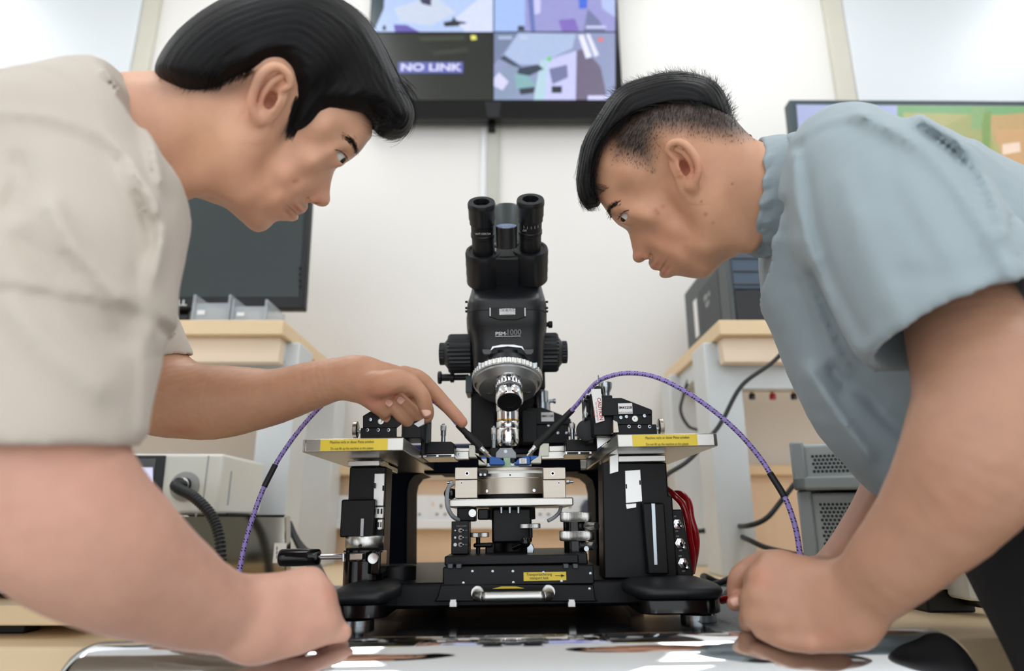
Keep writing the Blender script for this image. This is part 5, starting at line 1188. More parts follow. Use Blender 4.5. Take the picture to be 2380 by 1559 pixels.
def surface_nets(F):
    S = F < 0
    n = [d-1 for d in F.shape]
    any_ = np.zeros(n, bool); all_ = np.ones(n, bool)
    cs = [(i,j,k) for i in (0,1) for j in (0,1) for k in (0,1)]
    for i, j, k in cs:
        c = S[i:i+n[0], j:j+n[1], k:k+n[2]]; any_ |= c; all_ &= c
    mixed = any_ & ~all_
    idx = np.argwhere(mixed)
    val = np.stack([F[idx[:,0]+i, idx[:,1]+j, idx[:,2]+k] for i, j, k in cs], 1).astype(np.float64)
    acc = np.zeros((len(idx),3)); cnt = np.zeros(len(idx))
    for a in range(8):
        for b in range(a+1, 8):
            if sum(abs(x-y) for x, y in zip(cs[a], cs[b])) != 1: continue
            m = (val[:,a] < 0) != (val[:,b] < 0)
            t = val[m,a]/(val[m,a]-val[m,b])
            ca, cb = np.array(cs[a], float), np.array(cs[b], float)
            acc[m] += ca + (cb-ca)*t[:,None]; cnt[m] += 1
    v = idx + acc/np.maximum(cnt,1)[:,None]
    ID = np.full(n, -1, np.int32); ID[mixed] = np.arange(len(idx))
    Q = []
    for axis in range(3):
        sh = list(F.shape); o = [1,1,1]; o[axis] = 0
        lo = [slice(1, sh[d]-1) for d in range(3)]; lo[axis] = slice(0, sh[axis]-1); hi = list(lo); hi[axis] = slice(1, sh[axis])
        A, B = S[tuple(lo)], S[tuple(hi)]; e = np.argwhere(A != B)
        if not len(e): continue
        flip = A[e[:,0],e[:,1],e[:,2]]
        e = e + np.array([1 if d != axis else 0 for d in range(3)])
        d1, d2 = [d for d in range(3) if d != axis]
        def cell(x, y):
            c = e.copy(); c[:,d1] -= x; c[:,d2] -= y
            return ID[c[:,0],c[:,1],c[:,2]]
        q = np.stack([cell(1,1), cell(0,1), cell(0,0), cell(1,0)], 1)
        if axis == 1: flip = ~flip
        q[~flip] = q[~flip][:,::-1]
        Q.append(q[(q >= 0).all(1)])
    return v, np.concatenate(Q)
def relax(v, q):
    acc = np.zeros_like(v); cnt = np.zeros(len(v))
    for i in range(4):
        a, b = q[:,i], q[:,(i+1)%4]
        for d in range(3):
            acc[:,d] += np.bincount(a, v[b,d], len(v)) + np.bincount(b, v[a,d], len(v))
        cnt += np.bincount(a, minlength=len(v)) + np.bincount(b, minlength=len(v))
    return 0.5*v + 0.5*acc/np.maximum(cnt,1)[:,None]
def fast_mesh(name, parts, m, parent, label=None):
    """parts: list of (verts, quads, colours or None) joined into one mesh"""
    V = np.concatenate([p[0] for p in parts]); off = np.cumsum([0]+[len(p[0]) for p in parts]); Q = np.concatenate([p[1]+off[i] for i, p in enumerate(parts)])
    V = V - ROOTLOC[parent.name]
    me = bpy.data.meshes.new(name); nv, nq = len(V), len(Q)
    me.vertices.add(nv); me.vertices.foreach_set('co', V.astype(np.float32).ravel())
    me.loops.add(nq*4); me.loops.foreach_set('vertex_index', Q.astype(np.int32).ravel())
    me.polygons.add(nq); me.polygons.foreach_set('loop_start', np.arange(0, nq*4, 4, dtype=np.int32))
    me.update(calc_edges=True)
    me.polygons.foreach_set('use_smooth', np.ones(nq, bool))
    if parts[0][2] is not None:
        ca = me.color_attributes.new('Col', 'FLOAT_COLOR', 'POINT'); cc = np.ones((nv,4), np.float32); cc[:,:3] = np.concatenate([p[2] for p in parts]); ca.data.foreach_set('color', cc.ravel())
    me.materials.append(m); me.validate()
    o = bpy.data.objects.new(name, me); C.objects.link(o); o.parent = parent; ROOTLOC[o.name] = ROOTLOC[parent.name]
    if label: o['label'] = label
    return o
def flat(v, c): return np.tile(np.array(lin(c)[:3]), (len(v),1))
def pn(px, py, d, a, b=None):          # tube node from pixel, depth, half width in pixels; b = half depth in metres
    s_ = d/F_; return (P(px,py,d), a*s_, a*s_ if b is None else b)
def chain(vol, pts, k=0.003, joint=0.0):   # finger: list of (px,py,d,r_mm); one tapering tube
    vol.tube([(P(a,b,d), r*0.001, r*0.001) for a,b,d,r in pts], (0,1,0), k=k, ns=4)
def to_pix(v):
    w = v-CAM; dep = w[:,1]*_cp+w[:,2]*_sp; up = -w[:,1]*_sp+w[:,2]*_cp
    return W_/2+F_*w[:,0]/dep, H_/2-F_*up/dep
def poly_sd(px, py, poly):
    """signed distance (negative inside) to a closed polygon"""
    p = np.asarray(poly, float); D = np.full(px.shape, 1e18); ins = np.zeros(px.shape, bool)
    for i in range(len(p)):
        a, b = p[i], p[(i+1) % len(p)]; d = b-a; L2 = d@d+1e-12
        t = np.clip(((px-a[0])*d[0]+(py-a[1])*d[1])/L2, 0, 1)
        D = np.minimum(D, (px-a[0]-t*d[0])**2+(py-a[1]-t*d[1])**2)
        c = ((a[1] > py) != (b[1] > py)) & (px < (b[0]-a[0])*(py-a[1])/(b[1]-a[1]+1e-12)+a[0])
        ins ^= c
    D = np.sqrt(D); return np.where(ins, -D, D)
def closed_spline(pts, n=5):
    p = [tuple(x) for x in pts]; q = p[-2:]+p+p[:3]
    s_ = spline(q, n); return s_[2*n:(2+len(p))*n]
def field(px, py, ctrl, pw=1.6, soft=14.0):
    ws = 0; acc = [0]*(len(ctrl[0])-2)
    for c in ctrl:
        w = 1.0/((px-c[0])**2+(py-c[1])**2+soft**2)**pw
        ws = ws+w
        for j in range(len(acc)): acc[j] = acc[j]+w*c[2+j]
    return [a/ws for a in acc]
def sstep(x, a, b):
    t = np.clip((x-a)/(b-a), 0, 1); return t*t*(3-2*t)

def blur2(a, sg):
    r = max(1, int(sg*2.5)); k = np.exp(-np.arange(-r,r+1)**2/(2*sg*sg)); k /= k.sum()
    p = np.pad(a, r, mode='edge')
    p = np.apply_along_axis(lambda m: np.convolve(m, k, 'valid'), 0, p)
    return np.apply_along_axis(lambda m: np.convolve(m, k, 'valid'), 1, p)
class Head:
    """profile head: frame perpendicular to the view ray through its centre; a, b in the sagittal plane, c sideways"""
    def __init__(s, hx, hy, d, out, ctrl, bumps, h=0.0014, blur=11.0, box=(-0.17,0.17,-0.17,0.17), half=0.105):
        r = ray(hx, hy); s.n = -r/np.linalg.norm(r)
        e1 = np.cross(np.array([0,-_sp,_cp]), s.n); e1 /= np.linalg.norm(e1); e2 = np.cross(s.n, e1)
        s.R = np.stack([e1, e2, s.n], 1); s.O = P(hx, hy, d); s.hx, s.hy, s.d = hx, hy, d
        s.sc = np.linalg.norm(s.O-CAM)/np.linalg.norm(ray(hx,hy))/F_*np.linalg.norm(r)/np.linalg.norm(r)
        s.vol = Vol(s.O, s.R, (box[0],box[2],-half), (box[1],box[3],half), h)
        X, Y = s.vol.ax[0][:,None], s.vol.ax[1][None,:]
        # pixel of every point of the sagittal plane
        w = [s.O[i]-CAM[i]+X*s.R[i,0]+Y*s.R[i,1] for i in range(3)]
        dep = w[1]*_cp+w[2]*_sp; up = -w[1]*_sp+w[2]*_cp
        s.px = W_/2+F_*w[0]/dep; s.py = H_/2-F_*up/dep
        s.out = closed_spline(out, 4); s.ctrl = ctrl
        s.ds = poly_sd(s.px, s.py, s.out)*s.sc
        Wm, Rm = field(s.px, s.py, ctrl); s.Wm, s.Rm = blur2(Wm*0.001, blur*s.sc/h), blur2(Rm*0.001, blur*s.sc/h)
        for bx_, by_, sg, am in bumps: s.Wm = s.Wm + am*0.001*np.exp(-((s.px-bx_)**2+(s.py-by_)**2)/(sg*sg))
        Z = s.vol.ax[2][None,None,:]
        q = np.maximum(s.Rm+s.ds, 0)/s.Rm
        E = np.sqrt(q[:,:,None]**2+(Z/s.Wm[:,:,None])**2)-1
        s.vol.F[:] = np.clip(E*np.minimum(s.Wm, s.Rm)[:,:,None], -BIG, BIG)
    def at(s, px, py, c=0.0):        # world point whose image is (px,py) and whose sideways offset is c
        r = ray(px, py); p = s.O+s.n*c
        t = np.dot(p-CAM, s.n)/np.dot(r, s.n); return CAM+t*r
    def height(s, px, py):
        """sideways height of the finished skin under a pixel"""
        c = 0.03
        for _ in range(3):
            l = s.vol.loc(s.at(px, py, c)); i, j = [int(np.clip(round((l[k]-s.vol.lo[k])/s.vol.h), 0, len(s.vol.ax[k])-1)) for k in (0,1)]
            col = np.nonzero(s.vol.F[i,j] < 0)[0]
            if not len(col): return 0.0
            m = col[-1]; f0 = s.vol.F[i,j,m]; f1 = s.vol.F[i,j,min(m+1,s.vol.F.shape[2]-1)]
            c = float(s.vol.ax[2][m] + s.vol.h*min(1,max(0,-f0/(f1-f0+1e-9))))
        return c
    def tube(s, pts, k=0.003, mode='u', ns=5):   # pts: (px,py,c mm,r mm)
        s.vol.tube([(s.at(a,b,c*0.001), r*0.001, r*0.001) for a,b,c,r in pts], s.n, k=k, mode=mode, ns=ns)
    def ell(s, px, py, c, r, rot=0.0, k=0.003, mode='u', yaw=0.0):
        """ellipsoid radii (mm) along image axis turned by rot degrees, across it, sideways"""
        a = math.radians(rot); e = s.R
        u = e[:,0]*math.cos(a)+e[:,1]*math.sin(a); v = -e[:,0]*math.sin(a)+e[:,1]*math.cos(a); w = s.n
        if yaw:
            y = math.radians(yaw); u, w = u*math.cos(y)+w*math.sin(y), -u*math.sin(y)+w*math.cos(y)
        s.vol.ell(s.at(px,py,c*0.001), np.array(r)*0.001, np.stack([u,v,w],1), k, mode)
    def colour(s, v, base, paints):
        """paints: (px,py,sigma px or (sx,sy,rot), rgb, strength)"""
        col = flat(v, base); px, py = to_pix(v)
        for p in paints:
            if isinstance(p[2], tuple):
                a = math.radians(p[2][2]); dx, dy = px-p[0], -(py-p[1])
                u = dx*math.cos(a)+dy*math.sin(a); w = -dx*math.sin(a)+dy*math.cos(a)
                g = np.exp(-(u/p[2][0])**2-(w/p[2][1])**2)
            else: g = np.exp(-((px-p[0])**2+(py-p[1])**2)/p[2]**2)
            g = (g*p[4])[:,None]; col = col*(1-g)+np.array(lin(p[3])[:3])*g
        return col
def ribbon_tubes(name, strands, m, parent, r0=0.00022, r1=0.00008):
    """many fine hairs, three-sided tubes"""
    V, Fc = [], []
    for st in strands:
        st = np.asarray(st); n = len(st)
        T = np.gradient(st, axis=0); T /= np.linalg.norm(T, axis=1)[:,None]+1e-12
        u = np.cross(T, np.array([0.31,0.77,0.55])); u /= np.linalg.norm(u, axis=1)[:,None]+1e-12; v = np.cross(T, u)
        rr = np.linspace(r0, r1, n)[:,None]; b = len(V)
        ring = [st+(u*math.cos(t)+v*math.sin(t))*rr for t in (0,2.094,4.189)]
        for i in range(n):
            for k in range(3): V.append(ring[k][i])
        for i in range(n-1):
            for k in range(3): Fc.append((b+i*3+k, b+i*3+(k+1)%3, b+(i+1)*3+(k+1)%3, b+(i+1)*3+k))
    V = np.array(V); return (V, np.array(Fc))
# ================================================================== person at the left (beige shirt, pointing)
M_skin = attr_mat('skin', 0.42, sss=0.12, bump=0.06, bscale=900, noise=0.05, spec=0.4)
M_hair = mat('black_hair', (11,11,13), 0.4, var=0.3, vscale=200, spec=0.4)
M_hairmass = mat('black_hair_mass', (7,7,9), 0.55, var=0.3, vscale=200, bump=0.25, bscale=500, spec=0.25)
M_eyew = mat('eye_white', (222,222,220), 0.15, var=0.03)
M_iris = mat('dark_iris', (24,16,12), 0.08, var=0.1)
def eye(hd, px, py, c, f2, parent, r=11.6):
    """eyeball with iris; f2 = gaze direction (a,b,c) in the head frame"""
    o = hd.at(px,py,c*0.001); g = hd.R @ np.array(f2, float); g /= np.linalg.norm(g)
    prof = [(r*0.001*math.sin(t), -r*0.001*math.cos(t)) for t in np.linspace(0,math.pi,17)]
    prof[0] = (1e-6, prof[0][1]); prof[-1] = (1e-6, prof[-1][1])
    class I: n = np.eye(4)
    mb = MB(I); mb.lathe(o, g, prof, 28); e = mb.build('eye', M_eyew, parent, angle=180)
    ir = math.asin(0.5); pr = [(1e-6, r*0.00104)]; pr = [(r*0.00103*math.sin(t), r*0.00103*math.cos(t)) for t in np.linspace(0.02,ir,6)]
    mb = MB(I); mb.lathe(o, g, pr, 24); mb.build('iris', M_iris, e, angle=180)
def lashes(hd, pts, dirs, n, L, rng):
    p = spline(pts, 6); out = []
    for k in range(n):
        f = k/(n-1); q = p[int(f*(len(p)-1))]; d = np.array(dirs[0])*(1-f)+np.array(dirs[1])*f+rng.randn(2)*0.12
        c = hd.height(q[0]-d[0]*2, q[1]-d[1]*2)+0.0006
        out.append([hd.at(q[0]+d[0]*L*t, q[1]+d[1]*L*t-2*t*t, c+0.0015*t) for t in (0,0.35,0.7,1)])
    for _ in range(3):
        out.append([hd.at(x, y+rng.randn()*0.4, hd.height(x-1,y-2)+0.0007) for x, y in p[::2]])
    return out
def brow_strands(hd, pts, n, lenpx, dirs, rng, lift=0.6, spread=5):
    """short hairs scattered along a pixel polyline"""
    p = spline(pts, 8); out = []
    for _ in range(n):
        f = rng.rand(); i = min(int(f*(len(p)-1)), len(p)-2); q = p[i]+(p[i+1]-p[i])*rng.rand()
        wd = spread*(1-0.55*f)
        a = q[:2]+rng.randn(2)*wd*0.45; d = np.array(dirs[0])*(1-f)+np.array(dirs[1])*f; d = d+rng.randn(2)*0.22
        st = []
        for t in np.linspace(0,1,4):
            x = a+d*lenpx*t; c = hd.height(*x)+lift*0.001*(0.3+t*0.7)
            st.append(hd.at(x[0],x[1],c))
        out.append(st)
    return out

LP_ = thing('person', P(-350,1400,0.75)*np.array([1,1,0])+np.array([0,0,0.0]), 'person in a beige short sleeved shirt leaning in and pointing at the machine', 'person')
out_L = [(864,312),(852,331),(836,352),(818,368),(800,380),(786,388),(778,396),(771,417),(767,440),(766,455),(763,466),(755,474),(741,476),(726,472),(716,470),(709,476),(704,486),(696,494),(690,499),(683,499),(678,503),(672,509),(660,512),(648,512),(638,516),(630,524),(617,534),(600,538),(582,531),(555,507),(521,478),(492,460),(470,430),(440,380),(420,320),(405,250),(400,190),(415,140),(445,95),(490,55),(550,28),(620,20),(690,40),(750,82),(800,140),(840,205),(860,260)]
ctrl_L = [(848,300,50,40),(800,240,62,55),(740,290,66,50),(700,160,72,70),(600,80,68,70),(470,130,64,62),(430,220,60,55),(620,150,73,62),(630,220,68,60),(560,320,62,50),(480,350,57,48),
 (545,430,56,38),(600,430,57,38),(660,400,58,38),(720,370,60,34),(765,350,52,26),(800,345,43,18),(826,338,42,20),(760,392,34,20),(778,404,10,12),(766,440,11,12),(752,462,13,12),(735,440,19,13),(722,456,17,13),(718,420,40,24),(690,440,50,28),
 (700,470,27,15),(692,482,25,12),(672,490,25,12),(660,500,26,13),(640,500,36,20),(612,520,27,17),(600,500,42,24),(570,490,49,26),(650,450,55,34),(620,470,52,30),(530,460,50,28)]
bumps_L = [(796,356,13,-8),(786,372,10,-3),(822,345,10,3),(748,372,24,3),(700,452,14,-2.5),(672,484,10,-3),(648,470,22,2),(640,510,12,-2),(610,515,14,2),(712,300,40,-2)]
HL = Head(632,270,0.69,out_L,ctrl_L,bumps_L,h=0.0014,box=(-0.185,0.125,-0.135,0.13),half=0.1)
# neck running back into the collar
HL.vol.tube([(HL.at(520,300,0),0.060,0.056),(HL.at(440,312,0),0.0605,0.056),(HL.at(370,318,0.0),0.0615,0.058),(HL.at(300,325,0.0),0.061,0.06),(HL.at(230,345,0),0.058,0.06)], HL.n, k=0.022)
HL.tube([(600,300,58,9),(540,350,58,9),(470,410,52,10),(420,440,40,10)], k=0.02)             # neck muscle
HL.tube([(590,300,57,8),(556,380,57,9),(556,440,50,9)], k=0.025)               # jaw line
# nose wing and nostril
HL.ell(728,455,11,(8.5,7.0,6.5),-35,k=0.004); HL.ell(748,463,0,(8,7,9.5),-35,k=0.005)
HL.ell(733,466.5,10.5,(4.6,2.3,3.2),-10,k=0.0015,mode='s')
HL.tube([(742,440,13,1.2),(724,440,17.5,1.4),(713,455,18,1.3),(714,468,16,1.2)],k=0.004,mode='s')
# lips
HL.tube([(706,480,0,4.6),(700,485,8,5.0),(690,485,16,4.6),(677,476,23,3.0)],k=0.004)
HL.tube([(684,503,0,4.6),(677,503,8,5.0),(669,495,16,4.6),(662,481,23,2.8)],k=0.004)
HL.tube([(694,498,0,1.0),(688,495.5,9,1.1),(680,488,17,1.2),(670,478,23,1.2),(660,469,28,1.3)],k=0.0022,mode='s')
# eye: lids over the ball, slit between them
HL.ell(779,360,27,(13.0,13.0,13.0),0,k=0.006)
HL.ell(792,364.5,35,(9.5,3.5,10),-50,k=0.0012,mode='s')
HL.tube([(772,342,37,1.1),(786,343,39,1.0),(800,352,37,1.0),(810,363,31,1.0)],k=0.002,mode='s')
# ear
HL.ell(622,222,73,(30,17,5),66,k=0.006)
HL.ell(627,218,86,(22,13,11),66,k=0.004,mode='s')
HL.tube([(646,212,75,3.0),(660,205,78,3.2),(674,196,79,3.6),(671,174,82,4.0),(652,157,84,4.2),(630,156,86,4.4),(608,174,88,4.4),(592,206,88,4.2),(585,238,86,4.2),(591,262,82,5.0),(604,274,78,6.0)],k=0.003)
HL.ell(606,268,77,(10,7.5,5),40,k=0.005)
HL.tube([(652,178,78,3.2),(632,190,81,3.4),(614,214,82,3.4),(606,238,81,3.2),(612,252,79,3.0)],k=0.003)
HL.tube([(634,250,76,4.2),(640,240,77,4.2),(645,230,76,3.4)],k=0.004)
HL.ell(627,234,74,(9,6,9),60,k=0.003,mode='s')
v, q = HL.vol.mesh(1)
SKL = (226,174,144)
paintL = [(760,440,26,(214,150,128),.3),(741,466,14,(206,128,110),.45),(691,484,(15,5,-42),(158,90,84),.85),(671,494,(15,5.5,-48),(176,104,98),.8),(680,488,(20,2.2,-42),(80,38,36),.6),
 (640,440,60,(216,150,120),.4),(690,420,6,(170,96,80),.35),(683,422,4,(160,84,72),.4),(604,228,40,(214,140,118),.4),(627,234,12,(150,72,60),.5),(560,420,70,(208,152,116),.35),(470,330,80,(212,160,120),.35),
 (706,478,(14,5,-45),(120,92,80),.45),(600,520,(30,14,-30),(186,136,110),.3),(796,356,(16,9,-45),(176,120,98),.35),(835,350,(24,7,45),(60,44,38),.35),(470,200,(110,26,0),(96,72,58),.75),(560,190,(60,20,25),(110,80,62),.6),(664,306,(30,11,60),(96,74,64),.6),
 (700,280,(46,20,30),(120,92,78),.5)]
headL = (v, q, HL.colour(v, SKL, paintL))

# hair mass
hair_out = [(360,168),(378,118),(420,66),(480,20),(550,-14),(640,-38),(720,-36),(795,0),(850,44),(884,96),(910,150),(934,200),(955,238),(962,268),(954,298),(934,320),(908,326),(884,318),(868,306),
 (860,286),(838,266),(806,258),(768,254),(738,262),(716,284),(703,296),(686,304),(673,302),(672,284),(678,258),(684,226),(680,196),(671,166),(650,152),(624,155),(599,174),(556,190),(508,212),(452,214),(404,196)]
def hair_volume(hd, region, sil, th, tp, h=0.0018, rough=0.0005, seed=3, half=0.115, box=None):
    """hair sits on the skull: silhouette 'sil' inflated like the head, cut to 'region', thinning towards its hairline"""
    b = box or (-0.19,0.16,-0.07,0.165)
    vol = Vol(hd.O, hd.R, (b[0],b[2],-half), (b[1],b[3],half), h)
    X, Y = vol.ax[0][:,None], vol.ax[1][None,:]
    w = [hd.O[i]-CAM[i]+X*hd.R[i,0]+Y*hd.R[i,1] for i in range(3)]
    dep = w[1]*_cp+w[2]*_sp; up = -w[1]*_sp+w[2]*_cp; px, py = W_/2+F_*w[0]/dep, H_/2-F_*up/dep
    reg = poly_sd(px, py, closed_spline(region,4))*hd.sc; ds = poly_sd(px, py, closed_spline(sil,4))*hd.sc
    Wm, Rm = field(px, py, hd.ctrl); Wm = np.maximum(Wm,34)*0.001; Rm = np.maximum(Rm,34)*0.001
    inner = -reg; tt = th*sstep(inner, -0.001, tp)
    Wm = Wm+tt
    Z = vol.ax[2][None,None,:]; qd = np.maximum(Rm+ds,0)/Rm
    E = (np.sqrt(qd[:,:,None]**2+(Z/Wm[:,:,None])**2)-1)*np.minimum(Wm,Rm)[:,:,None]
    rng = np.random.RandomState(seed); g = 0
    D2 = (-ds)[:,:,None]
    along = (px*0.6+py*0.8)[:,:,None]*hd.sc
    for i in range(7):
        f1, f2, f3 = rng.uniform(350,1100), rng.uniform(-700,700), rng.uniform(-60,60)
        g = g+np.sin(D2*f1+Z*f2+along*f3+rng.rand()*6.28+1.2*np.sin(along*rng.uniform(60,160)+Z*rng.uniform(-90,90)))
    E = E - rough*g/7*2
    F = smax(E, np.broadcast_to(reg[:,:,None], E.shape), 0.004)
    vol.F[:] = np.clip(F, -BIG, BIG)
    return vol, (px, py, ds, Wm, Rm, reg/hd.sc)
sil_L = hair_out[:19]+[(830,380),(700,480),(560,420),(430,330),(380,230)]
hv, mapL = hair_volume(HL, hair_out, sil_L, 0.011, 0.016)
v, q = hv.mesh(1)
rng = np.random.RandomState(11)
def grid_sampler(m, what='h'):
    px, py, ds, Wm, Rm, reg = m
    qd = np.maximum(Rm+ds,0)/Rm; Hh = Wm*np.sqrt(np.maximum(0,1-qd*qd)) if what == 'h' else reg
    x0, y0 = px[0,0], py[0,0]; n, k = px.shape
    def f(x, y):
        # locally affine pixel grid: refine by nearest neighbour from an affine guess
        i = int(np.clip((x-px[0,k//2])/(px[-1,k//2]-px[0,k//2])*(n-1),0,n-1)); j = int(np.clip((y-py[n//2,0])/(py[n//2,-1]-py[n//2,0])*(k-1),0,k-1))
        i = int(np.clip(i+(x-px[i,j])/(px[-1,j]-px[0,j])*(n-1),0,n-1)); j = int(np.clip(j+(y-py[i,j])/(py[i,-1]-py[i,0])*(k-1),0,k-1))
        return float(Hh[i,j])
    return f
hL = grid_sampler(mapL)
outer = spline(hair_out[:19], 12)
nrm = np.gradient(outer, axis=0); nrm = np.stack([-nrm[:,1], nrm[:,0]],1); nrm /= np.linalg.norm(nrm,axis=1)[:,None]   # inward
if np.mean((np.array([600,150])-outer)@nrm.mean(0)) < 0: nrm = -nrm
strands = []
inside = grid_sampler(mapL, 'r')
no = len(outer)
for _ in range(3000):
    i0 = int(rng.uniform(0, no*0.93)); ln = int(rng.uniform(20, 70)); dlt = rng.rand()**1.3*150; i1 = min(no-1, i0+ln)
    tipgrow = rng.uniform(-6,10); pts = []; sd = 1 if rng.rand() < 0.8 else -1; ok = True; jit = rng.randn(2)*1.5
    for i in np.linspace(i0, i1, 8):
        k = int(i); f = i/no
        dd = dlt*(1-0.45*f)+ (i-i0)/max(1,(i1-i0))*(-tipgrow)
        x, y = outer[k]+nrm[k]*dd+jit
        c = hL(x, y)
        pts.append(HL.at(x, y, sd*(c+0.0006)))
    xm, ym = outer[int((i0+i1)/2)]+nrm[int((i0+i1)/2)]*dlt*0.8
    xe, ye = outer[i1]+nrm[i1]*dlt*0.6
    if inside(xm, ym) > 0 or inside(xe, ye) > 4: continue
    strands.append(pts)
# loose fringe curls
for _ in range(260):
    x, y = rng.uniform(890,950), rng.uniform(180,300); c0 = rng.uniform(-0.05,0.06); L = rng.uniform(30,80)
    cx, cy = rng.uniform(875,905), rng.uniform(240,275); R_ = math.hypot(x-cx, y-cy); a0 = math.atan2(y-cy, x-cx); pts = []
    for t in np.linspace(0,1,8):
        a = a0 + t*L/max(R_,20)
        rr = R_*(1+0.04*math.sin(3*t+c0*90)); pts.append(HL.at(cx+rr*math.cos(a), cy+rr*math.sin(a)*1.05, c0*(1-0.1*t)))
    strands.append(pts)
# sideburn wisps and hairline wisps
for _ in range(340):
    f = rng.rand()*0.42; a = spline([(694,225),(688,255),(680,285),(690,296),(720,275),(760,258),(810,262),(850,285)],8); k = int(f*(len(a)-1)); x, y = a[k]+rng.randn(2)*4
    d = np.array([-0.45,0.9]) if f < 0.5 else np.array([0.75,0.5]); L = rng.uniform(14,34) if f < 0.5 else rng.uniform(6,12); pts = []
    for t in np.linspace(0,1,4):
        xx = np.array([x,y])+d*L*t+np.array([0,2])*t*t; pts.append(HL.at(xx[0],xx[1],HL.height(*xx)+0.0008))
    strands.append(pts)
for _ in range(420):            # tapered nape
    a = spline([(376,160),(410,178),(454,196),(506,194),(552,174),(594,160)],8); x, y = a[int(rng.rand()*(len(a)-1))]+rng.randn(2)*4; L = rng.uniform(8,22); d = np.array([-0.55,0.8])+rng.randn(2)*0.15
    strands.append([HL.at(x+d[0]*L*t, y+d[1]*L*t, HL.height(x+d[0]*L*t, y+d[1]*L*t)+0.0012*(1-t)+0.0003) for t in (0,0.5,1)])
sv, sq = ribbon_tubes('s', strands, None, None)
hair_parts_L = (v, q, sv, sq)
browL = ribbon_tubes('b', brow_strands(HL, [(800,318),(814,324),(823,336),(827,350)], 170, 10, ((0.75,0.6),(0.25,0.9)), rng, 0.5, 9)+lashes(HL, [(778,348),(790,350),(800,358),(806,368)], ((0.6,0.3),(0.75,0.75)), 26, 9, rng), None, None, 0.00026, 0.0001)
# ------------------------------------------------------------------ left person: arms, hands, clothing
VD = (0.0, 1.0, 0.0); VDL = ray(200,450); VDN = ray(620,1430)
def skin_region(pts, pad, h): return Vol.around([P(*p) for p in pts], pad, h)
# far arm, pointing
va = skin_region([(330,700,.90),(400,1000,.86),(800,880,.83),(1085,990,.87)], 0.06, 0.0016)
va.tube([pn(312,690,.90,50),pn(340,780,.887,57),pn(364,850,.875,66),pn(384,915,.866,80)], VD, k=0.02)
va.tube([pn(385,925,.866,80),pn(460,934,.855,86),pn(520,933,.85,84),pn(581,928,.845,74),pn(640,921,.84,64),pn(727,895,.835,56,.029),pn(790,879,.833,49,.024),pn(838,878,.832,47,.021)], VD, k=0.03)
# palm
va.tube([pn(825,880,.832,46,.020),pn(870,885,.836,48,.018),pn(915,893,.846,46,.016),pn(945,893,.856,38,.014)], VD, k=0.014)
va.tube([pn(850,915,.826,18,.012),pn(875,936,.828,22,.012),pn(892,955,.835,18,.011)], VD, k=0.012)           # heel of the hand
va.tube([(P(850,893,.820),.015,.015),(P(890,892,.812),.0165,.0165),(P(925,885,.812),.0145,.0145),(P(955,893,.814),.0115,.0115)], VD, k=0.010)  # thumb mound
chain(va, [(940,870,.862,11.5),(975,880,.866,10.6),(1005,907,.868,9.6),(1022,925,.869,9.3),(1045,950,.870,8.6),(1060,966,.871,8.3),(1074,981,.872,7.2)], 0.004)    # index
chain(va, [(950,890,.815,10.5),(968,902,.812,9.8),(981,918,.811,9.6),(987,938,.814,9.5),(990,952,.817,8.8),(991,960,.818,7.6)], 0.004)             # thumb
chain(va, [(950,885,.868,11),(985,935,.868,9.8),(990,966,.860,9.8),(968,962,.846,9.2),(944,940,.836,8.2),(927,924,.832,7.4)], 0.0022)       # middle
chain(va, [(930,895,.866,11),(958,955,.866,9.6),(962,984,.858,9.8),(940,972,.842,9.2),(915,946,.832,8.0),(899,931,.829,7.2)], 0.0022)       # ring
chain(va, [(910,905,.862,10),(920,962,.866,8.4),(922,990,.858,9.0),(904,980,.846,8.4),(893,962,.838,7.0)], 0.0022)                          # little
va.bumps(0.0002, 400, 4)
v, q = va.mesh(1)
def paint_px(v, base, pts):
    col = flat(v, base); px, py = to_pix(v)
    for x, y, sx, sy, rot, rgb, st in pts:
        a = math.radians(rot); dx, dy = px-x, y-py
        u = dx*math.cos(a)+dy*math.sin(a); w = -dx*math.sin(a)+dy*math.cos(a)
        g = (np.exp(-(u/sx)**2-(w/sy)**2)*st)[:,None]; col = col*(1-g)+np.array(lin(rgb)[:3])*g
    return col
SKL2 = (192,143,113)
farL = (v, q, paint_px(v, SKL2, [(1073,980,18,14,-45,(216,140,122),.5),(865,925,28,26,0,(214,134,116),.5),(915,915,30,10,-20,(196,112,96),.4),(1040,945,40,16,-45,(214,152,128),.4),(430,1000,40,18,0,(176,112,92),.4)]))
# nails
def nail(parent, px, py, d, ang, ln, wd, dn=(0,-1,0)):
    """small curved plate on a fingertip"""
    o = P(px,py,d); a = math.radians(ang); r = np.array([math.cos(a),0,math.sin(a)]); n = np.asarray(dn,float)/np.linalg.norm(dn)
    r = r-n*np.dot(r,n); r /= np.linalg.norm(r); w = np.cross(n, r); V, Q = [], []
    for i in range(7):
        for j in range(7):
            x, y = (i/6-0.5)*2, (j/6-0.5)*2; k = math.sqrt(max(0,1-0.35*x*x*y*y))
            V.append(o+r*x*ln*0.0005*k+w*y*wd*0.0005*k-n*(y*y*wd*0.00022+x*x*0.0004))
    Q = [(i*7+j, i*7+j+1, i*7+j+8, i*7+j+7) for i in range(6) for j in range(6)]
    o = link_mesh('fingernail', V, Q, mat('nail',(226,176,158),0.25,var=0.03), parent, angle=180)
    md = o.modifiers.new('s','SOLIDIFY'); md.thickness = 0.0006
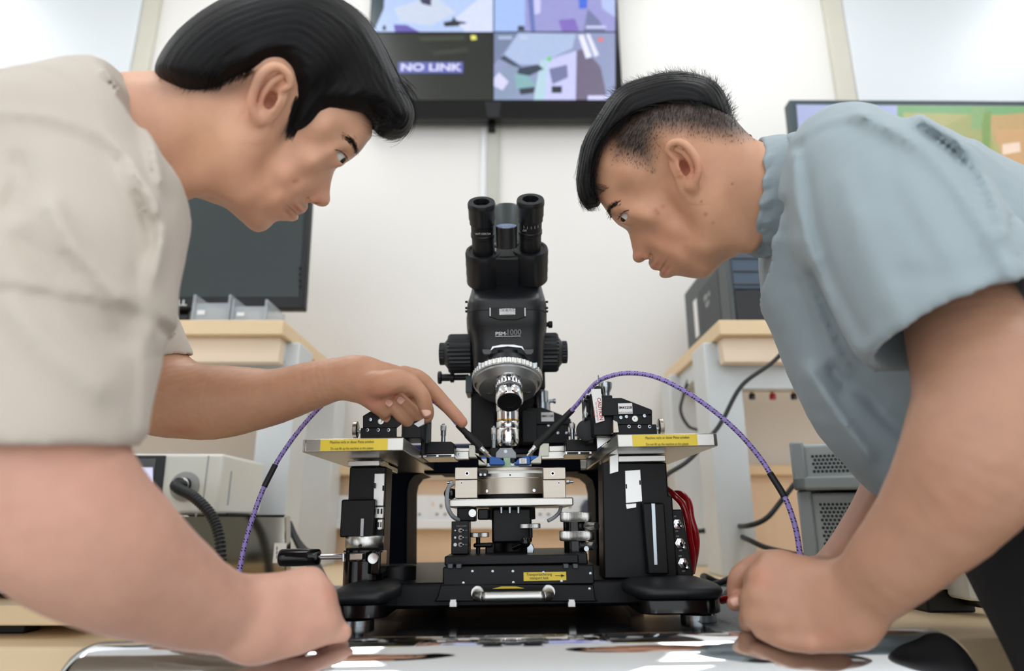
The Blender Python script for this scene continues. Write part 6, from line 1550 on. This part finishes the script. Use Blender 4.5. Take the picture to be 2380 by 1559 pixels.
# near arm and fist
vb = skin_region([(60,760,.46),(0,1250,.43),(300,1400,.47),(820,1480,.62)], 0.07, 0.002)
vb.tube([pn(80,700,.485,130),pn(92,850,.462,142),pn(106,1000,.445,152),pn(116,1100,.437,170),pn(165,1210,.442,180),pn(240,1275,.455,166),pn(315,1325,.475,143),pn(400,1372,.50,118),pn(460,1402,.52,102),pn(540,1428,.543,88,.026),pn(600,1440,.555,86,.023)], VDN, k=0.02, ns=6)
vb.tube([pn(585,1438,.553,86,.022),pn(640,1432,.562,92,.019),pn(690,1424,.572,90,.017),pn(735,1412,.582,76,.015)], VDN, k=0.012)
kn = [(724,1346,.594,10.5),(744,1376,.590,11),(752,1414,.586,11),(770,1452,.584,10)]
for i, (x, y, d, r) in enumerate(kn):
    chain(vb, [(x-60+i*4,y+10-i*4,d-.012,9),(x,y,d,r),(x+16,y+26,d+.028,r-1.4),(x-8,y+58,d+.034,r-2),(x-34,y+62,d+.018,r-2.6)], 0.007)
chain(vb, [(620,1380,.585,13),(668,1372,.606,11),(712,1378,.625,9.5),(742,1400,.632,8)], 0.008)
chain(vb, [(640,1496,.556,9),(700,1490,.566,9),(750,1476,.578,9),(796,1470,.588,8)], 0.0025)
vb.bumps(0.0002, 200, 5)
v, q = vb.mesh(2)
nearL = (v, q, paint_px(v, (208,160,140), [(150,1100,120,90,0,(216,158,138),.4),(700,1470,70,22,20,(206,150,134),.4),(770,1380,22,22,0,(210,142,124),.4)]))
# hidden torso so that the body is whole under the shirt
def torso_nodes_L(g):
    q = 1-g/190
    return [pn(330-g*1.2,330+g*.3,.66,130-g,.11*q),pn(215,385,.655,198-g,.155*q),pn(40,445,.65,252-g,.175*q),(P(-260,520,.65),.12-g*.0004,.17*q),(P(-560,620,.66),.125-g*.0004,.165*q)]
vt = skin_region([(380,330,.66),(-560,620,.66)], 0.24, 0.009)
vt.tube(torso_nodes_L(50), VDL, k=0.03)
vt.tube([pn(150,460,.54,80),pn(70,760,.46,110)], VDL, k=0.02); vt.tube([pn(270,560,.84,60),pn(320,700,.89,40)], VDL, k=0.04)
v, q = vt.mesh(1); torsoL = (v, q, flat(v, SKL2))
# shirt
vs_ = skin_region([(-620,560,.66),(400,330,.66),(440,850,.875),(0,1000,.44)], 0.22, 0.0038)
vs_.tube(torso_nodes_L(0), VDL, k=0.03)
vs_.tube([pn(345,430,.665,70,.10),pn(345,510,.67,66,.09),pn(315,600,.67,60,.09),pn(270,700,.66,60,.09)], VDL, k=0.035)   # hanging chest front
vs_.tube([pn(250,300,.60,120,.06),pn(150,400,.56,180,.06)], VDL, k=0.05)
axn = np.cross(ray(120,1015), np.array([1.0,0,-0.02])); axn = axn if axn[2] < 0 else -axn
vs_.sleeve([pn(165,430,.56,190),pn(150,560,.52,196),pn(132,700,.49,208),pn(104,880,.458,203),pn(86,1015,.438,198),pn(80,1080,.432,198)], [(P(82,1014,.443), axn)], VDL, th=0.008, k=0.05)
axf = P(374,842,.875)-P(360,760,.878)
vs_.sleeve([pn(296,600,.86,64),pn(318,680,.885,60),pn(348,770,.882,68),pn(372,838,.875,72),pn(384,880,.872,74)], [(P(374,838,.875), axf)], VDL, th=0.006, k=0.03)
# neck opening
nl = P(402,452,.66)-P(312,178,.66); nn = np.cross(nl, HL.n); nn = nn if nn[0] > 0 else -nn; nn /= np.linalg.norm(nn)
X, Y, Z = vs_.xyz((slice(None),)*3); p0 = P(362,318,.66)-nn*0.004
Hc = ((X-p0[0])*nn[0]+(Y-p0[1])*nn[1]+(Z-p0[2])*nn[2]).astype(np.float32)
far = np.sqrt((X-p0[0])**2+(Y-p0[1])**2+(Z-p0[2])**2)
Hc = np.where(far < 0.125, Hc, Hc-(far-0.125)*1.5)
vs_.F = smax(vs_.F, Hc, 0.006)
vs_.folds([([(-20,262),(110,270),(250,322),(330,420),(352,500)],13,0.0022),([(0,285),(110,294),(240,350),(316,440),(335,510)],15,-0.001),
 ([(250,345),(330,460),(350,560),(330,640)],24,-0.0025),([(300,400),(365,480),(372,560),(345,640)],20,0.006),([(385,470),(360,560),(335,650)],16,-0.002),
 ([(40,380),(50,420),(25,480)],26,-0.004),([(120,480),(190,600),(280,700)],26,0.004),([(60,560),(150,680),(260,790)],30,-0.004),([(20,700),(120,820),(230,900)],34,0.004),([(150,600),(240,690),(300,800)],18,-0.003),
 ([(240,160),(300,220),(345,300),(372,420)],11,0.003),([(222,174),(282,240),(326,326),(348,434)],12,-0.001),([(335,790),(370,795),(425,780)],5,0.001),([(318,835),(370,826),(428,806)],3,-0.0012),([(318,843),(370,834),(430,814)],3,-0.0012),([(350,700),(365,740),(400,770)],9,-0.002),([(332,740),(355,745),(350,775)],8,0.003)])
vs_.bumps(0.0008, 45, 8)
v, q = vs_.mesh(2)
M_shirtL = mat('beige_cotton', (194,184,172), 0.85, var=0.03, vscale=30, bump=0.15, bscale=1500, sheen=0.15)
shirtL = (v, q, None)

def legs(tag_, hip, knees, feet, waist, col, parent, a0):
    pts = [hip]+list(waist)
    pv = Vol.around(np.array([waist[0], hip]+[f for f in feet]), 0.24, 0.012)
    pv.tube([(waist[0],.12,.15),(hip,.13,.15)], (0,1,0), k=0.04)
    for k_, f_ in zip(knees, feet): pv.tube([(hip+(k_-hip)*0.1,.11,.11),(k_,.075,.08),(f_+np.array([0,0,0.07]),.06,.065)], (0,1,0), k=0.05)
    v, q = pv.mesh(2); return v, q
def shoe(parent, f, dirx, m):
    class I: n = np.eye(4)
    mb = MB(I); n = 20; vs2, fs2 = [], []
    for i, (z, k) in enumerate(((0.0,1),(0.02,1.02),(0.045,0.95),(0.075,0.7),(0.09,0.45))):
        for j in range(n):
            a = 2*math.pi*j/n; vs2.append((f[0]+dirx*(0.05*(1-i*0.22))+0.135*k*math.cos(a)*(1 if i<2 else 0.9), f[1]+0.05*k*math.sin(a), z+0.001))
    for i in range(4):
        for j in range(n): fs2.append((i*n+j, i*n+(j+1)%n, (i+1)*n+(j+1)%n, (i+1)*n+j))
    fs2 += [tuple(range(n-1,-1,-1)), tuple(4*n+j for j in range(n))]
    mb.add(vs2, fs2); mb.build('shoe', m, parent, angle=60)
M_trous = mat('black_trousers', (20,20,24), 0.8, var=0.1, bump=0.1, bscale=800)
hipL = P(-640,660,.66)+np.array([-0.12,0,-0.1]); hipL[2] = 0.98
wL = P(-560,620,.66); hipL[1] = 0.52; fL = [np.array([hipL[0]-0.05, 0.42, 0.0]), np.array([hipL[0]-0.02, 0.6, 0.0])]
kL = [np.array([hipL[0]+0.02, f[1], 0.5]) for f in fL]
legL = legs('L', hipL, kL, fL, (wL,), None, LP_, 0)
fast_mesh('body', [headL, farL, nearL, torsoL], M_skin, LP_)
fast_mesh('hair', [(hair_parts_L[0], hair_parts_L[1], None)], M_hairmass, LP_)
fast_mesh('hair_strands', [(hair_parts_L[2], hair_parts_L[3], None)], M_hair, LP_)
fast_mesh('eyebrow', [(browL[0], browL[1], None)], M_hair, LP_)
eye(HL, 779, 360, 27, (0.66,-0.60,0.45), LP_)
fast_mesh('shirt', [shirtL], M_shirtL, LP_, 'beige short sleeved crew neck shirt')
fast_mesh('trousers', [(legL[0], legL[1], None)], M_trous, LP_)
for f in fL: shoe(LP_, f, 1, M_blackm)
nail(LP_, 992, 955, .8065, -60, 12.5, 11.5, (0.35,-1,0.1)); nail(LP_, 903, 935, .8195, 140, 10.5, 9.5, (-0.15,-1,0.2)); nail(LP_, 930, 929, .8225, 140, 10.5, 9.5, (-0.1,-1,0.25))
# ================================================================== person at the right (grey-blue shirt)
RP_ = thing('person', P(2600,1400,0.80)*np.array([1,1,0]), 'person in a grey-blue short sleeved shirt leaning over with fists on the table', 'person')
out_R = [(1380,424),(1385,452),(1398,472),(1412,492),(1424,508),(1437,522),(1450,530),(1459,538),(1464,552),(1468,570),(1472,588),(1475,598),(1481,604),(1490,605),(1500,601),(1508,600),(1512,607),(1515,615),(1521,623),(1530,627),(1534,630),(1537,635),(1546,642),(1557,644),(1567,640),(1578,640),(1595,643),(1620,646),(1642,643),(1660,628),(1682,607),(1708,590),(1730,560),(1745,500),(1748,430),(1745,370),(1730,320),(1708,280),(1685,235),(1650,205),(1600,192),(1550,195),(1500,212),(1455,245),(1418,290),(1393,340),(1381,385)]
ctrl_R = [(1395,430,48,40),(1410,360,60,52),(1470,400,66,50),(1480,300,71,66),(1580,230,68,66),(1680,290,64,58),(1700,380,59,52),(1560,310,73,60),(1590,380,69,56),(1650,450,62,48),(1720,480,57,50),
 (1670,560,54,36),(1620,560,56,36),(1570,530,58,36),(1510,500,60,32),(1470,495,52,24),(1440,490,42,18),(1418,478,42,20),(1478,530,34,20),(1463,545,10,12),(1474,580,11,12),(1484,596,13,12),(1495,580,20,13),(1506,588,17,13),(1508,555,38,22),(1535,575,48,26),
 (1518,602,26,14),(1524,614,25,12),(1545,622,25,12),(1553,632,26,13),(1570,625,36,20),(1600,632,27,16),(1620,610,45,24),(1645,620,42,22),(1565,575,54,33),(1595,595,51,30),(1670,590,46,26)]
bumps_R = [(1446,500,12,-8),(1456,515,9,-3),(1424,492,9,3),(1495,500,22,3),(1520,585,13,-2.5),(1546,618,9,-3),(1570,600,20,2),(1570,634,10,-2),(1600,630,14,2),(1470,420,34,-2)]
HR = Head(1560,415,0.80,out_R,ctrl_R,bumps_R,h=0.0014,box=(-0.115,0.165,-0.135,0.135),half=0.1)
HR.vol.tube([(HR.at(1640,420,0),0.060,0.056),(HR.at(1700,445,0),0.0610,0.055),(HR.at(1760,455,0),0.0600,0.055),(HR.at(1830,460,0),0.056,0.054)], HR.n, k=0.022)
HR.tube([(1600,440,58,9),(1650,490,58,9),(1700,540,50,10),(1740,565,40,10)], k=0.02)
HR.tube([(1606,430,57,8),(1640,500,57,9),(1642,560,50,9)], k=0.025)
HR.ell(1502,589,11,(8.5,7.0,6.5),35,k=0.004); HR.ell(1486,596,0,(8,7,9.5),35,k=0.005)
HR.ell(1497.5,597.5,10.5,(4.6,2.3,3.2),10,k=0.0015,mode='s')
HR.tube([(1490,572,13,1.2),(1506,574,17.5,1.4),(1515,588,18,1.3),(1513,598,16,1.2)],k=0.004,mode='s')
HR.tube([(1516,611,0,4.6),(1521,617,8,5.0),(1530,616,16,4.6),(1542,606,22,3.0)],k=0.004)
HR.tube([(1541,637,0,4.6),(1545,635,8,5.0),(1549,626,16,4.4),(1552,613,22,2.6)],k=0.004)
HR.tube([(1532,630,0,1.0),(1536,625,9,1.1),(1542,616,17,1.2),(1549,605,25,1.3)],k=0.0022,mode='s')
HR.ell(1463,499,27,(13.0,13.0,13.0),0,k=0.006)
HR.ell(1453,502.5,35,(9.0,3.5,10),52,k=0.0012,mode='s')
HR.tube([(1470,484,37,1.1),(1458,485,39,1.0),(1446,492,37,1.0),(1438,502,31,1.0)],k=0.002,mode='s')
# ear
HR.ell(1592,384,73,(29,16,5),113,k=0.006)
HR.ell(1592,380,86,(21,12,11),113,k=0.004,mode='s')
HR.tube([(1572,372,75,3.0),(1560,362,78,3.2),(1552,350,80,3.6),(1558,335,83,4.0),(1577,330,85,4.2),(1598,341,87,4.4),(1616,366,88,4.4),(1624,393,87,4.2),(1619,415,84,4.2),(1611,430,79,5.0),(1604,432,76,5)],k=0.003)
HR.ell(1610,428,77,(6,9,5),15,k=0.005)
HR.tube([(1572,346,79,3.0),(1590,356,81,3.4),(1604,376,82,3.4),(1608,396,81,3.2),(1602,408,79,3.0)],k=0.003)
HR.tube([(1584,402,76,4.0),(1582,392,77,4.2),(1579,382,76,3.4)],k=0.004)
HR.ell(1593,390,74,(9,6,9),120,k=0.003,mode='s')
v, q = HR.vol.mesh(1)
SKR = (208,157,126)
paintR = [(1472,575,24,(206,140,116),.35),(1487,597,13,(196,116,96),.45),(1526,614,(13,5,50),(152,88,80),.85),(1547,629,(13,5,50),(172,102,94),.75),(1541,617,(17,2,58),(80,38,36),.6),
 (1560,560,60,(206,142,112),.4),(1600,390,34,(214,136,112),.5),(1593,388,11,(140,64,52),.5),(1660,500,70,(206,156,118),.35),(1524,490,7,(160,84,70),.4),(1541,480,6,(166,88,74),.35),(1530,496,4,(150,76,64),.4),(1640,498,4.5,(140,76,60),.6),(1657,518,4,(150,84,66),.4),
 (1516,400,3,(60,40,34),.8),(1630,468,2.5,(70,46,38),.7),(1702,427,2.5,(60,40,34),.7),(1515,606,(12,5,45),(120,88,74),.35),(1600,634,(30,12,10),(180,128,104),.3),(1446,500,(14,8,45),(172,116,92),.35),(1420,490,(22,7,-50),(64,46,38),.35)]
col = HR.colour(v, SKR, paintR)
# clipped hair: the scalp darkens from the ear line up to the long hair on top
fade = [(1384,330),(1404,350),(1421,384),(1449,383),(1494,394),(1525,406),(1533,366),(1543,322),(1594,320),(1646,331),(1690,338),(1757,330),(1790,300),(1700,120),(1380,120)]
px, py = to_pix(v); fd = -poly_sd(px, py, fade)
g = (sstep(fd, -6, 52)**0.75*0.96)
gr = np.random.RandomState(5).rand(len(v))*0.12
g = np.clip(g*(0.92+gr),0,0.97)[:,None]; col = col*(1-g)+np.array(lin((30,28,28))[:3])*g
headR = (v, q, col)
hair_R = [(1757,322),(1728,302),(1706,278),(1696,244),(1674,202),(1632,176),(1570,168),(1508,178),(1438,206),(1390,268),(1356,330),(1342,400),(1340,425),(1347,462),(1366,488),(1385,484),(1393,470),(1384,440),(1383,405),(1390,368),(1402,344),(1432,306),(1480,272),(1545,252),(1620,252),(1680,276),(1718,304)]
sil_R = [(1757,322),(1728,302),(1706,278),(1696,244),(1674,202),(1632,176),(1570,168),(1508,178),(1438,206),(1390,268),(1356,330),(1342,400),(1340,425),(1347,462),(1366,488),(1385,484),(1420,520),(1520,640),(1650,640),(1740,560),(1760,400)]
hv, mapR = hair_volume(HR, hair_R, sil_R, 0.006, 0.03, seed=9, rough=0.0009, box=(-0.14,0.125,-0.06,0.145))
v, q = hv.mesh(1)
hR = grid_sampler(mapR); rng = np.random.RandomState(23)
outer = spline(hair_R[:16], 12); no = len(outer)
nrm = np.gradient(outer, axis=0); nrm = np.stack([-nrm[:,1], nrm[:,0]],1); nrm /= np.linalg.norm(nrm,axis=1)[:,None]
if np.mean((np.array([1560,400])-outer)@nrm.mean(0)) < 0: nrm = -nrm
inR = grid_sampler(mapR, 'r'); strandsR = []
for _ in range(1300):           # combed forward
    i0 = int(rng.uniform(no*0.2, no*0.95)); ln = int(rng.uniform(14,46)); dlt = rng.rand()**1.2*75; i1 = min(no-1, i0+ln); tip = rng.uniform(-2,7); pts = []; sd = 1 if rng.rand() < 0.8 else -1; j = rng.randn(2)
    xm, ym = outer[(i0+i1)//2]+nrm[(i0+i1)//2]*dlt
    if inR(xm, ym) > 2: continue
    for i in np.linspace(i0,i1,7):
        k = int(i); x, y = outer[k]+nrm[k]*(dlt*(1-0.3*(i-i0)/max(1,i1-i0))-tip*((i-i0)/max(1,i1-i0))**2)+j
        pts.append(HR.at(x,y,sd*(hR(x,y)+0.0005)))
    strandsR.append(pts)
for _ in range(800):            # upright tufts on top
    k = int(rng.uniform(no*0.12,no*0.62)); dlt = rng.rand()*16; c = rng.uniform(-0.055,0.055); L = rng.uniform(9,24); b = outer[k]+nrm[k]*dlt
    tdir = outer[min(no-1,k+3)]-outer[k-3]; tdir /= np.linalg.norm(tdir); d = -nrm[k]*rng.uniform(0.5,1)+tdir*rng.uniform(-0.3,0.9); d /= np.linalg.norm(d)
    strandsR.append([HR.at(*(b+d*L*t+tdir*4*t*t), c) for t in np.linspace(0,1,5)])
for _ in range(240):            # fringe tips
    x, y = rng.uniform(1342,1386), rng.uniform(425,470); c = rng.uniform(-0.045,0.05); L = rng.uniform(18,34); d = np.array([rng.uniform(0.05,0.4),1.0])
    strandsR.append([HR.at(x+d[0]*L*t+4*t*t, y+d[1]*L*t*0.8, c) for t in np.linspace(0,1,5)])
fp = np.array(fade)
for _ in range(2600):           # short clipped stubble on the sides
    x, y = rng.uniform(1390,1755), rng.uniform(235,405)
    dd = -poly_sd(np.array([x]),np.array([y]),fp)[0]
    if dd < 1 or rng.rand() > 0.25+dd/70: continue
    L = 3+min(9,dd*0.10); d = np.array([-0.2+(x-1560)/400, 0.95]); d = d/np.linalg.norm(d)
    c = HR.height(x,y)
    if c < 0.01: continue
    strandsR.append([HR.at(x+d[0]*L*t,y+d[1]*L*t,HR.height(x+d[0]*L*t,y+d[1]*L*t)+0.0004+0.0006*t) for t in (0,0.5,1)])
sv, sq = ribbon_tubes('s', strandsR, None, None, 0.0002, 0.00008)
hair_parts_R = (v, q, sv, sq)
browR = ribbon_tubes('b', brow_strands(HR, [(1440,470),(1426,474),(1416,484),(1420,502)], 160, 9, ((-0.75,0.6),(-0.1,0.95)), rng, 0.5, 8)+lashes(HR, [(1462,488),(1452,491),(1444,498),(1439,507)], ((-0.6,0.3),(-0.7,0.8)), 26, 8, rng), None, None, 0.00026, 0.0001)

VDR = ray(2000,600); VDN = ray(1880,1400)
# near arm and fist
va = skin_region([(2230,640,.6),(2420,1000,.50),(1740,1300,.62),(1900,1530,.55)], 0.07, 0.002)
va.tube([pn(2190,610,.60,100),pn(2250,780,.553,128),pn(2296,920,.522,154),pn(2262,1064,.507,152),pn(2192,1178,.515,128),pn(2132,1248,.525,109),pn(2076,1307,.535,96),pn(2012,1371,.55,81,.025),pn(1966,1408,.56,78,.022)], VDN, k=0.02, ns=6)
va.tube([pn(1985,1420,.558,82,.021),pn(1930,1412,.566,98,.019),pn(1866,1400,.576,104,.017),pn(1810,1384,.585,98,.015),pn(1784,1380,.59,84,.014)], VDN, k=0.014)
for i, (x, y, d, r) in enumerate([(1792,1306,.604,10.5),(1764,1344,.598,11),(1752,1388,.593,11),(1750,1432,.590,10)]):
    chain(va, [(x+70-i*6,y+16-i*3,d-.014,9),(x,y,d,r),(x-8,y+24,d+.03,r-1.4),(x+14,y+54,d+.036,r-2),(x+40,y+58,d+.02,r-2.6)], 0.007)
chain(va, [(1900,1345,.59,12),(1850,1340,.612,11),(1800,1345,.63,9.5),(1770,1372,.638,8)], 0.008)
chain(va, [(1880,1490,.560,9.5),(1820,1482,.572,9.5),(1772,1462,.584,9)], 0.0025)
va.bumps(0.0002, 200, 6)
v, q = va.mesh(2)
nearR = (v, q, paint_px(v, (180,136,111), [(1770,1340,26,26,0,(206,138,116),.4),(1930,1480,60,24,10,(200,138,116),.35),(2230,1180,60,60,0,(190,134,104),.3)]))
# far arm and hand
vb = skin_region([(2200,860,.9),(1700,1400,.66),(1690,1300,.66)], 0.05, 0.0018)
vb.tube([pn(2215,840,.90,80),pn(2150,965,.87,74),pn(2096,1085,.845,66),pn(2044,1190,.82,60),pn(1980,1282,.79,53),pn(1935,1328,.77,48,.021),pn(1895,1350,.752,46,.019)], VDN, k=0.02)
vb.tube([pn(1900,1350,.752,48,.019),pn(1850,1352,.725,54,.017),pn(1800,1345,.70,52,.015)], VDN, k=0.012)
chain(vb, [(1810,1318,.695,10.5),(1774,1303,.682,10.2),(1740,1318,.674,9.4),(1717,1338,.672,9.2),(1709,1362,.674,8.4),(1707,1382,.674,7.4)], 0.003)
chain(vb, [(1800,1340,.70,10.5),(1760,1330,.69,9.8),(1740,1355,.69,9),(1745,1380,.69,8)], 0.003)
chain(vb, [(1800,1365,.70,10.5),(1765,1360,.695,9.4),(1750,1385,.695,8.6)], 0.003)
chain(vb, [(1840,1375,.71,11),(1780,1386,.68,9.8),(1745,1394,.665,9.3),(1722,1397,.66,8.8),(1707,1402,.658,7.4)], 0.004)
v, q = vb.mesh(1)
farR = (v, q, paint_px(v, (190,142,118), [(1708,1390,20,16,0,(206,138,122),.5)]))
def torso_nodes_R(g):
    q = 1-g/190
    return [pn(1812+g*1.2,470+g*.3,.80,150-g,.09*q),pn(1880+g*.5,505,.785,190-g,.14*q),pn(1990,550,.765,240-g,.165*q),pn(2170,690,.745,318-g,.175*q),(P(2320,830,.74),.165-g*.0004,.175*q),(P(2450,1000,.745),.16-g*.0004,.175*q)]
vt = skin_region([(1800,450,.8),(2450,1000,.745)], 0.24, 0.009)
vt.tube(torso_nodes_R(70), VDR, k=0.02); vt.tube([pn(1990,460,.66,70),pn(2190,640,.60,80)], VDR, k=0.02); vt.tube([pn(2150,660,.90,60),pn(2210,850,.9,50)], VDR, k=0.02)
v, q = vt.mesh(1); torsoR = (v, q, flat(v, SKR))
# shirt
vs_ = skin_region([(1740,330,.8),(2450,1000,.745),(2080,1110,.86),(2100,250,.66)], 0.2, 0.0040)
vs_.tube(torso_nodes_R(0), VDR, k=0.03)
vs_.tube([pn(1806,545,.80,50,.075),pn(1818,630,.80,52,.075),pn(1870,740,.785,60,.09),pn(1960,900,.775,90,.12),pn(2050,1010,.78,95,.12)], VDR, k=0.04)
axn = P(2238,775,.537)-P(2150,640,.565)
vs_.sleeve([pn(1968,385,.655,136),pn(2035,470,.615,170),pn(2115,595,.578,192),pn(2222,756,.54,208),pn(2275,830,.528,212)], [(P(2226,762,.54), axn)], VDR, th=0.009, k=0.03, depth=0.06)
axf = P(2070,1080,.86)-P(2120,975,.87)
vs_.sleeve([pn(2200,800,.90,110),pn(2130,955,.872,92),pn(2074,1072,.86,84),pn(2050,1120,.855,84)], [(P(2068,1082,.86), axf)], VDR, th=0.006, k=0.03)
# neck opening
nl = P(1762,590,.80)-P(1790,325,.80); nn = np.cross(nl, HR.n); nn = nn if nn[0] < 0 else -nn; nn /= np.linalg.norm(nn)
X, Y, Z = vs_.xyz((slice(None),)*3); p0 = P(1800,455,.80)
Hc = ((X-p0[0])*nn[0]+(Y-p0[1])*nn[1]+(Z-p0[2])*nn[2]).astype(np.float32); far = np.sqrt((X-p0[0])**2+(Y-p0[1])**2+(Z-p0[2])**2)
Hc = np.where(far < 0.14, Hc, Hc-(far-0.14)*1.5); vs_.F = smax(vs_.F, Hc, 0.006)
# folds and seams where the cloth shows them
vs_.folds([([(2010,270),(2120,310),(2230,410),(2310,550)],22,0.004),([(2150,275),(2250,340),(2320,470),(2345,610)],24,0.007),([(2270,335),(2350,430),(2395,560)],20,0.005),([(2100,420),(2180,560),(2250,680)],30,0.0025),([(1960,420),(1990,560),(2040,700)],26,0.002),([(1850,560),(1890,700),(1960,860)],20,0.004),([(1900,640),(1960,800),(2040,930)],22,-0.003),([(1850,325),(1920,283),(1985,272),(2040,262)],9,0.002),([(1858,338),(1928,298),(1990,288),(2035,280)],10,-0.0012),([(1862,350),(1880,450),(1905,560),(1950,670),(2010,780)],14,-0.003),([(1850,360),(1850,460),(1880,560),(1930,700),(1990,820)],12,0.004),
 ([(1990,262),(2120,330),(2220,430),(2300,560),(2380,690)],17,0.004),([(2060,258),(2180,340),(2280,470),(2350,600)],20,-0.0018),([(2120,262),(2230,330),(2300,430),(2330,540)],18,0.004),([(2170,265),(2270,350),(2330,470)],16,-0.002),
 ([(1820,480),(1830,600),(1880,740),(1960,900)],16,-0.004),([(1800,560),(1850,680),(1920,840)],14,0.003),([(2060,340),(2100,480),(2180,600)],26,-0.002),([(2000,500),(2050,640),(2100,740)],28,0.002),([(2100,640),(2220,640),(2330,600)],24,-0.002),([(2040,842),(2130,775),(2240,710),(2380,655)],9,-0.0012),
 ([(1880,860),(1960,980),(2020,1060)],18,0.004),([(1950,860),(2050,960),(2110,1000)],22,-0.004),([(1812,350),(1808,440),(1822,560),(1850,640)],8,0.0018)])
vs_.bumps(0.0008, 45, 12)
v, q = vs_.mesh(2); shirtR = (v, q, None)
# collar
vc = skin_region([(1730,320,.8),(1830,620,.8)], 0.11, 0.0022)
nc = -nn
cpl = P(1749,455,.80); cpr = P(1806,455,.80)
nl_ = nl/np.linalg.norm(nl)
def cn(px, py, a, b): return (P(px,py,.80), a*.80/F_, b)
sl, T = vc.tube_field([cn(1728,452,128,.080),cn(1770,456,133,.083),cn(1810,458,140,.086),cn(1840,460,144,.088)], HR.n, 5, 0.03)
vc.F[sl] = T
X, Y, Z = vc.xyz((slice(None),)*3)
def pl(p, n): return ((X-p[0])*n[0]+(Y-p[1])*n[1]+(Z-p[2])*n[2]).astype(np.float32)
T0 = vc.F.copy()
vc.F = smax(smax(T0, pl(cpl, nn), 0.003), pl(cpr, -nn), 0.003)
vc.F = smax(vc.F, -(T0+0.006), 0.002)
vc.tube([cn(1764,586,10,.03),cn(1785,584,10,.028)], HR.n, k=0.01)
vc.folds([([(1745+i*3,340+i*24),(1768,346+i*24+(i%3)*4),(1792,338+i*25)],5+i%3,(0.0009+0.0004*(i*7%3))*(1 if i%2 else -1)) for i in range(11)])
vc.bumps(0.0005, 230, 4)
v, q = vc.mesh(1); collarR = (v, q, None)
wR = P(2450,1000,.745); x_edge = P(2340,1420,.56)[0]
hipR = np.array([x_edge+0.13, 0.58, 0.90])
fR = [np.array([x_edge+0.07, 0.52, 0.0]), np.array([x_edge+0.24, 0.62, 0.0])]
kR = [np.array([x_edge+0.075, 0.54, 0.47]), np.array([x_edge+0.2, 0.62, 0.48])]
M_shirtR = mat('grey_blue_cotton', (152,166,172), 0.85, var=0.03, vscale=30, bump=0.15, bscale=1500, sheen=0.15)
fast_mesh('body', [headR, nearR, farR, torsoR], M_skin, RP_)
fast_mesh('hair', [(hair_parts_R[0], hair_parts_R[1], None)], M_hairmass, RP_)
fast_mesh('hair_strands', [(hair_parts_R[2], hair_parts_R[3], None)], M_hair, RP_)
fast_mesh('eyebrow', [(browR[0], browR[1], None)], M_hair, RP_)
eye(HR, 1463, 499, 27, (-0.62,-0.66,0.42), RP_)
fast_mesh('shirt', [shirtR], M_shirtR, RP_, 'grey-blue short sleeved button shirt')
fast_mesh('collar', [collarR], M_shirtR, RP_)
class I_: n = np.eye(4)
MB(I_).lathe(P(1792,664,.735), HR.n, [(0.0048,-0.001),(0.005,0.0006),(0.0042,0.0012),(0.003,0.0008),(0.0001,0.0008)], 24).build('button', M_white, RP_)
legR = legs('R', hipR, kR, fR, (wR,), None, RP_, 0)
fast_mesh('trousers', [(legR[0], legR[1], None)], M_trous, RP_)
for f in fR: shoe(RP_, f, -1, M_blackm)
nail(RP_, 1710, 1397, .6475, 15, 10, 9.5, (-0.3,-1,0.3))
